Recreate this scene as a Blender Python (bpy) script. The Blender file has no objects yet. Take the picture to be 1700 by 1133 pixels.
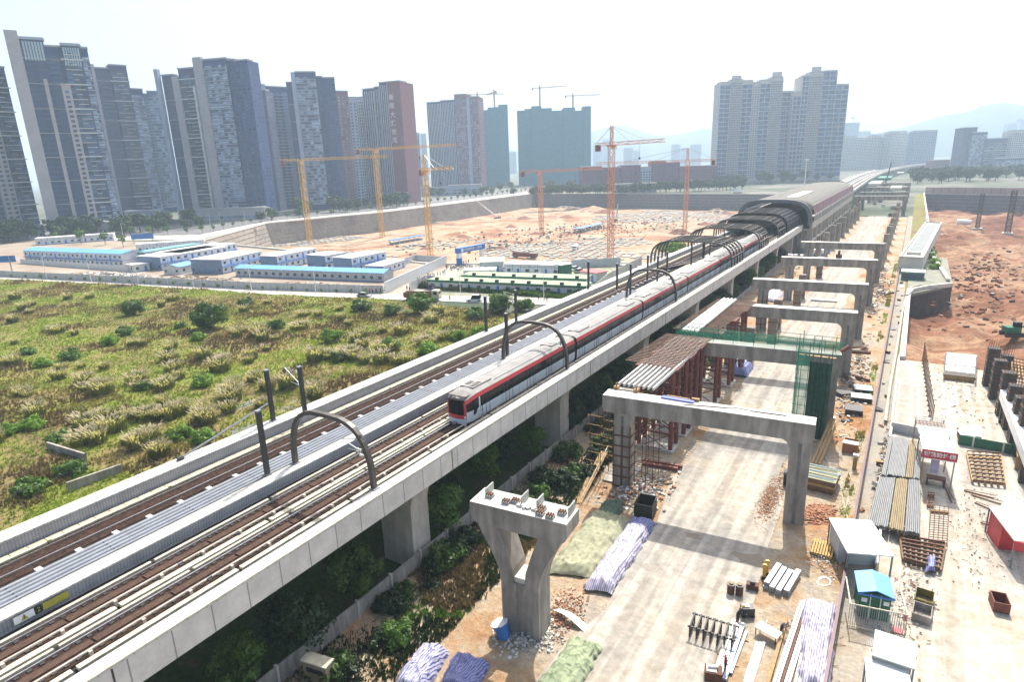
import bpy, math, random
import numpy as np
from mathutils import Vector, Matrix
from mathutils.geometry import tessellate_polygon
random.seed(7); RNG=np.random.default_rng(7)
S=bpy.context.scene; C=S.collection
PI=math.pi
# ---------------------------------------------------------------- camera
H=36.2; F=1044.57; PCX,PCY=850.,566.5
def _axes():
    th,ro,yw=map(math.radians,(15.727,-1.956,32.374))
    fw=Vector((-math.sin(yw)*math.cos(th),math.cos(yw)*math.cos(th),-math.sin(th)))
    r0=Vector((math.cos(yw),math.sin(yw),0)); u0=r0.cross(fw)
    return math.cos(ro)*r0+math.sin(ro)*u0, -math.sin(ro)*r0+math.cos(ro)*u0, fw
AR,AU,AF=_axes()
cam=bpy.data.cameras.new('camera'); co=bpy.data.objects.new('camera',cam); C.objects.link(co)
m=Matrix((AR,AU,-AF)).transposed().to_4x4(); m.translation=(0,0,H); co.matrix_world=m
cam.sensor_width=36; cam.lens=F/1700*36; cam.clip_end=30000; cam.clip_start=.5
S.camera=co
# ---------------------------------------------------------------- world, sun, exposure
SUN_EL,SUN_AZ=52.0,-10.0      # azimuth from +Y, negative towards -X
w=bpy.data.worlds.new("World"); S.world=w; w.use_nodes=True
nt=w.node_tree; bg=nt.nodes['Background']
sky=nt.nodes.new('ShaderNodeTexSky'); sky.sky_type='NISHITA'; sky.sun_disc=False
sky.sun_elevation=math.radians(SUN_EL); sky.sun_rotation=math.radians(SUN_AZ)
sky.air_density=1.0; sky.dust_density=6.0; sky.ozone_density=1.0
nt.links.new(sky.outputs[0],bg.inputs[0]); bg.inputs[1].default_value=0.14
sl=bpy.data.lights.new('sun','SUN'); sl.energy=4.9; sl.angle=math.radians(.5); sl.color=(1,.95,.87)
so=bpy.data.objects.new('sun',sl); C.objects.link(so)
e,a=math.radians(SUN_EL),math.radians(SUN_AZ)
sd=Vector((math.sin(a)*math.cos(e),math.cos(a)*math.cos(e),math.sin(e)))
so.rotation_euler=sd.to_track_quat('Z','Y').to_euler(); so.location=(0,0,300)
S.view_settings.view_transform='Standard'; S.view_settings.look='None'
S.view_settings.exposure=0.72; S.view_settings.gamma=1
S.render.engine='CYCLES'; S.cycles.volume_bounces=3; S.cycles.max_bounces=8
# ---------------------------------------------------------------- helpers
def ray(px,py): return AR*((px-PCX)/F)+AU*((PCY-py)/F)+AF
def G(px,py,z=0.):
    d=ray(px,py); s=(z-H)/d.z; return Vector((d.x*s,d.y*s,z))
def D(px,dep,z=0.):          # the point in image column px, dep metres ahead of the camera, at height z
    a=ray(px,0).z; b=ray(px,1000).z; py=((z-H)/dep-a)/(b-a)*1000
    P=ray(px,py)*dep; return Vector((P.x,P.y,z))
def proj(P):
    P=Vector(P)-Vector((0,0,H)); d=P.dot(AF); return PCX+F*P.dot(AR)/d, PCY-F*P.dot(AU)/d
def ztop(P,py):              # height at which the vertical through P reaches image row py
    lo,hi=-20.,600.
    for _ in range(40):
        mid=(lo+hi)/2
        if proj((P[0],P[1],mid))[1]>py: lo=mid
        else: hi=mid
    return lo
def tag(o,label=None,cat=None,group=None,kind=None):
    if label: o['label']=label
    if cat: o['category']=cat
    if group: o['group']=group
    if kind: o['kind']=kind
    return o
def thing(name,label,cat,loc=(0,0,0),rz=0,group=None):
    o=bpy.data.objects.new(name,None); C.objects.link(o); o.empty_display_size=.1
    o.location=loc; o.rotation_euler=(0,0,rz); return tag(o,label,cat,group)
def copy_tree(o,parent=None):
    c=o.copy(); C.objects.link(c)
    if parent: c.parent=parent
    for ch in list(o.children): copy_tree(ch,c)
    return c
def dup(o,loc=None,rz=None,label=None,group=None,sc=None):
    c=copy_tree(o)
    if loc is not None: c.location=loc
    if rz is not None: c.rotation_euler=(0,0,rz)
    if sc is not None: c.scale=(sc,)*3 if not hasattr(sc,'__len__') else sc
    if label: c['label']=label
    if group: c['group']=group
    return c
class MB:
    def __init__(s,T=None): s.v=[];s.f=[];s.mi=[];s.cur=0;s.T=T
    def _v(s,p):
        if s.T is not None: p=s.T@Vector(p)
        s.v.append(tuple(p)); return len(s.v)-1
    def face(s,pts):
        i=[s._v(p) for p in pts]; s.f.append(i); s.mi.append(s.cur)
    def fi(s,idx): s.f.append(idx); s.mi.append(s.cur)
    def hexa(s,p):            # 8 corners: bottom 4 ccw, top 4 ccw
        i=[s._v(q) for q in p]
        for q in ((3,2,1,0),(4,5,6,7),(0,1,5,4),(1,2,6,5),(2,3,7,6),(3,0,4,7)): s.fi([i[k] for k in q])
    def box(s,x0,x1,y0,y1,z0,z1):
        s.hexa([(x0,y0,z0),(x1,y0,z0),(x1,y1,z0),(x0,y1,z0),(x0,y0,z1),(x1,y0,z1),(x1,y1,z1),(x0,y1,z1)])
    def cbox(s,c,d,rz=0,rx=0,ry=0):
        M=Matrix.Translation(c)@Matrix.Rotation(rz,4,'Z')@Matrix.Rotation(rx,4,'X')@Matrix.Rotation(ry,4,'Y')
        x,y,z=d[0]/2,d[1]/2,d[2]/2
        s.hexa([M@Vector(q) for q in ((-x,-y,-z),(x,-y,-z),(x,y,-z),(-x,y,-z),(-x,-y,z),(x,-y,z),(x,y,z),(-x,y,z))])
    def beam(s,p,q,w,h=None):
        h=h or w; p,q=Vector(p),Vector(q); d=(q-p)
        if d.length<1e-6: return
        d.normalize(); up=Vector((0,0,1)) if abs(d.z)<.95 else Vector((0,1,0))
        r=d.cross(up).normalized(); u=r.cross(d)
        a=r*w/2; b=u*h/2
        s.hexa([p-a-b,p+a-b,q+a-b,q-a-b,p-a+b,p+a+b,q+a+b,q-a+b])
    def tube(s,p,q,r,n=8,r2=None,cap=True):
        r2=r if r2 is None else r2
        p,q=Vector(p),Vector(q); d=(q-p).normalized(); up=Vector((0,0,1)) if abs(d.z)<.95 else Vector((0,1,0))
        x=d.cross(up).normalized(); y=x.cross(d)
        A=[s._v(p+(x*math.cos(2*PI*k/n)+y*math.sin(2*PI*k/n))*r) for k in range(n)]
        B=[s._v(q+(x*math.cos(2*PI*k/n)+y*math.sin(2*PI*k/n))*r2) for k in range(n)]
        for k in range(n): s.fi([A[k],A[(k+1)%n],B[(k+1)%n],B[k]])
        if cap: s.fi(A[::-1]); s.fi(B)
    def path(s,pts,w,h=None):
        for a,b in zip(pts[:-1],pts[1:]): s.beam(a,b,w,h)
    def prism(s,poly,y0,y1):   # poly in XZ (ccw seen from -Y), extruded along Y
        n=len(poly)
        A=[s._v((x,y0,z)) for x,z in poly]; B=[s._v((x,y1,z)) for x,z in poly]
        s.fi(A); s.fi(B[::-1])
        for k in range(n): s.fi([A[k],B[k],B[(k+1)%n],A[(k+1)%n]])
    def sweep(s,prof,path,closed=True,caps=True): # prof [(off,z)], path [(x,y)] ; off to the right of travel
        P=[Vector((x,y)) for x,y in path]; rings=[]
        for k,p in enumerate(P):
            d=(P[min(k+1,len(P)-1)]-P[max(k-1,0)]).normalized(); r=Vector((d.y,-d.x))
            rings.append([s._v((p.x+r.x*o,p.y+r.y*o,z)) for o,z in prof])
        n=len(prof)
        for a,b in zip(rings[:-1],rings[1:]):
            for k in range(n if closed else n-1): s.fi([a[k],b[k],b[(k+1)%n],a[(k+1)%n]])
        if closed and caps: s.fi(rings[0]); s.fi(rings[-1][::-1])
    def build(s,name,mat,parent=None,world=False,smooth=False,label=None,cat=None,group=None,kind=None):
        me=bpy.data.meshes.new(name)
        v=s.v
        if world and parent is not None:
            L=parent.location; R=Matrix.Rotation(-parent.rotation_euler.z,4,'Z')
            v=[tuple(R@(Vector(p)-L)) for p in v]
        me.from_pydata(v,[],s.f); me.validate()
        ms=mat if isinstance(mat,(list,tuple)) else [mat]
        for q in ms: me.materials.append(q)
        if len(ms)>1 and len(me.polygons)==len(s.mi): me.polygons.foreach_set('material_index',s.mi)
        if smooth: me.polygons.foreach_set('use_smooth',[True]*len(me.polygons))
        o=bpy.data.objects.new(name,me); C.objects.link(o)
        if parent is not None: o.parent=parent
        return tag(o,label,cat,group,kind)
def npmesh(name,V,Fq,mats,mi=None,smooth=False):
    """fast mesh from numpy: V (n,3), Fq (m,k)"""
    me=bpy.data.meshes.new(name); k=Fq.shape[1]
    me.vertices.add(len(V)); me.vertices.foreach_set('co',V.astype('f').ravel())
    me.loops.add(Fq.size); me.loops.foreach_set('vertex_index',Fq.astype('i').ravel())
    me.polygons.add(len(Fq)); me.polygons.foreach_set('loop_start',np.arange(0,Fq.size,k,dtype='i'))
    me.polygons.foreach_set('loop_total',np.full(len(Fq),k,dtype='i'))
    for q in mats: me.materials.append(q)
    if mi is not None: me.polygons.foreach_set('material_index',mi.astype('i'))
    if smooth: me.polygons.foreach_set('use_smooth',np.ones(len(Fq),dtype=bool))
    me.update(calc_edges=True); return me
def link(name,me,parent=None,loc=(0,0,0),rz=0,**k):
    o=bpy.data.objects.new(name,me); C.objects.link(o); o.location=loc; o.rotation_euler=(0,0,rz)
    if parent: o.parent=parent
    return tag(o,**k)
# value noise for terrain
_N=RNG.random((256,256))
def vnoise(x,y,s):
    x=np.asarray(x,float)/s; y=np.asarray(y,float)/s
    xi=np.floor(x).astype(int); yi=np.floor(y).astype(int); fx=x-xi; fy=y-yi
    fx=fx*fx*(3-2*fx); fy=fy*fy*(3-2*fy); g=lambda i,j:_N[i%256,j%256]
    return (g(xi,yi)*(1-fx)+g(xi+1,yi)*fx)*(1-fy)+(g(xi,yi+1)*(1-fx)+g(xi+1,yi+1)*fx)*fy
def fbm(x,y,s,o=4): return sum(vnoise(x+31*k,y+17*k,s/2**k)*.5**k for k in range(o))/sum(.5**k for k in range(o))
def inpoly(x,y,poly):
    x=np.asarray(x);y=np.asarray(y);r=np.zeros(x.shape,bool);n=len(poly)
    for i in range(n):
        x0,y0=poly[i][0],poly[i][1];x1,y1=poly[(i+1)%n][0],poly[(i+1)%n][1]
        if y0==y1: continue
        c=((y0>y)!=(y1>y))&(x<(x1-x0)*(y-y0)/(y1-y0)+x0); r^=c
    return r
def grid(name,x0,x1,y0,y1,st,zf,mats,poly=None,kind='structure',skirt=None,mf=None):
    nx=max(2,int((x1-x0)/st)+1); ny=max(2,int((y1-y0)/st)+1)
    X,Y=np.meshgrid(np.linspace(x0,x1,nx),np.linspace(y0,y1,ny)); Z=zf(X,Y)
    V=np.stack([X.ravel(),Y.ravel(),Z.ravel()],1)
    i=(np.arange(ny-1)[:,None]*nx+np.arange(nx-1)[None,:]).ravel()
    Q=np.stack([i,i+1,i+nx+1,i+nx],1)
    cx=V[Q].mean(1)
    if poly is not None:
        k=inpoly(cx[:,0],cx[:,1],poly); Q=Q[k]; cx=cx[k]
        u,inv=np.unique(Q,return_inverse=True); V=V[u]; Q=inv.reshape(Q.shape)
    mi=mf(cx[:,0],cx[:,1]) if mf else None
    me=npmesh(name,V,Q,mats if isinstance(mats,list) else [mats],mi,smooth=True)
    return link(name,me,kind=kind)
# ---------------------------------------------------------------- materials
_M={}
def M(name,col,rough=.85,col2=None,scale=1.,var=.18,metal=0.,bump=0.,bscale=None,det=4,stretch=None,spec=None,trans=0,objrnd=0,streak=0):
    if name in _M: return _M[name]
    m=bpy.data.materials.new(name); m.use_nodes=True; n=m.node_tree.nodes; L=m.node_tree.links
    p=n['Principled BSDF']; p.inputs['Roughness'].default_value=rough; p.inputs['Metallic'].default_value=metal
    if spec is not None: p.inputs['Specular IOR Level'].default_value=spec
    tc=n.new('ShaderNodeTexCoord'); src=tc.outputs['Object']
    if stretch:
        mp=n.new('ShaderNodeMapping'); mp.inputs['Scale'].default_value=stretch; L.new(src,mp.inputs[0]); src=mp.outputs[0]
    no=n.new('ShaderNodeTexNoise'); no.inputs['Scale'].default_value=scale; no.inputs['Detail'].default_value=det+3
    no.inputs['Roughness'].default_value=.65
    L.new(src,no.inputs['Vector'])
    cr=n.new('ShaderNodeValToRGB'); c1=col; c2=col2 or tuple(min(1,c*(1-var*1.6)) for c in col)
    cr.color_ramp.elements[0].position=.36; cr.color_ramp.elements[1].position=.64
    cr.color_ramp.elements[0].color=(*c2,1); cr.color_ramp.elements[1].color=(*c1,1)
    L.new(no.outputs['Fac'],cr.inputs[0]); out=cr.outputs[0]
    if objrnd:
        oi=n.new('ShaderNodeObjectInfo'); hs=n.new('ShaderNodeHueSaturation'); mr=n.new('ShaderNodeMapRange')
        mr.inputs[3].default_value=1-objrnd; mr.inputs[4].default_value=1+objrnd
        L.new(oi.outputs['Random'],mr.inputs[0]); L.new(mr.outputs[0],hs.inputs['Value']); L.new(out,hs.inputs['Color']); out=hs.outputs[0]
    if streak:
        mp2=n.new('ShaderNodeMapping'); mp2.inputs['Scale'].default_value=(.9,.9,.10); n4=n.new('ShaderNodeTexNoise'); n4.inputs['Scale'].default_value=1.3; n4.inputs['Detail'].default_value=6
        L.new(tc.outputs['Object'],mp2.inputs[0]); L.new(mp2.outputs[0],n4.inputs['Vector']); m4=n.new('ShaderNodeMapRange'); m4.inputs[1].default_value=.38; m4.inputs[2].default_value=.62; m4.inputs[3].default_value=1-streak; m4.inputs[4].default_value=1.08
        L.new(n4.outputs['Fac'],m4.inputs[0]); x4=n.new('ShaderNodeMixRGB'); x4.blend_type='MULTIPLY'; x4.inputs[0].default_value=1; L.new(out,x4.inputs[1]); L.new(m4.outputs[0],x4.inputs[2]); out=x4.outputs[0]
    L.new(out,p.inputs['Base Color'])
    if bump:
        b=n.new('ShaderNodeBump'); b.inputs['Strength'].default_value=1; b.inputs['Distance'].default_value=bump
        n2=n.new('ShaderNodeTexNoise'); n2.inputs['Scale'].default_value=bscale or scale*4; n2.inputs['Detail'].default_value=5
        L.new(src,n2.inputs['Vector']); L.new(n2.outputs['Fac'],b.inputs['Height']); L.new(b.outputs[0],p.inputs['Normal'])
    if trans:
        t=n.new('ShaderNodeBsdfTranslucent'); mx=n.new('ShaderNodeMixShader'); mx.inputs[0].default_value=trans
        g=n.new('ShaderNodeMixRGB'); g.blend_type='MULTIPLY'; g.inputs[0].default_value=1; g.inputs[2].default_value=(1.5,1.6,.7,1)
        L.new(out,g.inputs[1]); L.new(g.outputs[0],t.inputs[0])
        L.new(p.outputs[0],mx.inputs[1]); L.new(t.outputs[0],mx.inputs[2]); L.new(mx.outputs[0],n['Material Output'].inputs[0])
    _M[name]=m; return m
def Mtile(name,col,joint,sx,sy,axis='xy',rough=.7,mortar=.03,var=.1,off=0.):
    """panel joints / tiles: brick texture on object coordinates"""
    if name in _M: return _M[name]
    m=bpy.data.materials.new(name); m.use_nodes=True; n=m.node_tree.nodes; L=m.node_tree.links
    p=n['Principled BSDF']; p.inputs['Roughness'].default_value=rough
    tc=n.new('ShaderNodeTexCoord'); sp=n.new('ShaderNodeSeparateXYZ'); cb=n.new('ShaderNodeCombineXYZ')
    L.new(tc.outputs['Object'],sp.inputs[0]); ax='xyz'
    L.new(sp.outputs[ax.index(axis[0])],cb.inputs[0]); L.new(sp.outputs[ax.index(axis[1])],cb.inputs[1])
    br=n.new('ShaderNodeTexBrick'); br.offset=off; br.inputs['Scale'].default_value=1
    br.inputs['Brick Width'].default_value=sx; br.inputs['Row Height'].default_value=sy
    br.inputs['Mortar Size'].default_value=mortar; br.inputs['Mortar Smooth'].default_value=.2
    c2=tuple(c*(1-var) for c in col)
    br.inputs['Color1'].default_value=(*col,1); br.inputs['Color2'].default_value=(*c2,1); br.inputs['Mortar'].default_value=(*joint,1)
    L.new(cb.outputs[0],br.inputs[0])
    no=n.new('ShaderNodeTexNoise'); no.inputs['Scale'].default_value=.7; no.inputs['Detail'].default_value=8; no.inputs['Roughness'].default_value=.7
    L.new(tc.outputs['Object'],no.inputs[0])
    mr=n.new('ShaderNodeMapRange'); mr.inputs[1].default_value=.3; mr.inputs[2].default_value=.7; mr.inputs[3].default_value=.72; mr.inputs[4].default_value=1.05
    L.new(no.outputs[0],mr.inputs[0])
    mx=n.new('ShaderNodeMixRGB'); mx.blend_type='MULTIPLY'; mx.inputs[0].default_value=1
    L.new(br.outputs[0],mx.inputs[1]); L.new(mr.outputs[0],mx.inputs[2]); L.new(mx.outputs[0],p.inputs['Base Color'])
    _M[name]=m; return m
def Mramp(name,stops,scale,rough=.95,bump=.1,bscale=2.,mix2=None,det=8,rut=0):
    """soil / field colours from a multi-stop ramp over two noises"""
    if name in _M: return _M[name]
    m=bpy.data.materials.new(name); m.use_nodes=True; n=m.node_tree.nodes; L=m.node_tree.links
    p=n['Principled BSDF']; p.inputs['Roughness'].default_value=rough; p.inputs['Specular IOR Level'].default_value=.2
    tc=n.new('ShaderNodeTexCoord')
    no=n.new('ShaderNodeTexNoise'); no.inputs['Scale'].default_value=scale; no.inputs['Detail'].default_value=det; no.inputs['Roughness'].default_value=.7
    no.inputs['Distortion'].default_value=.15
    L.new(tc.outputs['Object'],no.inputs[0])
    cr=n.new('ShaderNodeValToRGB'); el=cr.color_ramp.elements
    while len(el)<len(stops): el.new(.5)
    for k,(ps,c) in enumerate(stops): el[k].position=ps; el[k].color=(*c,1)
    L.new(no.outputs[0],cr.inputs[0])
    n3=n.new('ShaderNodeTexNoise'); n3.inputs['Scale'].default_value=bscale; n3.inputs['Detail'].default_value=6; n3.inputs['Roughness'].default_value=.75
    L.new(tc.outputs['Object'],n3.inputs[0])
    mr=n.new('ShaderNodeMapRange'); mr.inputs[1].default_value=.3; mr.inputs[2].default_value=.7; mr.inputs[3].default_value=.65; mr.inputs[4].default_value=1.2
    L.new(n3.outputs[0],mr.inputs[0])
    mx=n.new('ShaderNodeMixRGB'); mx.blend_type='MULTIPLY'; mx.inputs[0].default_value=1
    L.new(cr.outputs[0],mx.inputs[1]); L.new(mr.outputs[0],mx.inputs[2]); outc=mx.outputs[0]
    if rut:
        mp2=n.new('ShaderNodeMapping'); mp2.inputs['Scale'].default_value=(1.1,.035,1); n4=n.new('ShaderNodeTexNoise'); n4.inputs['Scale'].default_value=1.; n4.inputs['Detail'].default_value=5; n4.inputs['Distortion'].default_value=.3
        L.new(tc.outputs['Object'],mp2.inputs[0]); L.new(mp2.outputs[0],n4.inputs['Vector']); m4=n.new('ShaderNodeMapRange'); m4.inputs[1].default_value=.40; m4.inputs[2].default_value=.60; m4.inputs[3].default_value=1-rut; m4.inputs[4].default_value=1.08
        L.new(n4.outputs['Fac'],m4.inputs[0]); x4=n.new('ShaderNodeMixRGB'); x4.blend_type='MULTIPLY'; x4.inputs[0].default_value=1; L.new(outc,x4.inputs[1]); L.new(m4.outputs[0],x4.inputs[2]); outc=x4.outputs[0]
    L.new(outc,p.inputs['Base Color'])
    if bump:
        b=n.new('ShaderNodeBump'); b.inputs['Distance'].default_value=bump; L.new(n3.outputs[0],b.inputs['Height']); L.new(b.outputs[0],p.inputs['Normal'])
    _M[name]=m; return m
def Mglass(name,c1,c2,cell=(1.6,1.6,3.),rough=.12):
    """window glass whose tone changes from pane to pane"""
    if name in _M: return _M[name]
    m=bpy.data.materials.new(name); m.use_nodes=True; n=m.node_tree.nodes; L=m.node_tree.links
    p=n['Principled BSDF']; p.inputs['Roughness'].default_value=rough
    tc=n.new('ShaderNodeTexCoord'); mp=n.new('ShaderNodeMapping'); mp.inputs['Scale'].default_value=tuple(1/c for c in cell)
    fl=n.new('ShaderNodeVectorMath'); fl.operation='FLOOR'; wn=n.new('ShaderNodeTexWhiteNoise')
    L.new(tc.outputs['Object'],mp.inputs[0]); L.new(mp.outputs[0],fl.inputs[0]); L.new(fl.outputs[0],wn.inputs[0])
    cr=n.new('ShaderNodeValToRGB'); e=cr.color_ramp.elements; e[0].color=(*c1,1); e[1].color=(*c2,1); e[0].position=.2
    L.new(wn.outputs['Value'],cr.inputs[0]); L.new(cr.outputs[0],p.inputs['Base Color'])
    _M[name]=m; return m
CONC=M('concrete',(.52,.48,.42),.85,streak=.14,scale=.5,var=.16,bump=.02,bscale=6)
CONCD=M('concrete_weathered',(.40,.365,.32),.9,streak=.22,scale=.7,var=.28,bump=.02,bscale=5,stretch=(1,1,.35))
CONCP=M('concrete_pale',(.66,.63,.57),.9,scale=.4,var=.12)
STEELD=M('dark_painted_steel',(.045,.047,.05),.5,scale=2,var=.2)
STEELG=M('grey_steel',(.30,.32,.34),.45,scale=3,var=.2,metal=.3)
RUST=M('rusty_steel',(.16,.07,.04),.8,col2=(.09,.04,.025),scale=2.5)
RUSTR=M('red_oxide_steel',(.22,.06,.04),.7,col2=(.13,.045,.03),scale=2)
WHITE=M('white_paint',(.86,.86,.85),.5,scale=.6,var=.07)
BLUE=M('blue_paint',(.05,.20,.55),.5,scale=1,var=.12)
BLUER=M('blue_sheet_roof',(.16,.42,.72),.45,scale=.4,var=.12)
BLACKM=M('black_rubber',(.02,.02,.022),.6,scale=3,var=.2)
RED=M('red_paint',(.55,.04,.05),.5,scale=2,var=.12)
YEL=M('crane_yellow',(.72,.42,.05),.5,scale=1.5,var=.15)
ORG=M('crane_orange',(.66,.26,.10),.5,scale=1.5,var=.15)
WOOD=M('timber',(.42,.27,.12),.85,scale=3,var=.25,stretch=(1,1,1))
SKIN=M('skin',(.45,.28,.2),.6)
# ================================================================ GROUND
def P2(px,py,z=0.): p=G(px,py,z); return (p.x,p.y)
SOIL=Mramp('site_soil',[(.28,(.26,.11,.05)),(.38,(.36,.19,.09)),(.46,(.40,.28,.17)),(.54,(.42,.35,.26)),(.64,(.34,.30,.25)),(.76,(.26,.24,.21))],.09,bump=.25,bscale=1.6)
REDSOIL=Mramp('red_earth',[(.30,(.10,.038,.022)),(.40,(.18,.075,.04)),(.49,(.26,.12,.065)),(.55,(.38,.25,.15)),(.60,(.27,.125,.07)),(.72,(.18,.08,.045))],.028,bump=.5,bscale=.7)
PITSOIL=Mramp('pit_floor_soil',[(.32,(.20,.095,.055)),(.40,(.30,.15,.085)),(.47,(.40,.26,.16)),(.53,(.44,.35,.25)),(.58,(.32,.18,.105)),(.68,(.22,.11,.07))],.02,bump=.3,bscale=.4)
FIELD=Mramp('field_soil_and_turf',[(.28,(.06,.09,.015)),(.38,(.12,.16,.022)),(.46,(.20,.22,.04)),(.52,(.25,.20,.08)),(.58,(.17,.12,.06)),(.66,(.17,.18,.04)),(.78,(.09,.13,.02))],.05,bump=.35,bscale=1.2)
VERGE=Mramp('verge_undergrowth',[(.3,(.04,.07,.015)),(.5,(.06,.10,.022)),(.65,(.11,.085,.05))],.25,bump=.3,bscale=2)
CITY=Mramp('far_ground',[(.35,(.05,.08,.04)),(.5,(.12,.13,.10)),(.6,(.22,.21,.19))],.012,bump=0)
ROADC=Mramp('concrete_road_dusty',[(.30,(.43,.36,.27)),(.40,(.46,.40,.32)),(.50,(.41,.375,.32)),(.60,(.36,.34,.305)),(.70,(.44,.395,.33)),(.8,(.48,.41,.31))],.05,bump=0,bscale=.9,rough=.9,rut=.25)
YARDC=Mramp('yard_concrete',[(.3,(.34,.27,.19)),(.42,(.44,.385,.30)),(.52,(.49,.45,.385)),(.62,(.43,.40,.35)),(.8,(.35,.30,.235))],.07,bump=0,bscale=.8,rut=.2)
PATHM=Mramp('service_path_concrete',[(.3,(.30,.22,.14)),(.45,(.36,.32,.26)),(.6,(.28,.27,.25)),(.8,(.40,.33,.24))],.12,bump=.02,bscale=3)
PAVE=Mramp('street_pavement',[(.3,(.42,.38,.32)),(.5,(.52,.48,.43)),(.7,(.47,.45,.42))],.08,bump=.02,bscale=1)
PITL=[P2(330,402),P2(440,372),P2(500,365.5),P2(629,354),P2(760,338),P2(885,322),P2(1050,322),P2(1225,322)]
xe=-62.
PITL[-1]=(-150,660); PITL+=[(-66,640),(xe,420),(xe,205),P2(1000,440),P2(720,440),P2(560,424)]
PITR=[(1.6,128),(1.8,196),(11.,213),(8,260),(7,653),P2(1700,325),(420,560),(420,150),(120,120),(40,124)]
def pin(poly,f=.5):
    return poly
me=bpy.data.meshes.new('ground')
R=9400.
outer=[(-R,-450),(R,-450),(R,R),(-R,R)]
loops=[[Vector((x,y,0)) for x,y in pl] for pl in (outer,PITL,PITR)]
tri=tessellate_polygon(loops); allv=[tuple(v) for l in loops for v in l]
me.from_pydata(allv,[],[t for t in tri]); me.materials.append(CITY)
# keep normals up
import bmesh
bm=bmesh.new(); bm.from_mesh(me)
for f in bm.faces:
    if f.normal.z<0: f.normal_flip()
bm.to_mesh(me); bm.free(); me.update()
link('ground',me,kind='structure')
# left pit floor with mounds
MND=[(px,py,r,h) for px,py,r,h in ((985,352,22,6),(925,360,20,4),(860,362,16,4),(1105,386,15,6),(1150,372,14,4),(840,376,12,3),(880,388,10,3),(820,412,10,3.5),(760,392,13,3),(700,412,9,2.5),(1190,355,14,4),(1060,370,9,2),(940,348,18,3),(790,352,18,4),(740,372,14,2))]
MP=[(G(px,py,-16),r,h) for px,py,r,h in MND]
def zl(X,Y):
    Z=-16.4+1.2*fbm(X,Y,40)+.5*fbm(X,Y,7)
    for c,r,h in MP:
        d2=((X-c.x)**2+(Y-c.y)**2)/r**2; Z=Z+h*np.exp(-d2*2.2)*(.75+.5*fbm(X,Y,6))
    return Z
xs=[p[0] for p in PITL]; ys=[p[1] for p in PITL]
grid('pit_floor',min(xs)-4,max(xs)+6,min(ys)-4,max(ys)+4,3.,zl,PITSOIL)
# spoil heaps on the pit floor
HEAP=Mramp('heap_earth',[(.3,(.16,.065,.045)),(.5,(.24,.11,.075)),(.7,(.32,.19,.13))],.15,bump=.3,bscale=.8)
for k_,(c_,r_,h_) in enumerate(MP):
    for j_ in range(2):
        rr=r_*(.55 if j_ else .8); hh=h_*(.7 if j_ else 1.0); ox,oy=c_.x+(j_*r_*.9),c_.y-(j_*r_*.7)
        if not inpoly(np.array([ox]),np.array([oy]),PITL)[0]: continue
        n1,n2=26,9; V_=[(0,0,hh*.8)]; F_=[]
        for a_ in range(1,n2+1):
            for b_ in range(n1):
                t_=a_/n2; th_=2*PI*b_/n1; q_=rr*t_*(1+.3*(float(fbm(ox+4*math.cos(th_),oy+4*math.sin(th_),3))-.5)*2); V_.append((q_*math.cos(th_)*1.3,q_*math.sin(th_),hh*((1-t_)**1.1)*(.6+.7*float(fbm(ox+q_*math.cos(th_),oy+q_*math.sin(th_),4)))-.6*t_))
        me_=bpy.data.meshes.new('spoil_heap'); F_=[(0,1+b_,1+(b_+1)%n1) for b_ in range(n1)]+[(1+a_*n1+b_,1+(a_+1)*n1+b_,1+(a_+1)*n1+(b_+1)%n1,1+a_*n1+(b_+1)%n1) for a_ in range(n2-1) for b_ in range(n1)]
        me_.from_pydata(V_,[],F_); me_.materials.append(HEAP); me_.polygons.foreach_set('use_smooth',[True]*len(me_.polygons)); link('spoil_heap',me_,loc=(ox,oy,-15.6),label='reddish brown spoil heap on the floor of the big pit',cat='heap',group='spoil heaps in the pit')
# right excavation: ramps down from the near side
def zr(X,Y):
    t=np.clip((Y-128)/150,0,1); Z=-14*t*t*(3-2*t)-.3
    Z=Z+(fbm(X,Y,26)-.45)*8*np.clip((Y-128)/30,0,1)+3.2*(fbm(X*1.3,Y,9)-.5)*np.clip((Y-132)/20,0,1)+2.4*(fbm(X,Y,3.4)-.5)-5*np.exp(-((X-7)**2/60+(Y-175)**2/900))+1.2*np.abs(np.sin(X*.22+2.5*fbm(X,Y,22)*3))*np.clip((Y-140)/20,0,1)
    Z=Z+5*np.exp(-((X-38)**2/500+(Y-232)**2/260))+4*np.exp(-((X-52)**2/200+(Y-190)**2/90))-4*np.exp(-((X-34)**2/90+(Y-175)**2/40))
    Z=Z+2.5*np.exp(-((X-16)**2/60+(Y-262)**2/300))
    return np.where(Y<130,-.05,Z)
grid('excavation_floor',1.2,424,118,662,1.5,zr,REDSOIL)
VG2=None
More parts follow.
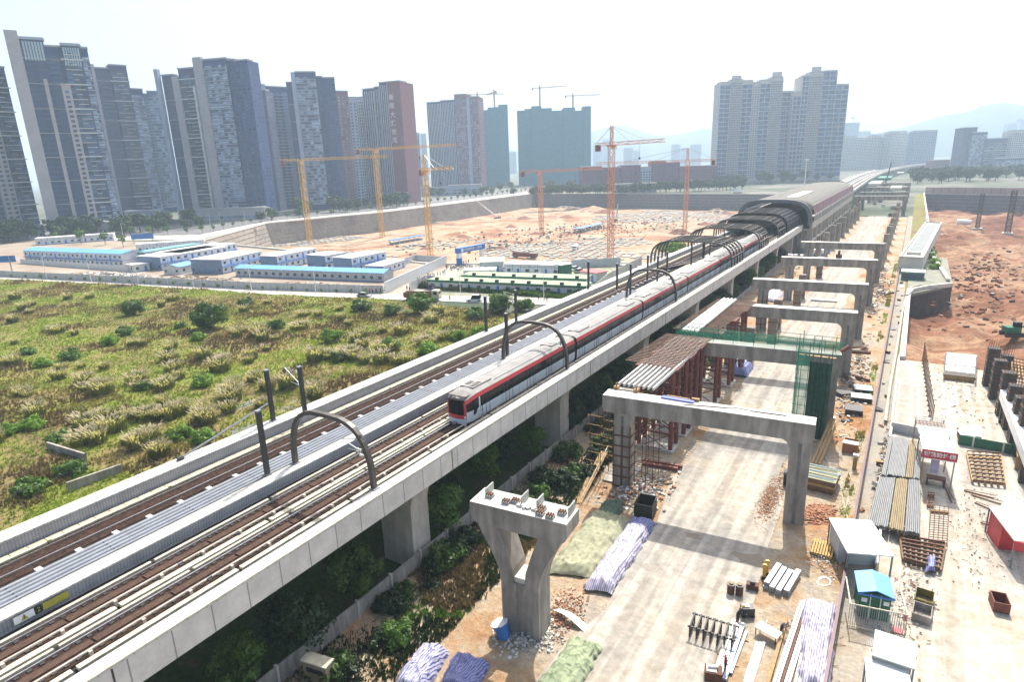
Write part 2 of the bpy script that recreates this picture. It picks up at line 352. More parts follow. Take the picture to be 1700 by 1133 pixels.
# construction corridor soil, haul road, yards
def zs(X,Y):
    z=.03+.30*fbm(X,Y,5)**2+.10*fbm(X,Y,1.2)+.5*np.clip((-27-X)/7,0,1)*fbm(X,Y,4)
    road=np.clip((np.abs(X-RX(Y))-5.2)/2,0,1); return z*road+.02
def RX(Y): return -13.6-2.6*np.clip((Y-60)/60,0,1)+0*Y
grid('site_soil_ground',-34.9,-1.4,-8,420,.7,zs,SOIL)
b=MB(); ys_=list(np.linspace(-8,430,90)); 
for y0,y1 in zip(ys_[:-1],ys_[1:]):
    def ed(y,s): return float(RX(np.array(y)))+s*(5.4+.7*math.sin(y*.13+s)+.5*math.sin(y*.41))
    b.face([(ed(y0,-1),y0,.10),(ed(y0,1),y0,.10),(ed(y1,1),y1,.10),(ed(y1,-1),y1,.10)])
b.build('haul_road',ROADC,kind='structure')
b=MB(); b.face([(.9,10,.02),(60,10,.02),(60,122,.02),(40,124.4,.02),(1.6,128.2,.02),(.9,128.2,.02)]); b.build('yard_pavement',YARDC,kind='structure')
b=MB(); b.face([(-1.2,-8,.03),(.9,-8,.03),(.9,430,.03),(-1.2,430,.03)]); b.build('service_path',PATHM,kind='structure')
b=MB(); b.face([(.9,-8,.015),(60,-8,.015),(60,10,.015),(.9,10,.015)]); b.build('yard_pavement',YARDC,kind='structure')
b=MB(); b.face([(.9,128.2,.015),(1.6,128.2,.015),(1.8,196,.015),(11,213,.015),(8,260,.015),(7,653,.015),(.9,653,.015)]); b.build('weedy_strip',FIELD,kind='structure')
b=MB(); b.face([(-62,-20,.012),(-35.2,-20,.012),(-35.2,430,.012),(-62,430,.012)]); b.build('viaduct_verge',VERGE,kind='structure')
# street between hoarding and field
SF=[P2(-300,422),P2(0,459.5),P2(200,469.5),P2(425,481),P2(640,488),P2(700,490),P2(835,494),P2(960,498)]
SN=[P2(-300,424),P2(0,464),P2(200,474.5),P2(425,489),P2(640,498),P2(700,500),P2(835,505),P2(960,509)]
b=MB()
for k in range(len(SF)-1): b.face([(*SN[k],.10),(*SN[k+1],.10),(*SF[k+1],.10),(*SF[k],.10)]); b.face([(*SN[k],-.02),(*SN[k+1],-.02),(*SN[k+1],.10),(*SN[k],.10)])
b.build('street',PAVE,kind='structure')
b=MB()                                  # kerb line
for k in range(len(SN)-1): b.beam((*SN[k],.12),(*SN[k+1],.12),.35,.22)
b.build('kerb',CONCP,kind='structure')
# access road to the gate and compound ground
b=MB(); b.face([(*P2(640,489),.09),(*P2(700,489.5),.09),(*P2(800,437),.09),(*P2(752,440),.09)]); b.build('access_road',YARDC,kind='structure')
b=MB(); b.face([(*P2(-300,423),.05),(*P2(0,460),.05),(*P2(425,481),.05),(*P2(640,488),.05),(*P2(760,440.5),.05),(*P2(560,425.5),.05),(*P2(330,404),.05),(*P2(0,395),.05),(*P2(-200,395),.05)]); b.build('compound_ground',M('compound_soil',(.34,.29,.23),.9,col2=(.24,.17,.12),scale=.06),kind='structure')
b=MB(); b.face([(*P2(700,490),.05),(*P2(835,494),.05),(*P2(960,498),.05),(-62,130,.05),(-62,204,.05),(*P2(1000,441.5),.05),(*P2(790,441),.05)]); b.build('compound_ground',M('compound_dirt',(.36,.34,.27),.9,col2=(.17,.19,.10),scale=.12),kind='structure')
# field with relief
FP=[(-420,-60),(-57,-60),(-57,128)]+[SN[k] for k in range(len(SN)-1,-1,-1)]+[(-460,60)]
def zfield(X,Y): return -.25+1.0*fbm(X,Y,18)**1.5+.35*fbm(X,Y,4)
grid('field_ground',-430,-57,-62,130,1.6,zfield,FIELD,poly=[p for p in FP])
# avenue beyond the pit (in front of the towers)
W0=[P2(-200,400),P2(330,390),P2(440,368),P2(629,350),P2(885,317.5)]
W1=[P2(-200,385),P2(330,374),P2(440,355),P2(629,338),P2(885,312)]
b=MB()
for k in range(4): b.face([(*W0[k],.05),(*W0[k+1],.05),(*W1[k+1],.05),(*W1[k],.05)])
b.build('avenue',M('avenue_asphalt',(.16,.16,.16),.85,scale=.1,var=.2),kind='structure')  # plain grey asphalt with random tone variation
b=MB(); W2=[P2(-200,403),P2(330,398),P2(440,371.8),P2(629,353.8),P2(885,321.8)]
for k in range(4): b.face([(*W2[k],.06),(*W2[k+1],.06),(*W0[k+1],.06),(*W0[k],.06)])
b.build('pavement',PAVE,kind='structure')
# hills
HM=M('hill_forest',(.045,.07,.04),.95,scale=.004,var=.4)
def hill(name,pts,dep,base=275,rough=8):
    # ridge line given by image column/row pairs at a distance, with real depth behind it
    b=[];n=120; pxs=np.linspace(pts[0][0],pts[-1][0],n); pys=np.interp(pxs,[p[0] for p in pts],[p[1] for p in pts])
    V=[];rows=9
    for j in range(rows):
        t=j/(rows-1); dd=dep+(t-.5)*1500
        for i,(px,py) in enumerate(zip(pxs,pys)):
            g=D(px,dep); z=max(0,ztop(g,py)); q=D(px,dd); prof=math.sin(PI*min(1,t*1.02))**.8
            z=z*prof*(1+.10*(float(fbm(i*7.,j*9.,9))-.5)*(1 if j!=4 else .3)); V.append((q.x,q.y,max(-5,z-2)))
    V=np.array(V); i=(np.arange(rows-1)[:,None]*n+np.arange(n-1)[None,:]).ravel(); Q=np.stack([i,i+1,i+n+1,i+n],1)
    link(name,npmesh(name,V,Q,[HM],smooth=True),kind='structure')
hill('hills',[(930,252),(985,218),(1010,209),(1030,207),(1060,216),(1090,226),(1130,222),(1165,213),(1200,212),(1260,222),(1330,248),(1390,262)],4600)
hill('hills',[(1330,262),(1400,240),(1440,222),(1480,215),(1520,203),(1560,191),(1590,186),(1620,175),(1650,170),(1680,173),(1720,185),(1800,200),(1900,215)],3700)
hill('hills',[(640,262),(700,250),(760,258),(840,246),(900,262),(960,268)],5600)
# haze
b=MB(); b.box(-9500,9500,-500,9500,-40,620); hz=b.build('haze',M('haze_air',(1,1,1)),kind='stuff')
hm=bpy.data.materials.new('haze_volume'); hm.use_nodes=True; hn=hm.node_tree.nodes
hn.remove(hn['Principled BSDF']); pv=hn.new('ShaderNodeVolumePrincipled'); pv.inputs['Density'].default_value=.00026
pv.inputs['Color'].default_value=(.66,.84,1.0,1); pv.inputs['Anisotropy'].default_value=.1
hm.node_tree.links.new(pv.outputs[0],hn['Material Output'].inputs['Volume']); hz.data.materials[0]=hm
# ================================================================ RETAINING WALLS OF THE PITS
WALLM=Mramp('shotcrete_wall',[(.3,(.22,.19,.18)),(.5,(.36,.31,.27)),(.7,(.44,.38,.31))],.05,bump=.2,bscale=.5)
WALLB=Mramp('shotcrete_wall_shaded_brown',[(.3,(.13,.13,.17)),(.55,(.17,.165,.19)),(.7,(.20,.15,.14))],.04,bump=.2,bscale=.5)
def rwall(label,pts,z0,z1,mat,slope=1.5,inside=1):
    t=thing('retaining_wall',label,'wall',(pts[0][0],pts[0][1],0))
    b=MB(); c=MB(); k2=MB()
    for (x0,y0),(x1,y1) in zip(pts[:-1],pts[1:]):
        d=Vector((x1-x0,y1-y0)).normalized(); n_=Vector((d.y,-d.x))*inside
        rows=6
        for r in range(rows):
            ta,tb=r/rows,(r+1)/rows
            za,zb=z1+(z0-z1)*ta,z1+(z0-z1)*tb; sa,sb=slope*ta+.12,slope*tb
            b.face([(x0+n_.x*sa,y0+n_.y*sa,za),(x0+n_.x*sb,y0+n_.y*sb,zb),(x1+n_.x*sb,y1+n_.y*sb,zb),(x1+n_.x*sa,y1+n_.y*sa,za)])
            if 0<r: k2.beam((x0+n_.x*(sa+.15),y0+n_.y*(sa+.15),za),(x1+n_.x*(sa+.15),y1+n_.y*(sa+.15),za),.35,.3)
        c.beam((x0,y0,z1+.3),(x1,y1,z1+.3),.9,.6)
    b.build('facing',mat,t,world=True); c.build('coping',CONCP,t,world=True); k2.build('waler',CONCD,t,world=True)
    return t
rwall('long sloping grey brown retaining wall of the pit below the avenue of towers',PITL[0:6],-17,0,WALLM,4,-1 if False else 1)
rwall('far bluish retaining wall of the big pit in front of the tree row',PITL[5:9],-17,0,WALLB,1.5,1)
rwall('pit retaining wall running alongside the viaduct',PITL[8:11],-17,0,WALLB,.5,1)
rwall('near edge wall of the pit behind the container compound',PITL[10:13]+[PITL[0]],-17,0,WALLM,.6,1)
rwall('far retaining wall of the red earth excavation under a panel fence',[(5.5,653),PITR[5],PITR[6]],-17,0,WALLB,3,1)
rwall('long concrete edge wall beside the red earth excavation',[(11.,213),(8,260),(7,653)],-16,.5,CONCD,.6,-1)
rwall('dark cut face below the concrete ledge beside the service path',[(1.6,128),(1.8,196)],-7,.1,WALLM,.4,1)
def rep(o,par,locs):
    L=par.location
    for k,p in enumerate(locs):
        c=o if k==0 else o.copy()
        if k: C.objects.link(c)
        c.location=Vector(p)-L
# ================================================================ VIADUCTS
GIRD=Mtile('girder_side_panels',(.70,.67,.62),(.30,.29,.28),2.5,40,'yz',.75,.05,.05)
TILE=Mtile('parapet_cap_panels',(.60,.59,.55),(.42,.41,.40),30,.62,'xy',.6,.05,.04)
RIBW=Mtile('ribbed_parapet_lining',(.42,.42,.45),(.30,.30,.33),.22,30,'yz',.6,.04,.05)
CREAM=M('cream_concrete',(.62,.57,.44),.85,scale=1.5,var=.22,bump=.01)
FLOOR=M('deck_floor_dark',(.05,.05,.052),1.,spec=.03,scale=.8,var=.25)
BED=M('rusty_track_bed',(.075,.045,.035),1.,col2=(.03,.022,.018),scale=3.5,bump=.04,spec=.03)
RAILM=M('rail_steel',(.62,.60,.58),.25,col2=(.45,.42,.4),scale=4,metal=.8)
GROOVE=M('drain_channel',(.06,.058,.055),.9)
BLUEC=M('blue_grey_corrugated_sheet',(.27,.29,.32),.85,scale=.8,var=.12,spec=.1)
YP=M('yellowish_concrete_block',(.58,.52,.36),.9,scale=2)
def straight(y0,y1,n=2): return [(0,y) for y in np.linspace(y0,y1,n)]
CURV=[(-41,420),(-41.5,520),(-43,640),(-44,760),(-43,900),(-38,1030),(-28,1180),(-12,1330),(14,1500),(48,1680),(95,1880),(150,2080),(240,2300)]
def chaikin(p,k=2):
    for _ in range(k):
        q=[p[0]]
        for a,b_ in zip(p[:-1],p[1:]): q+=[(a[0]*.75+b_[0]*.25,a[1]*.75+b_[1]*.25),(a[0]*.25+b_[0]*.75,a[1]*.25+b_[1]*.75)]
        p=q+[p[-1]]
    return p
CURV=chaikin(CURV)
def pier(b,x0,x1,y,ztop_,wy=2.0,flare=1.6):
    xm=(x0+x1)/2
    def pl(w): return w
    prof=[(xm-(x1-x0)/2,0),(xm+(x1-x0)/2,0)]
    pts=[]; hw=(x1-x0)/2
    for k in range(9):
        t=k/8; z=ztop_-3.2+3.2*t; pts.append((hw+flare*(t**2.6),z))
    poly=[(xm-hw,0),(xm+hw,0)]+[(xm+w_,z) for w_,z in pts]+[(xm-w_,z) for w_,z in pts[::-1]]
    b.prism(poly,y-wy/2,y+wy/2)
PY=[-20,8.5,38.9,68,98,128,158,188,218,248]
def viaduct(label,xl,xr,name='elevated_viaduct'):
    return thing(name,label,'viaduct',((xl+xr)/2,60,0))
# right (double track) viaduct --------------------------------
V=viaduct('wide pale concrete viaduct with two tracks carrying the red and white train',-44,-33.6)
Y0,Y1=-30,256
b=MB(); b.sweep([(-44.0,10.0),(-43.9,9.5),(-42.3,9.1),(-35.3,9.1),(-33.75,9.5),(-33.6,10.0)],straight(Y0,Y1)); 
b.build('deck_slab',CONC,V,world=True)
b=MB(); b.sweep([(-33.98,9.3),(-33.6,9.0),(-33.42,9.0),(-33.42,10.98),(-33.98,10.98)][::1],straight(Y0,Y1)); b.build('girder_web',GIRD,V,world=True)
b=MB(); b.sweep([(-34.5,10.98),(-33.36,10.98),(-33.36,11.1),(-34.5,11.1)],straight(Y0,Y1)); b.build('parapet_cap',TILE,V,world=True)
b=MB(); b.sweep([(-33.62,11.1),(-33.36,11.1),(-33.36,11.17),(-33.62,11.17)],straight(Y0,Y1)); b.build('cap_edge_strip',CREAM,V,world=True)
b=MB(); b.sweep([(-44.05,10.0),(-43.3,10.0),(-43.15,10.98),(-44.05,10.98)],straight(Y0,Y1)); b.build('parapet_wall',RIBW,V,world=True)
b=MB(); b.sweep([(-44.15,10.98),(-43.02,10.98),(-43.02,11.1),(-44.15,11.1)],straight(Y0,Y1)); b.build('parapet_cap',TILE,V,world=True)
b=MB(); b.sweep([(-34.45,10.0),(-34.0,10.0),(-34.0,10.98),(-34.35,10.98)],straight(Y0,Y1)); b.build('parapet_wall',RIBW,V,world=True)
b=MB(); b.sweep([(-43.15,10.002),(-34.5,10.002),(-34.5,10.03),(-43.15,10.03)],straight(Y0,Y1)); b.build('deck_surface',FLOOR,V,world=True)
# track centres
TC=(-41.05,-37.75)
for c in TC:
    b=MB(); b.sweep([(c-1.15,10.03),(c+1.15,10.03),(c+1.1,10.10),(c-1.1,10.10)],straight(Y0,Y1)); b.build('track_bed',BED,V,world=True)
    for s in (-.72,.72):
        b=MB(); b.sweep([(c+s-.06,10.11),(c+s+.06,10.11),(c+s+.05,10.28),(c+s-.05,10.28)],straight(Y0,Y1)); b.build('rail',RAILM,V,world=True)
    b=MB()
    y=Y0
    while y<Y1: b.box(c-.28,c+.28,y,y+4.6,10.12,10.17); y+=4.75
    b.build('reaction_plate',M('reaction_plate',(.10,.065,.05),.95,spec=.05,scale=3,var=.2),V,world=True)
    b=MB(); y=Y0
    while y<120:
        for s in (-.72,.72): b.box(c+s-.2,c+s+.2,y-.12,y+.12,10.10,10.16)
        y+=.62
    b.build('rail_fastening',GROOVE,V,world=True,kind='stuff')
for x0,x1,ln,nm,mt in ((-42.45,-42.2,9.5,'cable_trough',CREAM),(-39.75,-39.3,11.,'concrete_plinth',CREAM),(-39.05,-38.85,8.,'concrete_plinth',CREAM),(-36.35,-35.95,10.,'concrete_plinth',CREAM)):
    b=MB(); y=Y0
    while y<Y1: b.box(x0,x1,y,y+ln,10.03,10.25); y+=ln+.28
    b.build(nm,mt,V,world=True)
for c in TC:
    b=MB(); y=Y0                                  # conductor rail with brackets
    while y<Y1-12: b.box(c+1.02,c+1.16,y,y+12,10.42,10.52); y+=12.4
    y=Y0
    while y<150: b.box(c+1.16,c+1.36,y-.1,y+.1,10.05,10.50); y+=3.
    b.build('conductor_rail',M('conductor_cover',(.48,.42,.36),.6,scale=2),V,world=True)
b=MB(); b.box(-.12,.12,0,2.2,.22,.35); b.box(-.05,.05,.3,.5,0,.24); cb=b.build('cable_bracket',CREAM,V)
rep(cb,V,[(-35.07,y,10.03) for y in np.arange(-20,240,11.5)])
for k,y in enumerate(PY):
    b=MB(); pier(b,-39.2,-35.4,y,9.1,2.4,1.6); b.build('pier',CONC,V,world=True)
# girder drips + expansion joints: dark gaps across web
b=MB(); b.box(-.002,.02,-.05,.05,0,2.08); cb=b.build('expansion_joint',GROOVE,V)
rep(cb,V,[(-33.42,y,9.02) for y in np.arange(11.7-30,250,30)])
b=MB(); y=12+2.0
for yy,z in ((-7,1),):
    pass
# sign on the middle parapet wall: warning plate, number 2, yellow strip
def text(txt,size,mat,parent,loc,rot,name='lettering',ext=.006,bold=0):
    cu=bpy.data.curves.new('t','FONT'); cu.body=txt; cu.size=size; cu.extrude=ext; cu.align_x='CENTER'; cu.align_y='CENTER'; cu.offset=bold
    o=bpy.data.objects.new('t',cu); C.objects.link(o); dg=bpy.context.evaluated_depsgraph_get()
    me=bpy.data.meshes.new_from_object(o.evaluated_get(dg)); bpy.data.objects.remove(o)
    me.materials.clear(); me.materials.append(mat)
    k=bpy.data.objects.new(name,me); C.objects.link(k); k.location=loc; k.rotation_euler=rot
    if parent: k.parent=parent
    return k
YG=M('sign_yellow',(.40,.38,.05),.6,scale=2,var=.1); BK=M('sign_black',(.02,.02,.02),.6)
xs_=-43.02; R90=(PI/2,0,PI/2)
for (ya,side,lab) in ((G(30,1014,10.8).y,1,'yellow and white warning sign with a figure 2 on the parapet at lower left'),(G(782,630,10.8).y,1,'small yellow and white sign on the parapet wall beside the train front')):
    t=thing('track_sign',lab,'sign',(xs_,ya,10.62))
    b=MB(); b.box(.0,.03,-.75,.75,-.28,.28); b.build('white_plate',WHITE,t)
    b=MB(); b.box(.0,.03,.80,1.35,-.28,.28); b.build('number_plate',BK,t)
    b=MB(); b.box(.0,.03,1.4,3.4,-.28,.28); b.build('yellow_plate',YG,t)
    b=MB(); b.face([(.034,-.28,-.22),(.034,.28,-.22),(.034,0,.24)]); b.build('warning_triangle',YG,t)
    b=MB(); b.box(.036,.044,-.03,.03,-.08,.12); b.box(.036,.044,-.03,.03,-.16,-.11); b.build('exclamation_mark',BK,t)
    text('2',.5,YG,t,(.034,1.07,0),R90); t.scale=(1,.72,.85)
# left (single track) viaduct --------------------------------
V2=viaduct('narrow single track viaduct along the edge of the green field',-55,-46)
b=MB(); b.sweep([(-54.7,9.68),(-54.5,9.4),(-53,9.1),(-48.5,9.1),(-47,9.4),(-46.9,9.68)],straight(Y0,Y1)); b.build('deck_slab',CONC,V2,world=True)
b=MB(); b.sweep([(-54.75,9.2),(-54.4,9.0),(-54.3,10.98),(-54.75,10.98)],straight(Y0,Y1)); b.build('girder_web',GIRD,V2,world=True)
b=MB(); b.sweep([(-54.3,9.7),(-53.25,9.7),(-53.2,10.98),(-54.3,10.98)],straight(Y0,Y1)); b.build('parapet_wall',RIBW,V2,world=True)
b=MB(); b.sweep([(-54.8,10.98),(-53.08,10.98),(-53.08,11.1),(-54.8,11.1)],straight(Y0,Y1)); b.build('parapet_cap',TILE,V2,world=True)
b=MB(); b.sweep([(-47.25,9.7),(-46.85,9.7),(-46.85,10.86),(-47.15,10.86)],straight(Y0,118)); b.build('parapet_wall',CREAM,V2,world=True)
b=MB(); b.sweep([(-53.25,9.70),(-47.2,9.70),(-47.2,9.73),(-53.25,9.73)],straight(Y0,Y1)); b.build('deck_surface',FLOOR,V2,world=True)
c=-51.0
b=MB(); b.sweep([(c-1.2,9.73),(c+1.5,9.73),(c+1.5,9.80),(c-1.2,9.80)],straight(Y0,Y1)); b.build('track_bed',BED,V2,world=True)
for s in (-.72,.72):
    b=MB(); b.sweep([(c+s-.06,9.81),(c+s+.06,9.81),(c+s+.05,9.98),(c+s-.05,9.98)],straight(Y0,Y1)); b.build('rail',RAILM,V2,world=True)
b=MB(); y=Y0
while y<Y1: b.box(-53.0,-52.4,y,y+1.1,9.73,10.0); y+=1.16
b.build('cable_trough_lid',YP,V2,world=True)
b=MB(); y=Y0
while y<Y1-9: b.box(-52.15,-51.95,y,y+9,10.05,10.15); y+=9.3
b.build('conductor_rail',CREAM,V2,world=True)
b=MB(); b.box(-.4,.4,0,.4,0,.18); cb=b.build('cable_bracket',M('white_bracket',(.72,.70,.66),.7,scale=2),V2)
rep(cb,V2,[(-48.9,y,9.8) for y in np.arange(Y0,150,2.6)])
for y in PY:
    b=MB(); pier(b,-53,-48.5,y,9.05,2.2,.6); b.build('pier',CONC,V2,world=True)
b=MB()                                           # corrugated cover over the gap
xa=-46.85
prof=[]
n=5
for k in range(n):
    x=-46.85+2.45*k/n; w_=2.45/n; z=10.98
    prof+=[(x,z-.14),(x+w_*.15,z+.07),(x+w_*.6,z+.07),(x+w_*.8,z-.14)]
prof+=[(-44.4,10.96)]; prof=prof+[(-44.4,10.86),(-46.85,10.86)]
b.sweep(prof,straight(Y0,118)); b.build('gap_cover',BLUEC,V2,world=True)
b=MB(); b.box(0,2.45,0,.04,-.06,.085); cb=b.build('cover_seam',M('cover_seam',(.12,.16,.23),.6),V2)
rep(cb,V2,[(-46.85,y,10.96) for y in np.arange(Y0+.5,118,5.9)])
b=MB(); b.sweep([(-44.4,10.6),(-44.16,10.6),(-44.16,11.04),(-44.4,11.04)],straight(Y0,118)); b.build('ledge',CREAM,V2,world=True)
# crossover deck between the two viaducts near the station
t=thing('crossover_deck','pale deck with diagonal crossover tracks in front of the station','deck',(-45.5,180,0))
b=MB(); b.sweep([(-47,9.6),(-43.8,9.6),(-43.8,10.06),(-47,10.06)],straight(118.2,256)); b.build('deck_slab',CREAM,t,world=True)
for a_,b_ in (((-50.6,150),(-41,186)),((-41,200),(-37.7,236)),((-50.6,196),(-44,236))):
    for s in (-.72,.72):
        q=MB(); q.beam((a_[0]+s,a_[1],10.30),(b_[0]+s,b_[1],10.30),.14,.14); q.build('rail',RAILM,t,world=True)
    q=MB(); q.beam((a_[0],a_[1],10.12),(b_[0],b_[1],10.12),2.3,.08); q.build('track_bed',BED,t,world=True)
for y in PY[5:]: b=MB(); b.box(-47,-43.9,y-1,y+1,0,9.6); b.build('pier',CONC,t,world=True)
# curved viaduct beyond the station ---------------------------
V3=thing('elevated_viaduct','far viaduct curving to the right into the haze beyond the station','viaduct',(-41,420,0))
b=MB(); b.sweep([(-5.5,10),(-4,9),(4,9),(5.5,10)],CURV); b.build('deck_slab',CONC,V3,world=True)
for s in (-1,1):
    b=MB(); b.sweep([(s*5.6-.25,9.2),(s*5.6+.25,9.2),(s*5.6+.3,11.1),(s*5.6-.3,11.1)],CURV); b.build('parapet_wall',GIRD,V3,world=True)
    for q in (-.72,.72):
        b=MB(); b.sweep([(s*2.2+q-.1,10.1),(s*2.2+q+.1,10.1),(s*2.2+q+.1,10.3),(s*2.2+q-.1,10.3)],CURV); b.build('rail',RAILM,V3,world=True)
    b=MB(); b.sweep([(s*2.2-1.2,10.02),(s*2.2+1.2,10.02),(s*2.2+1.2,10.1),(s*2.2-1.2,10.1)],CURV); b.build('track_bed',BED,V3,world=True)
acc=0; last=Vector(CURV[0])
for p in CURV[1:]:
    v_=Vector(p); acc+=(v_-last).length; last=v_
    if acc>28 and v_.y<1500:
        acc=0; b=MB(); b.box(v_.x-2.5,v_.x+2.5,v_.y-1.2,v_.y+1.2,0,9.1); b.build('pier',CONC,V3,world=True)
# second far viaduct left branch
V4=thing('elevated_viaduct','second far track deck beside the curving viaduct past the station','viaduct',(-52,420,0))
CV4=[(x-11.5-.004*(y-420),y) for x,y in CURV if y<1100]
b=MB(); b.sweep([(-3.4,10),(-2.6,9.1),(2.6,9.1),(3.4,10)],CV4); b.build('deck_slab',CONC,V4,world=True)
for s in (-1,1):
    b=MB(); b.sweep([(s*3.4-.2,9.2),(s*3.4+.2,9.2),(s*3.4+.25,11.1),(s*3.4-.25,11.1)],CV4); b.build('parapet_wall',GIRD,V4,world=True)
for x,y in CV4[::3]: b=MB(); b.box(x-2,x+2,y-1,y+1,0,9.1); b.build('pier',CONC,V4,world=True)
# ================================================================ TRAIN
TWH=M('train_body_light_grey',(.60,.63,.67),.35,scale=.3,var=.05); TRF=M('train_roof_grey',(.33,.32,.30),.9,scale=.6,var=.14)
TRD=M('train_red',(.60,.05,.06),.4,scale=1,var=.06); TGL=M('train_black_glass',(.012,.013,.015),.2,scale=1,spec=.12); TDK=M('train_underframe',(.03,.03,.03),.8)
TNR=M('train_nose_roof',(.20,.17,.16),.5,scale=1)
tr=thing('metro_train','white metro train with a red roof edge stripe and black window band on the viaduct','train',(-37.75,48.4,10.35))
# half profile (x,z): stations from skirt to crown
HP=[(1.30,.0),(1.42,.25),(1.49,1.25),(1.49,1.3),(1.47,2.42),(1.46,2.46),(1.38,2.92),(1.30,2.98),(.9,3.22),(.0,3.34)]
def shell(y0,y1,seg,nose=False,ny=1):
    b=MB(); ysn=[y0,y1]
    if nose: ysn=[y0,y0+.25,y0+.6,y0+1.1,y0+1.8,y1]
    def sec(y):
        if not nose: return [(x,z) for x,z in HP]
        t=min(1,(y-y0)/1.8); f=1-.17*(1-t)**2.2; g=1-.13*(1-t)**1.6
        return [(x*f,z*g if z>1.3 else z) for x,z in HP]
    for a,c in zip(ysn[:-1],ysn[1:]):
        A,B=sec(a),sec(c)
        for k in range(seg[0],seg[1]):
            for s in (1,-1):
                q=[(s*A[k][0],a,A[k][1]),(s*A[k+1][0],a,A[k+1][1]),(s*B[k+1][0],c,B[k+1][1]),(s*B[k][0],c,B[k][1])]
                b.face(q[::-1] if s>0 else q)
    return b,sec
def car(yb,L,nose):
    body,_=shell(yb,yb+L,(0,3),nose); cb=body.build('car_body',TWH,tr)
    m_,sec=shell(yb,yb+L,(3,5),nose); m_.build('window_band',TGL,cb)
    m_,_=shell(yb,yb+L,(5,6),nose); m_.build('red_stripe',TRD,cb)
    m_,_=shell(yb,yb+L,(6,9),nose); m_.build('roof',TRF,cb,smooth=False)
    b=MB(); b.box(-1.25,1.25,yb+(1.2 if nose else .1),yb+L-.1,-.30,.03); b.build('underframe',TDK,cb)
    if not nose: b=MB(); b.prism([(x,z) for x,z in HP[::-1]][::-1]+[(-x,z) for x,z in HP[::-1][1:]],yb+.02,yb+.04); b.build('end_wall',TDK,cb)
    b=MB(); b.prism(HP+[(-x,z) for x,z in HP[::-1][1:]],yb+L-.04,yb+L-.02); b.build('end_wall',TDK,cb)
    # door pairs as slightly proud leaves with seams
    for k in range(5):
        yd=yb+(3.2 if nose else 1.6)+k*(L-4.4)/4.3
        for s in (1,):
            b=MB()
            for e in (-.72,.0,.72): b.box(s*1.488,s*1.505,yd+e-.025,yd+e+.025,.12,2.4)
            b.build('door',TDK,cb)
    for k in range(6):
        yd=yb+2.6+k*(L-4)/5.5
        b=MB(); b.box(1.492,1.502,yd-.012,yd+.012,.1,1.28); b.build('panel_seam',STEELG,cb)
    # roof equipment
    for yc,n in ((yb+3.6,4),(yb+L-3.6,4)):
        b=MB(); b.box(-.85,.85,yc-1.7,yc+1.7,3.18,3.40); u=b.build('roof_unit',TRF,cb)
        if nose and yc<yb+10:
            for j in range(4):
                g=MB(); g.box(.18,.72,yc-1.45+.42*j,yc-1.2+.42*j,3.40,3.42); g.build('vent_grille',TDK,u)
            for j in range(3):
                g=MB(); g.box(-.62,-.12,yc-1.2+.42*j,yc-.95+.42*j,3.40,3.42); g.build('vent_grille',TDK,u)
        else:
            g=MB(); g.box(-.5,.5,yc-.5,yc+.5,3.40,3.43); g.build('vent_grille',STEELG,u)
    for j in (-.55,.55,-1.0,1.0):
        g=MB(); g.box(j-.02,j+.02,yb+(5.6 if nose else 5.5),yb+L-5.6,3.19-abs(j)*.08+(.0 if abs(j)<.8 else -.04),3.23+(.06 if abs(j)<.8 else -.01)); g.build('roof_rib',STEELG,cb)
    return cb,sec
y=0
for k in range(6):
    cb,sec=car(y,24.5 if k==0 else 24.6,k==0)
    if k==0:
        s0=sec(0)
        # front: windscreen, red band, white bumper, lamps, coupler
        def fx(z):   # half width of nose at z
            for (xa,za),(xb,zb) in zip(s0[:-1],s0[1:]):
                if za<=z<=zb: return xa+(xb-xa)*(z-za)/(zb-za+1e-9)
            return .3
        def front(z0,z1,yo0,yo1,mat,name,w=1.,n=10):
            b=MB(); rows=5
            for r in range(rows):
                za,zb=z0+(z1-z0)*r/rows,z0+(z1-z0)*(r+1)/rows
                ya,yb_=yo0+(yo1-yo0)*r/rows,yo0+(yo1-yo0)*(r+1)/rows
                for i in range(n):
                    u0,u1=-1+2*i/n,-1+2*(i+1)/n
                    cv=lambda u:-.28*(1-u*u)
                    b.face([(u0*fx(za)*w,ya+cv(u0),za),(u1*fx(za)*w,ya+cv(u1),za),(u1*fx(zb)*w,yb_+cv(u1),zb),(u0*fx(zb)*w,yb_+cv(u0),zb)])
            return b.build(name,mat,cb)
        front(0,.55,-.02,0,TWH,'front_bumper'); front(.55,.95,0,0,TRD,'red_stripe')
        front(.95,2.62,0,.0,TRD,'front_frame'); front(1.0,2.60,-.03,-.03,TGL,'windscreen',.93)
        front(2.60,2.89,0,.0,TNR,'nose_roof')
        b=MB(); b.face([(-.95,-.02,2.89),(.95,-.02,2.89),(.95,.2,2.93),(-.95,.2,2.93)]); b.box(-1.1,1.1,.1,2.1,2.86,2.99); b.build('nose_roof',TNR,cb)
        for s in (-1,1):
            b=MB(); b.box(s*1.03-.12,s*1.03+.12,-.10,.05,.66,.86); b.build('headlight',WHITE,cb)
        b=MB(); b.box(-.18,.18,-.75,.2,.05,.25); b.build('coupler',STEELG,cb)
        b=MB(); b.face([(1.485,1.05,2.3),(1.485,1.75,2.36),(1.50,1.75,1.4),(1.48,1.35,.78),(1.45,.95,.72)][::-1]); b.box(1.493,1.51,2.15,2.2,.1,2.45); b.build('cab_window',TGL,cb)
        b=MB(); b.box(1.489,1.508,1.9,2.13,.15,2.45); b.build('cab_door',TWH,cb)
    y+=24.6
    if k<5:
        b=MB(); b.prism([(1.3*x/1.49,z) for x,z in HP]+[(-1.3*x/1.49,z) for x,z in HP[::-1][1:]],y-.05,y+.6); b.build('gangway',BLACKM,tr); y+=.55
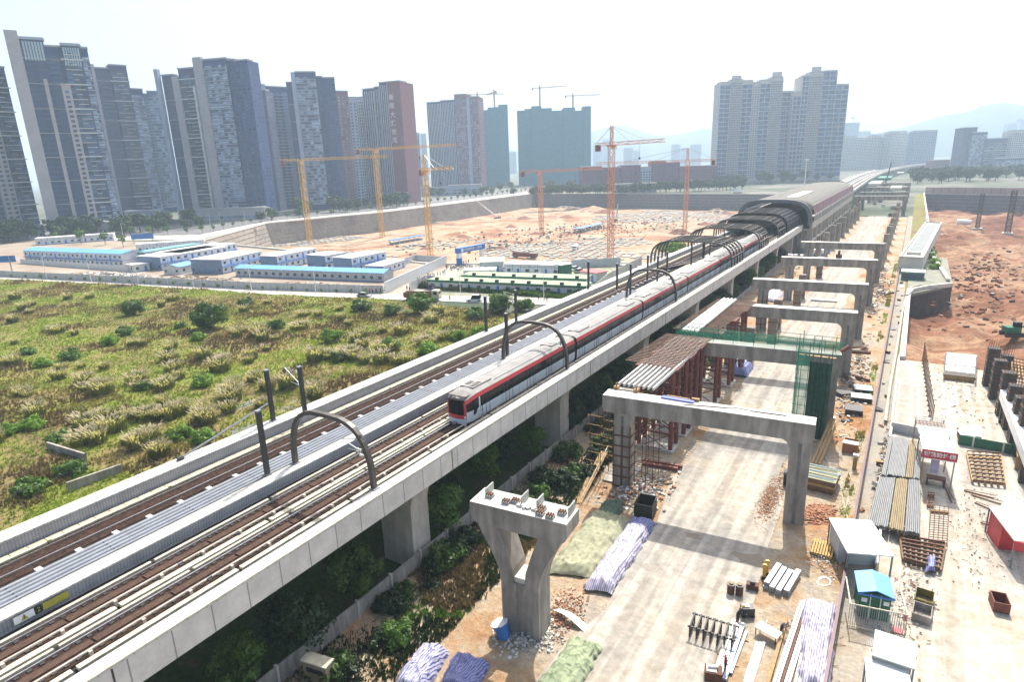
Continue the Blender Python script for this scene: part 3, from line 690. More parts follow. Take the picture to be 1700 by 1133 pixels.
# ================================================================ ARCHES AND POLES
ARM=M('arch_bronze_steel',(.085,.075,.065),.5,scale=1.5,var=.2)
def arch_pts(xl,xr,zb,zt,n=16,k=2.6):
    xm=(xl+xr)/2; a=(xr-xl)/2; pts=[]
    for i in range(n+1):
        th=PI-PI*i/n; c,s=math.cos(th),math.sin(th)
        pts.append((xm+a*math.copysign(abs(c)**(2/k*.8),c),zb+(zt-zb)*abs(s)**(2/k*1.05)))
    return pts
def arch(b,xl,xr,y,zb,zt,w=.35,d=.42,n=18,k=2.6):
    P=arch_pts(xl,xr,zb,zt,n,k)
    I=[]
    for i,(x,z) in enumerate(P):
        p0=Vector(P[max(i-1,0)]); p1=Vector(P[min(i+1,n)]); t_=(p1-p0).normalized(); nn=Vector((t_.y,-t_.x))
        I.append((x+nn.x*w,z+nn.y*w))
    A=[[b._v((x,yy,z)) for x,z in L] for yy in (y-d/2,y+d/2) for L in (P,I)]
    o0,i0,o1,i1=A
    for k_ in range(n):
        b.fi([o0[k_],o0[k_+1],i0[k_+1],i0[k_]]); b.fi([o1[k_+1],o1[k_],i1[k_],i1[k_+1]])
        b.fi([o0[k_+1],o0[k_],o1[k_],o1[k_+1]]); b.fi([i0[k_],i0[k_+1],i1[k_+1],i1[k_]])
WIRE=M('insulator_white',(.7,.7,.68),.5)
for (y,lab) in ((32.8,'nearest dark catenary arch over the tracks in front of the train'),(67.3,'dark catenary arch over the front car of the train'),(110.8,'dark catenary arch over the middle of the train, third from the camera')):
    t=thing('catenary_arch',lab,'arch',(-39.35,y,11.1),group='single arches over the right viaduct')
    b=MB(); arch(b,-4.95,4.95,0,0,5.7); b.build('arch_rib',ARM,t)
    for s in (-4.8,4.8):
        b=MB(); b.box(s-.35,s+.35,-.35,.35,0,.08); b.build('base_plate',STEELG,t)
    b=MB(); b.beam((3.9,0,4.6),(3.9,0,3.0),.12); b.beam((3.9,0,3.0),(1.7,0,3.7),.06); b.beam((3.9,0,4.2),(1.7,0,3.75),.05); b.beam((3.9,0,3.1),(2.2,0,2.95),.05); b.build('cantilever',STEELG,t)
    for (x,z) in ((3.6,3.15),(3.6,4.1),(3.9,2.7)):
        b=MB(); b.tube((x,0,z),(x-.35,0,z+.03),.11,6); b.build('insulator',WIRE,t)
def pole(x,y,lab,hgt=5.6,side=-1,brack=True,zb=11.1,grp='catenary poles on the viaducts'):
    t=thing('catenary_pole',lab,'pole',(x,y,zb),group=grp)
    b=MB(); b.box(-.16,.16,-.2,.2,0,hgt); b.build('post',STEELD,t)
    b=MB(); b.box(-.3,.3,-.32,.32,0,.07); b.build('base_plate',STEELG,t)
    b=MB(); b.box(-.2,.2,-.24,.24,hgt-.12,hgt+.02); b.build('cap',STEELG,t)
    if brack:
        b=MB(); b.beam((0,0,hgt-.8),(side*2.4,0,hgt-.4),.06); b.beam((0,0,hgt-2.2),(side*2.4,0,hgt-.5),.06); b.beam((0,0,hgt-2.2),(side*1.7,0,hgt-2.0),.05); b.build('cantilever',STEELG,t)
        for z in (hgt-.8,hgt-2.2):
            b=MB(); b.tube((side*.2,0,z),(side*.55,0,z+.08),.11,6); b.build('insulator',WIRE,t)
    return t
pole(-44.6,30.2,'thick dark pole beside the left foot of the nearest arch',5.9,1,False)
pole(-44.5,68.9,'dark pole beside the left foot of the arch over the front car',5.9,1,False)
pole(-44.5,113.6,'dark pole beside the left foot of the third arch over the train',5.9,1,False)
for (y,y2,w_) in ((38.4,41.4,'nearest'),(78.3,85.6,'second nearest'),(115.5,116.8,'third nearest')):
    pole(-54.3,y,f'thin dark pole on the field side parapet of the left viaduct, {w_} of them',5.6,1,False)
    pole(-48.6 if y>100 else (-52.9 if y<50 else -53.3),y2,f'dark pole with a white cantilever arm over the left track, {w_} of them',5.3,-1)
pole(-52.6,40.6,'short mast just behind the nearest cantilever pole of the left track',.4,1,False) if False else None
# tension rod / stay on left parapet
t=thing('cable_duct','dark inclined pipe clamped on the field side parapet at left','pipe',(-54.6,29,11.15))
b=MB(); b.tube((-54.2,28.2,11.25),(-54.6,38.3,13.0),.09,6); b.build('pipe',STEELG,t,world=True)
b=MB(); b.box(-54.4,-54.0,27.9,28.4,11.1,11.4); b.build('clamp',STEELD,t,world=True)
# wires
for x,z,lab in ((-37.75,14.9,'thin contact wire over the train track'),(-50.7,15.3,'thin contact wire over the left single track')):
    b=MB(); 
    for k in range(8): b.beam((x,Y0+36*k,z),(x,Y0+36*(k+1),z),.025)
    tag(b.build('contact_wire',STEELD),lab,'wire')
# arch clusters spanning both decks
def cluster(ys,lab,dark=False,xl=-54.6,xr=-34.4):
    t=thing('canopy_frame',lab,'frame',((xl+xr)/2,ys[0],11.1),group='rib frames of the approach canopy')
    for y in ys:
        b=MB(); arch(b,xl,xr,y,11.1,16.9,.38,.3,26,3.2); b.build('arch_rib',ARM,t,world=True)
    P=arch_pts(xl,xr,11.1,16.9,26,3.2)
    for i in (2,4,5,7,9,11,13,15,17,19,21,22,24):
        x,z=P[i]; b=MB(); b.beam((x,ys[0]-.3,z-.1),(x,ys[-1]+.3,z-.1),.16); b.build('purlin',ARM,t,world=True)
    for y in (ys[0],ys[-1]):
        b=MB(); b.box(-44.35,-44.05,y-.15,y+.15,11.1,16.7); b.build('post',STEELD,t,world=True)
    return t
cluster([152.5,155.3,158.1,160.9,163.7],'nearest five ribbed canopy frame over both track decks')
cluster([184,187,190,193,196],'middle ribbed canopy frame over both track decks')
cluster([212,215,218,221,224],'ribbed canopy frame closest to the station mouth')
for i,(x,y,hh) in enumerate(((-46.2,134,5.6),(-46.4,141,5.6),(-46.2,170,5.),(-46,176,5.),(-48.5,134,5.6))): pole(x,y,['short dark post between the decks just before the nearest canopy frame','dark post between the decks close to the nearest canopy frame','dark post between the decks behind the nearest canopy frame','second dark post between the decks behind the nearest canopy frame','dark post at the left track just before the nearest canopy frame'][i],hh,1,False,10.1,'posts between the decks near the station')
# ================================================================ STATION
SRF=Mtile('standing_seam_roof',(.23,.22,.20),(.15,.15,.14),30,1.6,'yx',.95,.06,.05); SRF.node_tree.nodes['Principled BSDF'].inputs['Specular IOR Level'].default_value=.1; SRF2=M('station_roof_rim',(.17,.18,.19),.7,scale=1)
SKY_=M('skylight_panel',(.45,.45,.42),.7,scale=1); MAR=M('maroon_cladding',(.17,.085,.10),.7,scale=.6,var=.12)
SGL=Mglass('station_glass',(.06,.10,.14),(.35,.42,.48),(1.5,1.5,1.5))
st=thing('metro_station','long barrel roofed elevated station with maroon side windows at the end of the viaduct','station',(-43.5,256,0))
XL,XR=-56.5,-30.6; SY0,SY1=255,424
def stprof(xl,xr,zb,zt,n=28): return arch_pts(xl,xr,zb,zt,n,3.0)
P=stprof(XL,XR,13.6,19.8)
def barrel(y0,y1,P,th=.3):
    b=MB(); n=len(P); seg=max(1,int((y1-y0)/12)); yy=np.linspace(y0,y1,seg+1)
    O=[[b._v((x,y,z)) for x,z in P] for y in yy]
    I=[[b._v((x,y,z-th)) for x,z in P] for y in yy]
    for a in range(seg):
        for k in range(n-1):
            b.fi([O[a][k],O[a][k+1],O[a+1][k+1],O[a+1][k]][::-1]); b.fi([I[a][k],I[a][k+1],I[a+1][k+1],I[a+1][k]])
    for k in range(n-1):
        b.fi([O[0][k],O[0][k+1],I[0][k+1],I[0][k]]); b.fi([O[-1][k],O[-1][k+1],I[-1][k+1],I[-1][k]][::-1])
    return b
PC=P[3:-3]
rf=barrel(SY0,SY1,PC).build('roof',SRF,st,world=True,smooth=True)
b=MB(); arch(b,XL-.3,XR+.3,SY0-.6,11.0,20.3,1.3,1.6,30,3.0); b.build('roof_end_rim',SRF2,st,world=True,smooth=False)
b=MB(); arch(b,XL-.3,XR+.3,SY1+.6,11.0,20.3,1.0,1.2,30,3.0); b.build('roof_end_rim',SRF2,st,world=True)
b=MB(); b.box(-42.9,-38.4,273,318,19.78,20.0); b.build('skylight',SKY_,rf,world=False).location=(0,0,0)
for o in list(rf.children): 
    o.location=-st.location
for k in range(18):
    y=SY0+6+k*9.4
    b=MB(); b.box(XR-1.15,XR+.12,y,y+8.6,14.3,17.0) if False else b.hexa([(XR-.3,y,14.4),(XR+.25,y,14.4),(XR+.25,y+8.9,14.4),(XR-.3,y+8.9,14.4),(XR-1.3,y,17.6),(XR-.75,y,17.6),(XR-.75,y+8.9,17.6),(XR-1.3,y+8.9,17.6)])
    q=b.build('maroon_panel',MAR,st,world=True)
    b=MB(); b.box(XR-.1,XR+.32,y+.6,y+8.2,12.0,14.0); b.build('window',SGL,st,world=True)
    for j in (0,4.4):
        b=MB(); b.box(XR+.1,XR+.5,y+j,y+j+.35,11.6,14.6); b.build('mullion',CONCP,st,world=True)
b=MB(); b.box(XR-.4,XR+.35,SY0,SY1,14.0,14.4); b.build('sill_band',CONCP,st,world=True)
b=MB(); b.box(XR-.5,XR+.4,SY0,SY1,9.6,11.9); b.build('side_wall',CONC,st,world=True)
b=MB(); b.box(XL,XL+.6,SY0,SY1,9.6,14.6); b.build('side_wall',CONC,st,world=True)
b=MB(); b.box(XL+.6,XR-.5,SY0,SY1,9.0,9.6); b.build('platform_slab',CONC,st,world=True)
b=MB(); b.box(-47.2,-43.6,SY0+8,SY1,10,11.2); b.build('platform',CONCP,st,world=True)
for k in range(14):
    y=SY0+4+k*12.6
    b=MB(); b.box(XR-1.5,XR+.3,y-.6,y+.6,0,9.6); b.build('column',CONC,st,world=True)
    b=MB(); b.box(XL+.3,XL+1.8,y-.6,y+.6,0,9.0); b.build('column',CONC,st,world=True)
b=MB(); b.box(XR-3.5,XR-3.0,SY0+14,SY1-8,0,9.0); b.build('concourse_wall',Mglass('concourse_glass',(.10,.13,.16),(.30,.36,.42),(3,3,3)),st,world=True)
b=MB(); b.box(XR-4,XR+.2,SY0+2,SY1,4.4,5.0); b.build('floor_edge',CONCP,st,world=True)
b=MB(); b.box(XL+1,XR-1,SY0+1.,SY0+2,0,9.0); b.build('end_wall',CONCD,st,world=True)
b=MB(); arch(b,XL+2,XR-3.4,SY0-27,11.1,17.6,.3,.3,26,3.2); 
# dark tunnel canopy in front of the station mouth
tc=thing('tunnel_canopy','dark glazed barrel canopy on the tracks right before the station mouth','canopy',(-44.5,230,11.1))
P2_=arch_pts(-54.4,-34.6,11.1,17.3,26,3.2)
barrel(229,256,P2_,.12).build('glazing',M('dark_canopy_glass',(.035,.05,.07),.2,scale=1),tc,world=True)
for k in range(10):
    b=MB(); arch(b,-54.6,-34.4,229+k*2.9,11.1,17.5,.3,.25,26,3.2); b.build('arch_rib',ARM,tc,world=True)
for i in (2,4,6,8,10,12,14,16,18,20,22,24):
    x,z=P2_[i]; b=MB(); b.beam((x,229,z+.08),(x,256,z+.08),.12); b.build('purlin',STEELG,tc,world=True)
# tall white mast behind station
p=G(1330,345); q=D(1334,560); t=thing('light_mast','tall thin white mast standing behind the station roof','mast',q)
b=MB(); zt=ztop(q,265); b.tube((0,0,0),(0,0,zt),.5,8,.25); b.build('pole',WHITE,t); b=MB(); b.box(-1.6,1.6,-.4,.4,zt-.5,zt+.5); b.build('lamp_head',WHITE,t)
# ================================================================ PORTALS
def filletpoly(x0,x1,z0,z1,r=.7,n=4):
    pts=[]
    for k in range(n+1):
        a_=PI+PI/2*k/n; pts.append((x0+r+r*math.cos(a_),z0+r+r*math.sin(a_)))
    for k in range(n+1):
        a_=1.5*PI+PI/2*k/n; pts.append((x1-r+r*math.cos(a_),z0+r+r*math.sin(a_)))
    return pts+[(x1,z1),(x0,z1)]
PAD=M('bearing_pad_grey',(.40,.38,.35),.9,scale=3)
def portal(y,lab,form=False,xl=-26.8,xr=-5.4,z1=11.2,hh=1.9,sk=-.075,grp='concrete portal frames of the unfinished viaduct',colw=1.9):
    t=thing('portal_frame',lab,'portal frame',(xr,y,0),math.atan(-sk)*1,group=grp)
    W=xr-xl
    b=MB(); b.prism(filletpoly(-W,0,z1-hh,z1,.55),0,2.1); b.build('crossbeam',CONCD,t)
    b=MB(); b.box(-W+.02,-.02,.03,2.07,z1+.001,z1+.03); b.build('beam_top',CONCP,t)
    for x0,s in ((-2.1,1),(-W+1.3,0)):
        b=MB(); r=1.1
        xa,xb=x0,x0+colw
        poly=[(xa,0),(xb,0),(xb,z1-hh+.02)]
        if s: poly+=[(xa-r,z1-hh+.02)]+[(xa-r+r*math.sin(k*PI/8),z1-hh-r+r*math.cos(k*PI/8)) for k in range(1,5)]
        else:
            poly=[(xa,0),(xb,0)]+[(xb+r-r*math.sin(k*PI/8),z1-hh-r+r*math.cos(k*PI/8)) for k in range(4,0,-1)]+[(xb+r,z1-hh+.02),(xa,z1-hh+.02)]
        b.prism(poly,.2,1.9)
        c=b.build('column',CONCD,t)
        b=MB(); b.box((xa+xb)/2-.16,(xa+xb)/2+.16,.19,.195,.1,z1-hh-.3); b.build('rebate',M('column_rebate',(.20,.19,.185),.95),c)
        if form and not s:
            f=MB()
            for z in np.arange(.3,7.6,1.25): f.box(xa-.12,xb+.12,.05,2.05,z,z+.12)
            for q_ in (xa-.05,(xa+xb)/2,xb-.05): f.box(q_,q_+.1,.02,.2,.1,7.8)
            f.build('formwork_clamp',RUST,t)
    return t
PT=[(62.1,'nearest whole concrete portal frame, with white steel beams resting on its left end'),(87.2,'concrete portal frame draped with green netting and scaffold'),(112.7,'concrete portal frame where the white pipes end, between the netted frame and a bare one'),(139.,'bare portal frame, fourth from the camera'),(172.3,'bare portal frame, fifth from the camera, with white sacks on its left end'),(205.,'bare portal frame beside the station mouth, sixth from the camera')]
for k,(y,l) in enumerate(PT): portal(y,l,form=k<4)
# inner posts (second row of short columns seen under frames 4-6)
for k,(y,x) in enumerate(((116,-22.3),(142,-22.0),(175,-21.8),(208,-21.5),(128,-20.5),(156,-20.2))):
    t=thing('formwork_column','brown formwork column standing on the soil left of the haul road','column',(x,y,0),group='formwork columns behind the portals')
    b=MB(); b.box(-.8,.8,-.8,.8,0,6.4); b.build('shutter',M('formwork_steel',(.26,.21,.17),.8,scale=1.5,var=.2),t)
    for z in (1.2,3.0,4.8):
        b=MB(); b.box(-.92,.92,-.92,.92,z,z+.12); b.build('clamp',RUST,t)
# far portals and pairs of bare columns along the haul road
for k,y in enumerate(range(232,420,21)):
    for x,s in ((-24.9,'left'),(-6.3,'right')):
        t=thing('bare_column',f'bare concrete column in the {s} row along the haul road beyond the portal frames','column',(x,y,0),group=f'bare columns, {s} row')
        b=MB(); b.box(-.85,.85,-.85,.85,0,8.2+.6*(k%3)); b.build('shaft',CONCD,t)
        b=MB()
        for i in range(3):
            for j in range(3): b.box(-.6+.6*i-.03,-.6+.6*i+.03,-.6+.6*j-.03,-.6+.6*j+.03,8.2+.6*(k%3),10+.6*(k%3))
        b.build('starter_bars',RUST,t,kind='stuff')
far=((432,'seventh portal frame from the camera, far down the haul road by the station end'),(474,'eighth portal frame, beyond the station end'),(540,'far portal frame with a green deck beyond the station'),(610,'farthest portal frame in the haze by the curving viaduct'))
for y,l in far: portal(y,l,False,-30.,-3.,11.2,2.4,0,'far portal frames')
# launching girders / green decks on the far portals
GRN=M('green_netting',(.02,.20,.12),.8,scale=2,var=.3)
for i,(px,py,w_,l_,m_) in enumerate(((1455,305,9,55,'pale'),(1488,313,7,30,'pale2'),(1470,296,12,60,'green'),(1495,288,7,22,'pale'))):
    g=G(px,py,12); lab={0:'long whitish girder lying on the far portal frames next to the curving track',1:'short whitish girder segment on the right of the far portal frames',2:'green decked girder span in the far haze',3:'small pale girder block farthest on the new line'}[i]
    t=thing('bridge_girder',lab,'girder',(g.x,g.y,11.3))
    b=MB(); b.prism([(-w_/2+1,0),(w_/2-1,0),(w_/2,1.6),(w_/2,1.9),(-w_/2,1.9),(-w_/2,1.6)],-l_/2,l_/2); b.build('box_girder',CONCP if m_!='green' else GRN,t)
    b=MB(); b.box(-w_/2,-w_/2+.2,-l_/2,l_/2,1.9,2.9); b.box(w_/2-.2,w_/2,-l_/2,l_/2,1.9,2.9); b.build('guard_net',GRN,t)
# ---- items on the portal tops
t=thing('bearing_cradle','steel cradle with two rusty jacks on the left end of the nearest portal beam','cradle',(-25,62.6,11.23))
b=MB(); b.box(-.9,1.2,.2,.8,0,.12); b.build('tray',CONCD,t)
for x in (-1.1,1.25):
    b=MB(); b.box(x-.25,x+.25,.1,.8,0,.35); b.tube((x,.4,.35),(x,.4,.7),.1,6); b.build('jack',WOOD,t)
t=thing('blue_tarp','crumpled blue tarp with a timber frame on the nearest portal beam','tarp',(-19,62.2,11.23))
b=MB(); b.box(-1.7,1.8,.1,.75,0,.16); b.build('sheet',M('royal_blue_tarp',(.10,.14,.5),.6,scale=2),t); b=MB(); b.box(-1.3,1.2,.8,1.0,0,.2); b.box(1.4,2.2,.8,1.2,0,.3); b.build('timber_frame',WOOD,t)
b=MB(); pts=[(-18,61.6,11.28),(-14,62.6,11.28),(-13,62.5,11.5),(-11.,62.9,11.28),(-8.2,63.2,11.28)]
b.path(pts,.07); tag(b.build('cable',BLACKM),'dark loose cable lying along the top of the nearest portal beam','cable')
t=thing('sack_pile','white sacks on the left end of the fifth portal frame beam','sacks',(-25,173,11.2))
for k,(x,y_) in enumerate(((0,.4),(.9,.7),(2.3,.5),(-.6,.9))):
    b=MB(); b.tube((x,y_,.25),(x+.7,y_+.1,.25),.28,8); b.build('sack',WHITE,t)
t=thing('steel_jack','rusty machine on the beam of the sixth portal frame','jack',(-14,173,11.2))
b=MB(); b.box(-.6,.7,.2,1.3,0,.9); b.build('base',RUST,t); b=MB(); b.box(-.2,.3,.4,.9,.9,1.9); b.build('post',RUST,t)
# ================================================================ Y PIER
t=thing('y_pier','near Y shaped concrete pier with bearing blocks on its crossbeam','pier',(-22.35,35.0,0),math.radians(4.5))
b=MB(); b.prism(filletpoly(-4.05,4.05,9.5,11.2,.75),0,2.4); b.build('crossbeam',CONCD,t)
b=MB(); b.box(-4.02,4.02,.03,2.37,11.201,11.24); b.build('beam_top',CONCP,t)
outer=[(1.6,4.9),(1.72,5.6),(1.95,6.4),(2.35,7.3),(2.85,8.2),(3.3,9.0),(3.5,9.55)]
inn=[(1.7,9.55),(1.65,9.3),(1.25,8.2),(.85,7.0),(.55,6.0),(.5,5.3)]
for s in (1,-1):
    b=MB(); poly=[(s*x,z) for x,z in outer]+[(s*x,z) for x,z in inn]+[(s*.5,4.9)]
    b.prism(poly if s>0 else poly[::-1],.12,2.28); b.build('arm',CONCD,t)
b=MB(); b.prism([(-1.6,0),(-.35,0),(-.35,.0),(.35,0),(1.6,0),(1.6,4.9),(-1.6,4.9)],.25,2.28); b.prism([(-1.6,0),(-.32,0),(-.25,4.9),(-1.6,4.9)],.12,.25); b.prism([(.32,0),(1.6,0),(1.6,4.9),(.25,4.9)],.12,.25)
b.build('stem',CONCD,t)
b=MB(); b.box(-.5,.5,.3,2.1,4.9,5.35); b.build('saddle',CONCP,t)
for i,(x,y_) in enumerate(((-2.9,1.2),(-1.3,.9),(-.7,1.3),(1.6,1.1),(1.75,.5),(3.2,1.2),(2.6,.4))):
    b=MB(); b.cbox((x,y_,11.36),(.62,.5,.22)); p_=b.build('bearing_plinth',PAD,t)
    b=MB(); 
    for a_ in (-.2,0,.2): b.box(x+a_-.06,x+a_+.06,y_-.2,y_+.2,11.47,11.6)
    b.build('bearing_block',RUST,p_)
for i,x in enumerate((-3.2,-.1,1.2,3.75)):
    b=MB(); b.box(x-.05,x+.05,1.1,2.3,11.24,11.95) if i!=99 else 0; b.build('mesh_screen',M('mesh_screen',(.40,.42,.38),.8),t)
b=MB()
for k in range(7): b.cbox((-.2+.25*k,.9+.12*math.sin(k*2),11.33),(.35,.25,.18),k*.7)
b.build('rubble',CONCP,t,kind='stuff')
# ================================================================ FALSEWORK between the portals
def bars(name,lab,quad,n,w,h,z,mat,grp=None,cat='beams'):
    """n parallel members between edge AB (start) and edge DC (end); each a part"""
    A,B,Cc,Dd=[Vector(q) for q in quad]
    t=thing(name,lab,cat,(A.x,A.y,z),group=grp)
    for k in range(n):
        f=(k+.5)/n; p=A.lerp(B,f); q=Dd.lerp(Cc,f)
        b=MB(); b.beam((p.x-A.x,p.y-A.y,h/2),(q.x-A.x,q.y-A.y,h/2),w,h); b.build('beam' if w>.1 else 'bar',mat,t)
    return t
WB=M('white_steel_beam',(.72,.72,.68),.5,scale=1,var=.1)
bars('steel_beam_row','row of long white steel beams resting on the left end of the nearest portal frame','',0,0,0,0,0) if False else None
bars('steel_beam_row','row of eight long white steel beams on the left end of the nearest portal frame',[(-26.6,64.1),(-22.0,64.3),(-22.0,86.5),(-26.9,86.5)],8,.17,.35,11.2,WB)
BRB=M('brown_batten',(.34,.22,.15),.8,scale=2,var=.3)
bars('batten_deck','nearer deck of thin brown battens above the shoring towers',[(-28.6,71.5),(-28.1,86.2),(-21.4,86.4),(-22.3,71.2)],23,.10,.12,11.75,BRB,'batten decks',cat='deck')
bars('batten_deck','farther deck of thin brown battens under the three white pipes',[(-28.2,89.2),(-27.6,112.4),(-20.8,112.6),(-21.9,89.0)],34,.10,.12,11.75,BRB,'batten decks',cat='deck')
t=thing('white_pipe_bundle','three long white pipes lying across the farther brown batten deck','pipes',(-25.2,88,11.9))
for k in range(4):
    b=MB(); b.tube((k*.62-1,-.2,.22),(k*.62-1,11.7,.22),.24,8); b.tube((k*.62-1,12.1,.22),(k*.62-1,23.6,.22),.24,8); b.build('pipe',WB,t)
SHOR=M('shoring_red',(.20,.055,.045),.7,scale=2,var=.25)
def shore(x0,x1,y,lab,h=11.0,grp='red shoring towers under the batten decks'):
    t=thing('shoring_tower',lab,'scaffold',((x0+x1)/2,y,0),group=grp); x=(x1-x0)/2
    for sx in (-x,x):
        for sy in (-1.1,1.1):
            b=MB(); b.tube((sx,sy,0),(sx,sy,h),.3,10); b.build('leg',SHOR,t)
    for z in (2.5,5.5,8.5):
        b=MB(); b.beam((-x,-1.1,z),(x,-1.1,z),.16); b.beam((-x,1.1,z),(x,1.1,z),.16); b.beam((-x,-1.1,z),(-x,1.1,z),.16); b.beam((x,-1.1,z),(x,1.1,z),.16); b.build('tie_beam',SHOR,t)
        b=MB(); b.beam((-x,-1.1,z-2.4),(x,-1.1,z),.1); b.beam((x,-1.1,z-2.4),(-x,-1.1,z),.1); b.build('cross_brace',STEELD,t)
    b=MB(); b.box(-x-.6,x+.6,-1.5,1.5,h,h+.3); b.build('head_beam',SHOR,t)
    b=MB(); b.box(-x-.5,x+.5,-1.7,1.7,0,.5); b.build('footing',CONC,t)
shore(-26.8,-22.6,73.5,'red shoring tower at the near end of the nearer batten deck'); shore(-26.8,-22.6,84.0,'red shoring tower right in front of the netted portal frame'); shore(-26.8,-22.6,79.,'red shoring tower in the middle under the nearer batten deck')
shore(-26.6,-22.0,92.5,'red shoring tower right behind the netted portal frame'); shore(-26.6,-22.0,101,'red shoring tower in the middle under the farther batten deck'); shore(-26.6,-22.0,108.5,'red shoring tower at the far end of the farther batten deck')
# scaffold beside the first portal's left column
t=thing('pipe_scaffold','thin pipe scaffold around the left column of the nearest portal frame','scaffold',(-26.5,62.5,0))
for x in (-2.2,-.9,3.3,4.6):
    for y_ in (-1.0,1.4,3.4):
        b=MB(); b.tube((x,y_,0),(x,y_,8.2),.05,6); b.build('upright',RUST,t)
for z in np.arange(1.2,8.3,1.15):
    for y_ in (-1.,3.4):
        b=MB(); b.beam((-2.5,y_,z),(-.6,y_,z),.06); b.build('ledger',WOOD,t); b=MB(); b.beam((3.1,y_,z),(4.9,y_,z),.06); b.build('ledger',RUST,t)
# netted scaffold at P3
NET=bpy.data.materials.new('green_safety_net'); NET.use_nodes=True
_n=NET.node_tree.nodes; _l=NET.node_tree.links; _p=_n['Principled BSDF']; _p.inputs['Base Color'].default_value=(.03,.32,.19,1); _p.inputs['Roughness'].default_value=.8
_t=_n.new('ShaderNodeBsdfTransparent'); _x=_n.new('ShaderNodeMixShader'); _x.inputs[0].default_value=.55
_l.new(_t.outputs[0],_x.inputs[1]); _l.new(_p.outputs[0],_x.inputs[2]); _l.new(_x.outputs[0],_n['Material Output'].inputs[0])
t=thing('netted_guardrail','green net guard rail along the top of the second portal frame','guard rail',(-16,88,11.2))
for (y_) in (-1.0,1.6):
    for x in np.arange(-11,10.9,2.7):
        b=MB(); b.tube((x,y_+.075*x*-0,0),(x,y_,1.7),.04,5); b.build('post',M('dark_green_tube',(.02,.10,.06),.6),t)
    b=MB()
    for k in range(24):
        x0,x1=-11+k*.9,-11+(k+1)*.9
        b.face([(x0,y_+.08*math.sin(k*1.3),0),(x1,y_+.08*math.sin(k*1.3+1.3),0),(x1,y_+.08*math.sin(k*1.3+1.3),1.2),(x0,y_+.08*math.sin(k*1.3),1.2)])
    b.build('net',NET,t)
    b=MB(); b.beam((-11,y_,1.65),(10.8,y_,1.65),.05); b.beam((-11,y_,1.0),(10.8,y_,1.0),.05); b.build('rail',M('dark_green_tube',(.02,.10,.06),.6),t)
t=thing('netted_scaffold_tower','scaffold tower wrapped in dark green net around the right column of the second portal frame','scaffold',(-7.6,86.6,0))
NETD=M('dense_green_net',(.018,.085,.05),.85,col2=(.010,.045,.028),scale=1.2,bump=.05)
for x in (-2.6,-1.3,0,1.3):
    for y_ in (-1.9,1.9):
        b=MB(); b.tube((x,y_,0),(x,y_,12.6+.6*((x*7)%2)),.05,5); b.build('upright',M('dark_green_tube',(.02,.10,.06),.6),t)
for z in np.arange(1,12,1.2):
    b=MB(); b.beam((-2.8,-1.9,z),(1.5,-1.9,z),.05); b.beam((-2.8,-1.9,z),(-2.8,1.9,z),.05); b.build('ledger',M('dark_green_tube',(.02,.10,.06),.6),t)
b=MB(); n=14
for k in range(n):
    x0,x1=-1.2+2.6*k/n,-1.2+2.6*(k+1)/n; w0,w1=.12*math.sin(k*1.9),.12*math.sin((k+1)*1.9)
    for r in range(10): b.face([(x0,-1.98+w0*(1+.3*math.sin(r)),.2+1.05*r),(x1,-1.98+w1*(1+.3*math.sin(r)),.2+1.05*r),(x1,-1.98+w1*(1+.3*math.sin(r+1)),.2+1.05*(r+1)),(x0,-1.98+w0*(1+.3*math.sin(r+1)),.2+1.05*(r+1))])
b.build('dense_net',NETD,t)
b=MB()
for k in range(8): b.face([(-2.75+.19*k,-1.95,.2),(-2.75+.19*(k+1),-1.95,.2),(-2.75+.19*(k+1),-1.95,12.2),(-2.75+.19*k,-1.95,12.2)])
for y0_ in (-1.9,0): b.face([(-2.8,y0_,.2),(-2.8,y0_+1.9,.2),(-2.8,y0_+1.9,12.2),(-2.8,y0_,12.2)])
b.build('net',NET,t)
for k in range(5):
    b=MB(); b.box(-2.6+k*.9,-1.9+k*.9,-1.7,-1.2,11.3,11.38); b.build('walk_board',WOOD,t)
b=MB(); b.tube((2.1,-.3,12.0),(2.9,.2,12.6),.3,8); b.build('concrete_hose',RUSTR,t)
# bent pipes on the soil to the right
# ================================================================ TOWERS
WDK=M('tower_dark_cladding',(.03,.065,.20),.7,scale=.3,var=.2); WGR=M('tower_grey_fin',(.42,.40,.42),.8,scale=.2,var=.1)
WBR=M('tower_brown_cladding',(.05,.06,.15),.8,scale=.3,var=.15); WPK=M('tower_pink_cladding',(.24,.11,.135),.8,scale=.2,var=.08)
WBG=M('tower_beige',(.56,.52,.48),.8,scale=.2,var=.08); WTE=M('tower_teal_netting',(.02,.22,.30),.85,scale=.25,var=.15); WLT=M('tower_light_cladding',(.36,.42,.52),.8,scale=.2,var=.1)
GDK=Mglass('tower_glass_dark',(.015,.025,.05),(.10,.17,.30),(3.1,3.1,3.)); GLT=Mglass('tower_glass_bright',(.05,.08,.14),(.42,.54,.68),(3.1,3.1,3.)); GBL=Mglass('tower_glass_blue',(.02,.04,.09),(.10,.18,.34),(3,3,3))
SLB=M('tower_slab_edge',(.62,.62,.63),.8,scale=.3,var=.08)
_UB={}
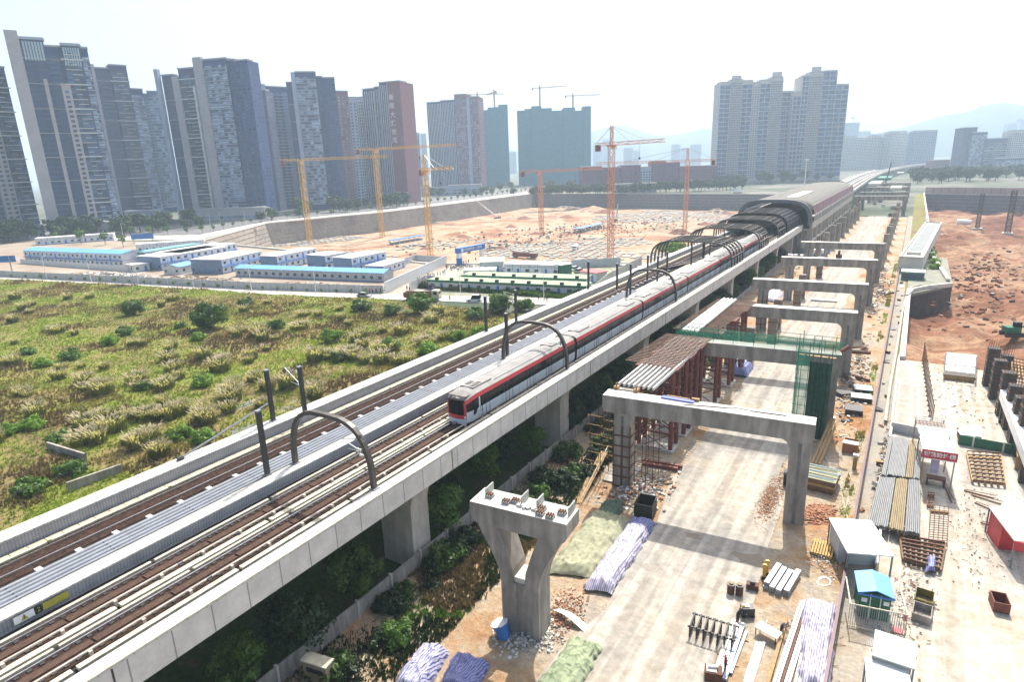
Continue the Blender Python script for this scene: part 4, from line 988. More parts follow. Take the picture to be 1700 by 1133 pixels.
class Pool:
    """boxes that become separate parts (first `cap`), the rest one stuff part"""
    def __init__(s,name,mat,t,cap): s.name,s.mat,s.t,s.cap,s.n=name,mat,t,cap,0; s.rest=MB(); s.nr=0; s.k=0
    def box(s,x0,x1,y0,y1,z0,z1):
        s.k+=1
        if s.n<s.cap:
            s.n+=1; key=(s.name,s.mat.name,round(x1-x0,2),round(y1-y0,2),round(z1-z0,2))
            me=_UB.get(key)
            if me is None:
                b=MB(); b.box(0,x1-x0,0,y1-y0,0,z1-z0); o=b.build(s.name,s.mat,s.t); _UB[key]=o.data
            else: o=bpy.data.objects.new(s.name,me); C.objects.link(o); o.parent=s.t
            o.location=(x0,y0,z0)
        else: s.nr+=1; s.rest.box(x0,x1,y0,y1,z0,z1)
    def done(s):
        if s.nr: s.rest.build(s.name,s.mat,s.t,kind='stuff')
def tower(lab,A,B,top,depth,bays,wall=WDK,fl=3.0,name='residential_tower',base=5,crown=True,sideglass=GDK,cat='tower',group=None,grp_side=True,roofm=None):
    """bays: (start fraction, end fraction, front offset, kind, height fraction[, wall material])"""
    A=Vector((A[0],A[1],0)); B=Vector((B[0],B[1],0)); W=(B-A).length; rz=math.atan2(B.y-A.y,B.x-A.x)
    t=thing(name,lab,cat,A,rz,group)
    near=A.length<760; cap=100 if A.length<1150 else 0
    PW={}
    def pool(name,mat):
        k=(name,mat.name)
        if k not in PW: PW[k]=Pool(name,mat,t,max(0,cap-sum(p.n for q,p in PW.items() if q[0]==name)))
        PW[k].cap=max(PW[k].n,cap-sum(p.n for q,p in PW.items() if q[0]==name and q!=k)); return PW[k]
    for bi,by in enumerate(bays):
        f0,f1,off,kind,hf=by[:5]; wm=by[5] if len(by)>5 else wall
        x0,x1=f0*W,f1*W; h=top*hf
        if kind=='fin':
            b=MB(); b.box(x0,x1,off,off+3.2,0,h); b.build('fin',wm,t); continue
        b=MB(); b.box(x0,x1,off,depth-.01*bi,0,h); w_=b.build('wall',wm,t)
        n=int((h-base-2)/fl)
        class _N:
            def box(s,*a): pass
        gm={'win':GDK if wm is not WPK else GLT,'band':GLT,'balc':GDK,'dark':GBL,'ribs':GBL,'cells':GBL}.get(kind)
        sm=('slab_edge',SLB) if kind=='band' else ('balcony',SLB) if kind=='balc' else ('slab_edge',WGR) if kind=='dark' else ('rib',SLB if wm is not WBG else WBG) if kind=='ribs' else ('frame',SLB)
        g=pool('window',gm) if gm else MB(); s=pool(*sm) if kind not in('win','net','sign') else _N()
        if kind=='win':                        # punched windows with small slabs
            nw=max(1,int((x1-x0)/3.4))
            for k in range(n):
                z=base+k*fl
                for j in range(nw):
                    c=x0+(j+.5)*(x1-x0)/nw; ww=min(2.1,(x1-x0)/nw*.62); g.box(c-ww/2,c+ww/2,off-.08,off,z+.7,z+2.3)
        elif kind=='band':                     # glass band with slab edge each floor
            for k in range(n):
                z=base+k*fl; g.box(x0+.3,x1-.3,off-.10,off,z+.55,z+2.5); s.box(x0+.1,x1-.1,off-.45,off,z,z+.32)
        elif kind=='balc':                     # dark recess with pale balcony fronts, every fifth one long
            for k in range(n):
                z=base+k*fl; L=(x1-x0); j=(k*7)%3
                g.box(x0+.4,x1-.4,off-.10,off,z+.4,z+2.5)
                s.box(x0+(.35 if j else .05)*L,x1-(.1 if j!=1 else .35)*L,off-1.2,off,z-.1,z+.28)
                if k%5==0: s.box(x0-1.2,x1+.6,off-1.5,off,z-.15,z+.55)
                g.box(x0+.3*L,x0+.3*L+1.4,off-1.15,off-.1,z+.28,z+1.15)
        elif kind=='dark':
            for k in range(0,n,5): s.box(x0,x1,off-.5,off,base+k*fl,base+k*fl+.4)
            for k in range(n): g.box(x0+.5,x1-.5,off-.08,off,base+k*fl+.5,base+k*fl+2.4)
        elif kind=='ribs':                     # vertical ribs between window strips
            m_=max(2,int((x1-x0)/2.2))
            for j in range(m_+1):
                x=x0+(x1-x0)*j/m_; s.box(x-.28,x+.28,off-.7,off,base,h-2)
            for k in range(n): g.box(x0+.4,x1-.4,off-.08,off,base+k*fl+.6,base+k*fl+2.4)
        elif kind=='cells':                    # framed two-storey cells
            for k in range(0,n,2):
                z=base+k*fl; g.box(x0+.6,x1-.6,off-.08,off,z+.5,z+2*fl-.5); s.box(x0,x1,off-.5,off,z-.25,z+.25)
            for x in (x0,(x0+x1)/2,x1): s.box(x-.25,x+.25,off-.5,off,base,h-2)
        elif kind=='net':
            for k in range(n): g.box(x0,x1,off-.12,off,base+k*fl,base+k*fl+.15)
            for x in np.arange(x0,x1,3.): g.box(x,x+.15,off-.14,off,0,h)
            g.build('scaffold_lines',M('scaffold_line',(.06,.18,.18),.8),w_,kind='stuff')
        elif kind=='sign': pass
        # side faces: windows where this volume is the outermost
        if bi in (0,len(bays)-1) and grp_side and kind!='sign':
            for xs_,sg in ((x0,-1),(x1,1)):
                q=pool('window',sideglass)
                for k in range(n):
                    z=base+k*fl
                    for j in range(int(depth/4)):
                        y=off+1.5+j*4; q.box(xs_-.04 if sg<0 else xs_,xs_ if sg<0 else xs_+.04,y,y+1.6,z+.7,z+2.3)
        if crown and kind not in('fin','net'):
            c=MB(); c.box(x0-.3,x1+.3,off-.5,depth*.5,h,h+1.1); c.build('roof_parapet',roofm or WGR,w_)
    for p in PW.values(): p.done()
    return t
def TW(lab,l,r,top,depth,bays,**k):   # l, r = (column, distance) of the base corners; top = (column,row) of the roof
    A,B=D(*l),D(*r); f=top[2] if len(top)>2 else .5
    p=A.lerp(B,f); return tower(lab,A,B,ztop(p,top[1]),depth,bays,**k)
TW('dark tower cut off by the left edge of the photo with pale balcony slabs',(-70,400),(72,440),(0,82,.5),22,[(0,.25,0,'fin',1.0,WGR),(.05,.45,1,'band',.93),(.45,.62,3,'dark',.9),(.62,.78,0,'win',.78,WGR),(.78,1,1,'balc',.93)],sideglass=GLT)
T1=TW('nearest tall dark tower at left with two broad grey fins and a glazed crown',(84,418),(205,440),(60,60,.35),26,
 [(0,.16,-2.,'fin',1.02,WGR),(.16,.45,1.5,'dark',.99),(.35,.40,0.5,'fin',.80,WGR),(.45,.69,4,'dark',.96,WDK),(.56,.68,0,'win',.77,WGR),(.66,.90,.4,'balc',.97),(.90,1.,3,'band',.96)])
L1=(D(205,440)-D(84,418)).length; h1=ztop(D(84,418).lerp(D(205,440),.35),60)
for f0,f1,hf,off in ((.18,.44,.985,1.3),(.67,.89,.965,.2)):
    n=7
    for k in range(n):
        x0=L1*(f0+(f1-f0)*k/n); b=MB(); b.box(x0+.25,x0+L1*(f1-f0)/n-.25,off-.35,off,h1*hf-12,h1*hf-1); b.build('crown_glazing',M('crown_glass',(.42,.55,.62),.15,scale=1),T1)
    b=MB(); b.box(L1*f0-.6,L1*f1+1.2,off-1.4,off+6,h1*hf+.01,h1*hf+1.3); b.build('crown_slab',WLT,T1)
t=tower('glass crown block on top of the nearest dark tower',D(160,424),D(205,438),1,10,[],name='roof_screen') if False else None
TW('dark brown stepped tower second from the nearest one, with a long grey side fin',(190,520),(262,540),(195,108,.5),24,[(0,.22,-1.5,'fin',1.0,WGR),(.22,.55,2,'dark',.98,WBR),(.55,.92,0,'balc',1.0,WBR),(.92,1.2,2,'band',.86,WDK)])
TW('bluish banded tower in the gap between the two tallest dark towers',(258,640),(304,650),(270,152,.5),20,[(0,.45,2,'band',.98,WDK),(.45,1,0,'band',1.0,WDK)])
TW('wide grey blue tower with an open roof frame and two pale full height fins',(300,540),(446,520),(330,100,.55),14,
 [(0,.04,-2,'fin',.97,WLT),(.04,.17,2,'dark',.93,WBR),(.17,.24,-.5,'fin',.92,WGR),(.24,.44,1,'balc',.96,WBR),(.40,.42,-1.8,'fin',.85,SLB),(.44,.53,-2.,'fin',1.02,WGR),(.53,.78,0,'band',1.0,WDK),(.78,.86,1.5,'win',.99,WDK),(.86,1.,0,'win',.98,WDK)])
TW('narrow brown slab tower edge on behind the wide fin tower',(440,600),(466,600),(420,150,.5),20,[(0,1,0,'win',1,WBR)])
TW('grey tower with one pale fin, left of the tall twin fin tower',(456,620),(505,640),(440,140,.4),22,[(0,.2,-1,'fin',1.,WLT),(.2,1,0,'band',.98,WDK)])
TW('tall grey blue tower with a white roof slab behind the left yellow crane',(500,600),(577,610),(510,120,.5),15,
 [(0,.12,2,'dark',.93,WBR),(.12,.2,-2,'fin',1.0,WLT),(.2,.62,0,'band',1.,WDK),(.62,.75,2,'win',.97,WDK),(.75,1,0,'win',.96,WDK)])
TW('low brown pink slab between the white roofed tower and the tower with white writing',(566,650),(608,660),(565,152,.5),20,[(0,.7,0,'win',1,WPK),(.7,1,1,'win',.95,WLT)])
t5=TW('tower with white vertical writing on its pink end wall',(606,680),(679,660),(625,137,.7),26,
 [(0,.18,1,'ribs',.90,WLT),(.18,.42,0,'ribs',.96,WDK),(.42,.55,1.5,'ribs',.97,WDK),(.55,.72,0,'ribs',1.0,WDK),(.70,1.,-.5,'sign',1.0,WPK)])
t5w=(D(679,660)-D(606,680)).length
zt5=ztop(D(660,662),137)
for k,ch in enumerate('新晖大上誉湾'[:6]):
    text('新晖大汇誉湾'[k],6.2,WHITE,t5,(t5w*.80,-.6,zt5-14-k*8.3),(PI/2,0,0),ext=.08,bold=.04)
TW('blue and pink slab tower standing alone in the middle of the skyline',(718,900),(800,880),(750,158,.5),24,[(0,.27,0,'ribs',.94,WDK),(.27,.55,1,'ribs',.95,WDK),(.55,.78,-.5,'win',1.0,WPK),(.78,.84,-.8,'fin',.97,WLT),(.84,1,1,'win',.97,WPK)])
TW('pale blue mid rise block behind the second yellow crane',(672,980),(702,980),(684,222,.5),20,[(0,1,0,'win',1,WLT)])
TW('teal netted tower under construction, the left one by itself',(797,1080),(847,1080),(822,178,.5),26,[(0,.35,1.5,'net',.97,WTE),(.35,.7,-.5,'net',1.,WTE),(.7,1,1,'net',1.03,WTE)],crown=False)
TW('teal netted tower under construction, left of the attached pair',(862,1080),(918,1080),(888,180,.5),26,[(0,.22,0,'net',.98,WTE),(.22,.42,2,'net',1.,WTE),(.42,.7,-1,'net',1.03,WTE),(.7,1,1,'net',1.,WTE)],crown=False)
TW('teal netted tower under construction, right of the attached pair',(917,1084),(981,1084),(950,181,.5),26,[(0,.3,1.5,'net',.99,WTE),(.3,.6,-.5,'net',1.02,WTE),(.6,.8,1.5,'net',.98,WTE),(.8,1,-.5,'net',1.03,WTE)],crown=False)
rb=[(0,.14,0,'cells',.94,WBG),(.14,.30,-.5,'ribs',.96,WBG),(.16,.28,-.2,'fin',1.0,WBG),(.30,.44,0,'cells',.95,WBG),(.44,.54,1,'win',.93,WBG),(.54,.68,0,'cells',.95,WBG),(.68,.84,-.5,'ribs',.97,WBG),(.70,.82,-.2,'fin',1.02,WBG),(.84,1,1,'cells',.84,WBG)]
TW('broad beige and blue residential tower left of the narrower taller twin behind the station',(1187,900),(1306,900),(1250,124,.5),26,rb,name='residential_tower')
TW('narrower and slightly taller beige residential tower right behind the station roof',(1306,890),(1394,890),(1350,114,.5),26,[(0,.14,1.5,'cells',.80,WBG),(.14,.26,0,'cells',.94,WBG),(.26,.5,-.5,'ribs',.97,WBG),(.30,.46,-.2,'fin',1.02,WBG),(.5,.76,0,'cells',.98,WBG),(.76,1,1.5,'cells',.86,WBG)])
# maroon institution blocks
def block(lab,l,r,top,depth,mat,kind='win',cat='building',name='office_block',base=1,n=1,**k):
    return TW(lab,l,r,top,depth,[(i/n,(i+1)/n,(i%2)*1.5,kind,1-.06*(i%2),mat) for i in range(n)],name=name,cat=cat,base=base,**k)
MR=M('maroon_brick',(.22,.075,.12),.85,scale=.3,var=.1)
block('long maroon school block with white windows behind the middle cranes',(967,790),(1063,800),(1010,276,.5),18,MR,n=3)
block('white glazed entrance block between the two maroon wings',(1062,800),(1080,800),(1070,278,.5),14,WLT)
block('maroon school wing with a tall white glass front',(1080,800),(1128,800),(1100,268,.5),18,MR,n=2)
block('low maroon wing partly behind the right hand tower crane',(1128,800),(1190,805),(1160,276,.5),18,MR)
block('grey long slab building with many windows right of the beige towers',(1393,1300),(1478,1320),(1430,226,.5),22,WBG,n=4)
block('light beige slab building at the curve of the far viaduct',(1474,1300),(1522,1320),(1500,218,.5),22,WBG,n=2)
block('tallest cream block at the right end of the long slab buildings',(1512,1260),(1548,1260),(1535,217,.5),22,WLT)
block('pale grey distant tower with a faint crane on its roof, right of the beige towers',(1396,1900),(1420,1900),(1408,204,.5),25,WLT)
block('small maroon office with white columns beside the far viaduct',(1548,1100),(1575,1100),(1560,266,.5),20,MR)
block('brown tower with an open white roof frame on the right of the photo',(1590,1080),(1612,1080),(1605,212,.5),22,WBR)
block('dark glass fronted block next to the brown framed tower',(1605,1075),(1630,1075),(1615,220,.5),24,WDK,'band')
block('grey white balconied block in the middle of the right hand cluster',(1630,1070),(1668,1070),(1650,230,.5),24,WDK,'balc')
block('beige tall block cut off by the right edge of the photo',(1672,1060),(1730,1060),(1690,216,.5),24,WBG)
block('low brown block in front of the right hand cluster',(1652,1000),(1740,1000),(1690,262,.5),18,WBR,'band')
for i,(l,r,y,d) in enumerate(((985,1000,241,2600),(1001,1012,232,2700),(1036,1050,246,2400),(1052,1061,250,2500),(1115,1128,240,2500),(1130,1142,246,2600),(1146,1163,240,2500),(1664,1680,205,2400),(1684,1704,197,2500),(1421,1440,218,2300),(1442,1462,222,2350),(702,712,222,1700),(845,858,252,2400))):
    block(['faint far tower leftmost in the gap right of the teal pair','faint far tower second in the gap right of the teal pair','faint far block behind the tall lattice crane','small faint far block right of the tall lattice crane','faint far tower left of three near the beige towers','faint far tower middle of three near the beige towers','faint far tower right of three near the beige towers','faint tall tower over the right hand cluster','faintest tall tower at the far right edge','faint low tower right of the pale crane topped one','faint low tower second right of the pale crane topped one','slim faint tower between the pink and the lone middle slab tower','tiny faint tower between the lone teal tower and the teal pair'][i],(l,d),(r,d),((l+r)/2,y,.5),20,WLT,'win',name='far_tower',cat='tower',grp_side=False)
# podiums and low shops under the left towers
for i,(l,r,d,y,m_) in enumerate(((90,206,415,372,WGR),(300,440,505,348,WGR),(210,262,500,352,WLT),(-60,50,395,378,WLT),(700,745,800,312,WLT),(745,800,800,308,WLT),(1020,1090,700,306,WLT))):
    block(['grey podium with openings under the nearest tall tower','grey podium under the wide fin tower','small pale building between the two tall dark towers','pale low shop at the left edge under the towers','stepped white terrace houses left part near the avenue','stepped white terrace houses right part near the avenue','pale low hall in front of the maroon school'][i],(l,d),(r,d),((l+r)/2,y,.5),14,m_,'band',name='low_building',fl=4)
# ================================================================ TOWER CRANES
def lattice(b,p,q,w,n,r=.14,z=True):
    p,q=Vector(p),Vector(q); d=(q-p).normalized(); up=Vector((0,0,1)) if abs(d.z)<.9 else Vector((1,0,0))
    x=d.cross(up).normalized(); y=x.cross(d)
    cs=[(x*sx+y*sy)*w/2 for sx,sy in ((-1,-1),(1,-1),(1,1),(-1,1))]
    for c in cs: b.beam(p+c,q+c,r*1.5)
    for k in range(n):
        a,e_=p.lerp(q,k/n),p.lerp(q,(k+1)/n)
        for i in range(4):
            c0,c1=cs[i],cs[(i+1)%4]
            b.beam(a+c0,e_+c1,r) if k%2 else b.beam(a+c1,e_+c0,r)
            b.beam(a+c0,a+c1,r)
def crane(lab,base,ptop,tail,tip,mat,zb=-16,cab=True,apex=None,Lt=16,Lj=52,w=2.2,r=.16,group=None):
    B=G(*base,zb) if zb is not None else base
    zt=ztop(B,ptop[1]); 
    def azim(px,py,L):
        best=None
        for k in range(720):
            a_=k*PI/360; e_=(B.x+L*math.cos(a_),B.y+L*math.sin(a_),zt+1.5); x,y=proj(e_); c=abs(x-px)+1.5*abs(y-py)
            if best is None or c<best[0]: best=(c,a_)
        return best[1]
    a_=azim(*tip,Lj); dj=Vector((math.cos(a_),math.sin(a_),0))
    t=thing('tower_crane',lab,'crane',B,0,group); h=zt-B.z
    b=MB(); lattice(b,(0,0,0),(0,0,h),w,int(h/3),r); b.build('mast',mat,t)
    b=MB(); b.box(-w,w,-w,w,-.3,.5); b.build('footing',CONCP,t)
    b=MB(); lattice(b,dj*1.2+Vector((0,0,h+1.2)),dj*Lj+Vector((0,0,h+1.5)),1.5,int(Lj/3),r*.8); b.build('jib',mat,t)
    b=MB(); lattice(b,-dj*1.2+Vector((0,0,h+1.2)),-dj*Lt+Vector((0,0,h+1.2)),1.4,max(3,int(Lt/3)),r*.8); b.build('counter_jib',mat,t)
    b=MB(); c=-dj*(Lt-2)+Vector((0,0,h-.6)); b.cbox(c,(2.2,1.8,3.2),a_); b.build('counterweight',RUSTR,t)
    b=MB(); sd_=Vector((-dj.y,dj.x,0)); b.cbox(sd_*2.0+Vector((0,0,h-.4)),(2.2,1.8,2.4),a_); b.build('cab',WHITE,t)
    b=MB(); b.cbox((0,0,h+.3),(3.4,3.4,1.0),a_); b.build('slewing_ring',mat,t)
    if apex:
        za=ztop(B,apex)-B.z; b=MB(); lattice(b,(0,0,h+1),(0,0,za),1.2,4,r*.8); b.build('tower_head',mat,t)
        b=MB(); b.beam((0,0,za),dj*Lj*.7+Vector((0,0,h+2)),.16); b.beam((0,0,za),dj*Lj*.35+Vector((0,0,h+2)),.16); b.beam((0,0,za),-dj*Lt*.9+Vector((0,0,h+2)),.16); b.build('tie_rod',STEELG,t)
    k=Lj*.55; b=MB(); b.beam(dj*k+Vector((0,0,h+.6)),dj*k+Vector((0,0,h-6)),.08); b.cbox(dj*k+Vector((0,0,h-6.4)),(.8,.5,1)); b.build('hook_block',STEELD,t)
    return t
crane('yellow tower crane leftmost of the six in the pit, without a tower head',(515,404),(495,268),(462,262),(644,249),YEL,Lj=64,Lt=15,w=2.8,r=.2)
crane('yellow tower crane second from left with an orange jib reaching right past the writing',(635,396),(621,250),(589,243),(758,231),YEL,Lj=66,Lt=16,w=2.6,r=.2)
crane('yellow tower crane third from left with a short foreshortened jib and a pointed head',(715,431),(703,285),(696,283),(751,279),YEL,apex=256,Lj=30,Lt=6,w=2.4,r=.17)
crane('orange flat topped tower crane, fourth from left in the pit',(899,394),(897,287),(864,293),(1001,278),ORG,Lj=48,Lt=15,w=2.4,r=.18)
crane('tallest orange lattice crane with a tall pointed head in the middle of the pit',(1013.5,434),(1013.7,243),(979.5,238),(1103.6,234),ORG,apex=209,Lj=32,Lt=11,w=2.6,r=.17)
crane('orange crane rightmost of the six with its counterweight pointing right',(1136.5,389),(1136.5,270),(1181.7,266),(989.5,264),ORG,apex=246,Lj=64,Lt=19,w=2.3,r=.17)
for i,(px,y0,y1,tip,d,lab) in enumerate(((799,175,158,(840,160),1080,'small pale crane on the roof of the lone teal tower, the left of two'),(826,176,154,(808,158),1082,'small pale crane on the roof of the lone teal tower, the right of two'),(899,180,147,(960,142),1080,'pale crane above the left tower of the teal pair'),(952,180,160,(1010,157),1084,'pale crane above the right tower of the teal pair'),(1408,205,196,(1424,197),1900,'faint crane on the pale distant tower right of the beige towers'))):
    g=D(px,d+10,0); z0=ztop(g,y0+6); g.z=z0
    crane(lab,g,(px,y1),None,tip,M('pale_orange_crane',(.60,.30,.16),.6),zb=None,Lj=46 if d<1500 else 40,Lt=14,w=1.8,r=.3,apex=y1-6,group='cranes on far towers')
# mobile crane booms
def boom(lab,base,top,zb,L=None):
    B=G(*base,zb); t=thing('mobile_crane',lab,'crane',B)
    best=None
    for ang in range(0,360,4):
        for el in (35,45,55,65,75):
            for L in (22,30,40,52,64):
                a_,e_=math.radians(ang),math.radians(el); q=B+Vector((math.cos(a_)*math.cos(e_)*L,math.sin(a_)*math.cos(e_)*L,math.sin(e_)*L+2)); x,y=proj(q); c=abs(x-top[0])+abs(y-top[1])+L*.05
                if best is None or c<best[0]: best=(c,q-B,a_)
    b=MB(); b.tube((0,0,2),best[1],.75,6,.35); b.build('boom',STEELD if 'dark' in lab else WHITE,t)
    b=MB(); b.cbox((0,0,1.2),(7,2.6,1.2),best[2]); b.build('chassis',STEELD,t)
    b=MB(); b.cbox((math.cos(best[2])*-2.,math.sin(best[2])*-2.,2.4),(2.8,2.2,1.6),best[2]); b.build('cab',YEL,t)
    for k in (-2.4,0,2.4):
        for s in (-1.2,1.2):
            c=Vector((k,s,.5)); c.rotate(Matrix.Rotation(best[2],3,'Z')); n_=Vector((0,.2,0)); n_.rotate(Matrix.Rotation(best[2],3,'Z')); b=MB(); b.tube(c-n_,c+n_,.5,10); b.build('wheel',BLACKM,t)
boom('mobile crane with a dark slanting boom on the far end of the haul road',(1465,325),(1480,268),0)
boom('mobile crane with a white inclined boom at the foot of the sloping pit wall',(826,364),(792,336),-16)
boom('drill rig with a thin dark leaning mast by the fourth crane',(886,345),(873,310),-16)
boom('drill rig with an upright dark mast right of the tallest crane',(1023,368),(1025,338),-16)
# dark twin lattice columns in the right excavation
for i,(px,yb,yt,zb) in enumerate(((1622,380,322,-13),(1672,388,316,-13))):
    B=G(px,yb,zb); t=thing('lattice_column',['dark lattice column in the red excavation, the left of two','dark taller lattice column in the red excavation, the right of two'][i],'column',B)
    h=ztop(B,yt)-zb; b=MB(); lattice(b,(0,0,0),(0,0,h),1.8+.6*i,12,.3); b.build('shaft',STEELD,t); b=MB(); b.box(-2.5,2.5,-2.5,2.5,-.5,.6); b.build('footing',CONCP,t)
# ================================================================ SITE HUTS (container compound)
HW=Mtile('hut_wall_panels',(.76,.79,.82),(.20,.28,.42),3.0,2.75,'xz',.6,.09,.06); HWY=M('hut_end_wall',(.60,.62,.62),.7,scale=.5,var=.08); HRF=M('hut_roof_white',(.66,.67,.68),.6,scale=.3,var=.1)
HWIN=M('hut_window',(.05,.09,.14),.2,scale=2)
def hut(lab,N,Lp,Rp,h,floors=1,roof=HRF,wall=HW,gable=False,name='site_hut',doors=True,cat='hut',z0=0.,extra=None):
    """N, Lp, Rp: near, left and right roof corners in the photo at height h"""
    n,l,r=[G(p[0],p[1],h+z0) for p in (N,Lp,Rp)]
    W=(r-n).length; rz=math.atan2(r.y-n.y,r.x-n.x); dvec=(l-n); u=Vector((math.cos(rz),math.sin(rz),0)); vv=Vector((-u.y,u.x,0)); dep=dvec.dot(vv)
    org=Vector((n.x,n.y,z0))
    if dep<0: dep=max(3,-dep) 
    dep=max(2.6,min(dep,14)); t=thing(name,lab,cat,org,rz)
    b=MB(); b.box(0,W,0,dep,0,h-.15); w_=b.build('walls',wall,t)
    if gable:
        b=MB(); b.prism([(0,0)],0,0) if 0 else None
        o=.35; b.hexa([(-o,-o,h-.15),(W+o,-o,h-.15),(W+o,dep/2,h+.75),(-o,dep/2,h+.75),(-o,-o,h-.03),(W+o,-o,h-.03),(W+o,dep/2,h+.9),(-o,dep/2,h+.9)])
        b.hexa([(-o,dep/2,h+.75),(W+o,dep/2,h+.75),(W+o,dep+o,h-.15),(-o,dep+o,h-.15),(-o,dep/2,h+.9),(W+o,dep/2,h+.9),(W+o,dep+o,h-.03),(-o,dep+o,h-.03)])
        b.build('roof',roof,t)
        b=MB(); b.face([(W,0,h-.15),(W,dep,h-.15),(W,dep/2,h+.75)]); b.face([(0,dep,h-.15),(0,0,h-.15),(0,dep/2,h+.75)]); b.build('gable_wall',HWY,t)
    else:
        b=MB(); b.box(-.25,W+.25,-.25,dep+.25,h-.12,h+.06); b.build('roof',roof,t)
    fh=(h-.2)/floors; nb=max(1,int(W/3.))
    for f in range(floors):
        for k in range(nb):
            x=(k+.5)*W/nb
            if k%3!=1 or not doors:
                b=MB(); b.box(x-.62,x+.62,-.05,0,f*fh+1.0,f*fh+1.95); b.build('window',HWIN,w_)
            else:
                b=MB(); b.box(x-.42,x+.42,-.05,0,f*fh+.15,f*fh+2.1); b.build('door',BLUE,w_)
        if f: b=MB(); b.box(-.05,W+.05,-.9,0,f*fh-.12,f*fh); b.build('gallery',BLUE,t); b=MB(); b.beam((0,-.85,f*fh+.95),(W,-.85,f*fh+.95),.06); b.beam((0,-.85,f*fh+.5),(W,-.85,f*fh+.5),.05); b.build('railing',BLUE,t)
    b=MB(); b.box(-.02,W+.02,-.03,0,0,.25); b.build('base_band',BLUE,w_)
    for y in (.9,dep-1.3):
        b=MB(); b.box(-.04,0,y,y+.9,1,1.9); b.build('window',HWIN,w_)
    return t
hut('long low grey shed with a blue roof at the front of the compound',(634,453.5),(645,449.5),(392,440.5),3,gable=True,roof=BLUER) if False else None
def hut2(lab,A,B,dep,h,**k):    # base front line A-B in the photo
    a,b_=G(*A),G(*B); rz=math.atan2(b_.y-a.y,b_.x-a.x); u=Vector((math.cos(rz),math.sin(rz),0)); v=Vector((-u.y,u.x,0))
    n=a+Vector((0,0,h)); n_=proj(n); r_=proj(b_+Vector((0,0,h))); l_=proj(n+v*dep)
    return hut(lab,n_,l_,r_,h,**k)
GW=Mtile('grey_shed_panels',(.52,.55,.58),(.22,.26,.32),2.0,9,'xz',.7,.06,.05)
hut2('long low grey shed with a blue roof at the front of the compound',(392,459),(638,469),6,3.1,gable=True,roof=BLUER,wall=GW,doors=False)
hut('two storey white cabin block with a big white roof nearest the access road',(583,429),(553,427),(640,417.8),5.4,2)
hut('small two storey cabin block left of the big white roofed one',(539,425),(516,421.6),(573.5,419),5.4,2)
hut('one storey white cabin row right of the big white roofed block',(636,442),(600,443),(672,431.4),2.9,1)
hut('two storey cabin block with stairs behind the long blue roofed shed',(459,425.6),(436,423.8),(524.5,412.4),5.4,2)
hut('large two storey white cabin block behind the left part of the blue roofed shed',(367,431.4),(326,427),(434,417),5.4,2)
hut('two storey white cabin block in the middle left of the compound',(265,427),(219,423),(377,409.7),5.4,2)
hut('second long white roof behind the middle left cabin block',(300,420),(262,416),(392,404),5.4,2)
hut2('small grey white hut with a bright blue roof in front of the cabin blocks',(300,456.5),(326,450),7.,3,gable=True,roof=BLUER,wall=HWY)
hut2('small square grey hut left of the little blue roofed hut',(222,453),(250,449),6,3,wall=HWY)
hut2('long two storey hut with bright blue roofs at the left of the compound',(43,436),(206,444),10,5.6,floors=2,roof=BLUER,gable=True)
hut('thin teal roofed two storey block behind the compound',(240,419),(230,417),(335,404.4),5.4,2,roof=M('teal_roof',(.20,.45,.45),.5,scale=.5))
hut2('white roofed hut row at the back left of the compound',(60,408),(190,399),8,4,roof=HRF)
hut('long white roof at the very back of the compound by the pavement',(225,406),(215,405),(338,398),4,1)
# green and white complex
GF=M('green_fascia',(.03,.16,.09),.7,scale=1,var=.15); MOSS=M('mossy_roof',(.38,.42,.32),.9,col2=(.22,.30,.16),scale=.6); GWT=M('pale_green_roof',(.58,.66,.60),.6,scale=.4,var=.1)
def rowhut(lab,N,Lp,Rp,h,roof,units,fascia=GF):
    t=hut(lab,N,Lp,Rp,h,roof=roof,wall=HWY,name='green_site_hut',doors=True)
    n,r=G(N[0],N[1],h),G(Rp[0],Rp[1],h); W=(r-n).length; l=G(Lp[0],Lp[1],h)
    b=MB(); b.box(-.3,W+.3,-.36,-.26,h-.55,h+.1); b.build('fascia',fascia,t)
    for k in range(units):
        x=(k+.6)*W/units; b=MB(); b.box(x-.5,x+.5,.1,.8,h+.08,h+.75); b.build('air_conditioner',M('unit_dark',(.05,.05,.05),.7),t)
rowhut('front mossy green roofed hut row behind the overgrown hoarding',(710,464.6),(713,458.5),(972,475.5),3,MOSS,10)
rowhut('second mossy green roofed hut row with a pale left part',(767,457),(775,451),(972,463.5),3,MOSS,6)
hut('white blue front hall with parked cars before it in the green complex',(837,438),(843,432.8),(930,440.7),3.6,1,roof=HRF,name='green_site_hut')
hut('dark green ended hut at the right end of the white blue hall',(931,440.5),(936,433),(949,438),3.8,1,roof=GWT,wall=GF,name='green_site_hut')
hut2('hut with a pale green gable roof beside the blue gate',(797,452),(836,451),11,3.6,gable=True,roof=GWT,wall=HWY)
hut2('small white roofed guard hut right of the access road',(770,463),(822,462),5,2.8,roof=HRF)
hut2('small red roofed hut next to the viaduct behind the green rows',(963,466),(990,470),5,3.,roof=RED,wall=HWY)
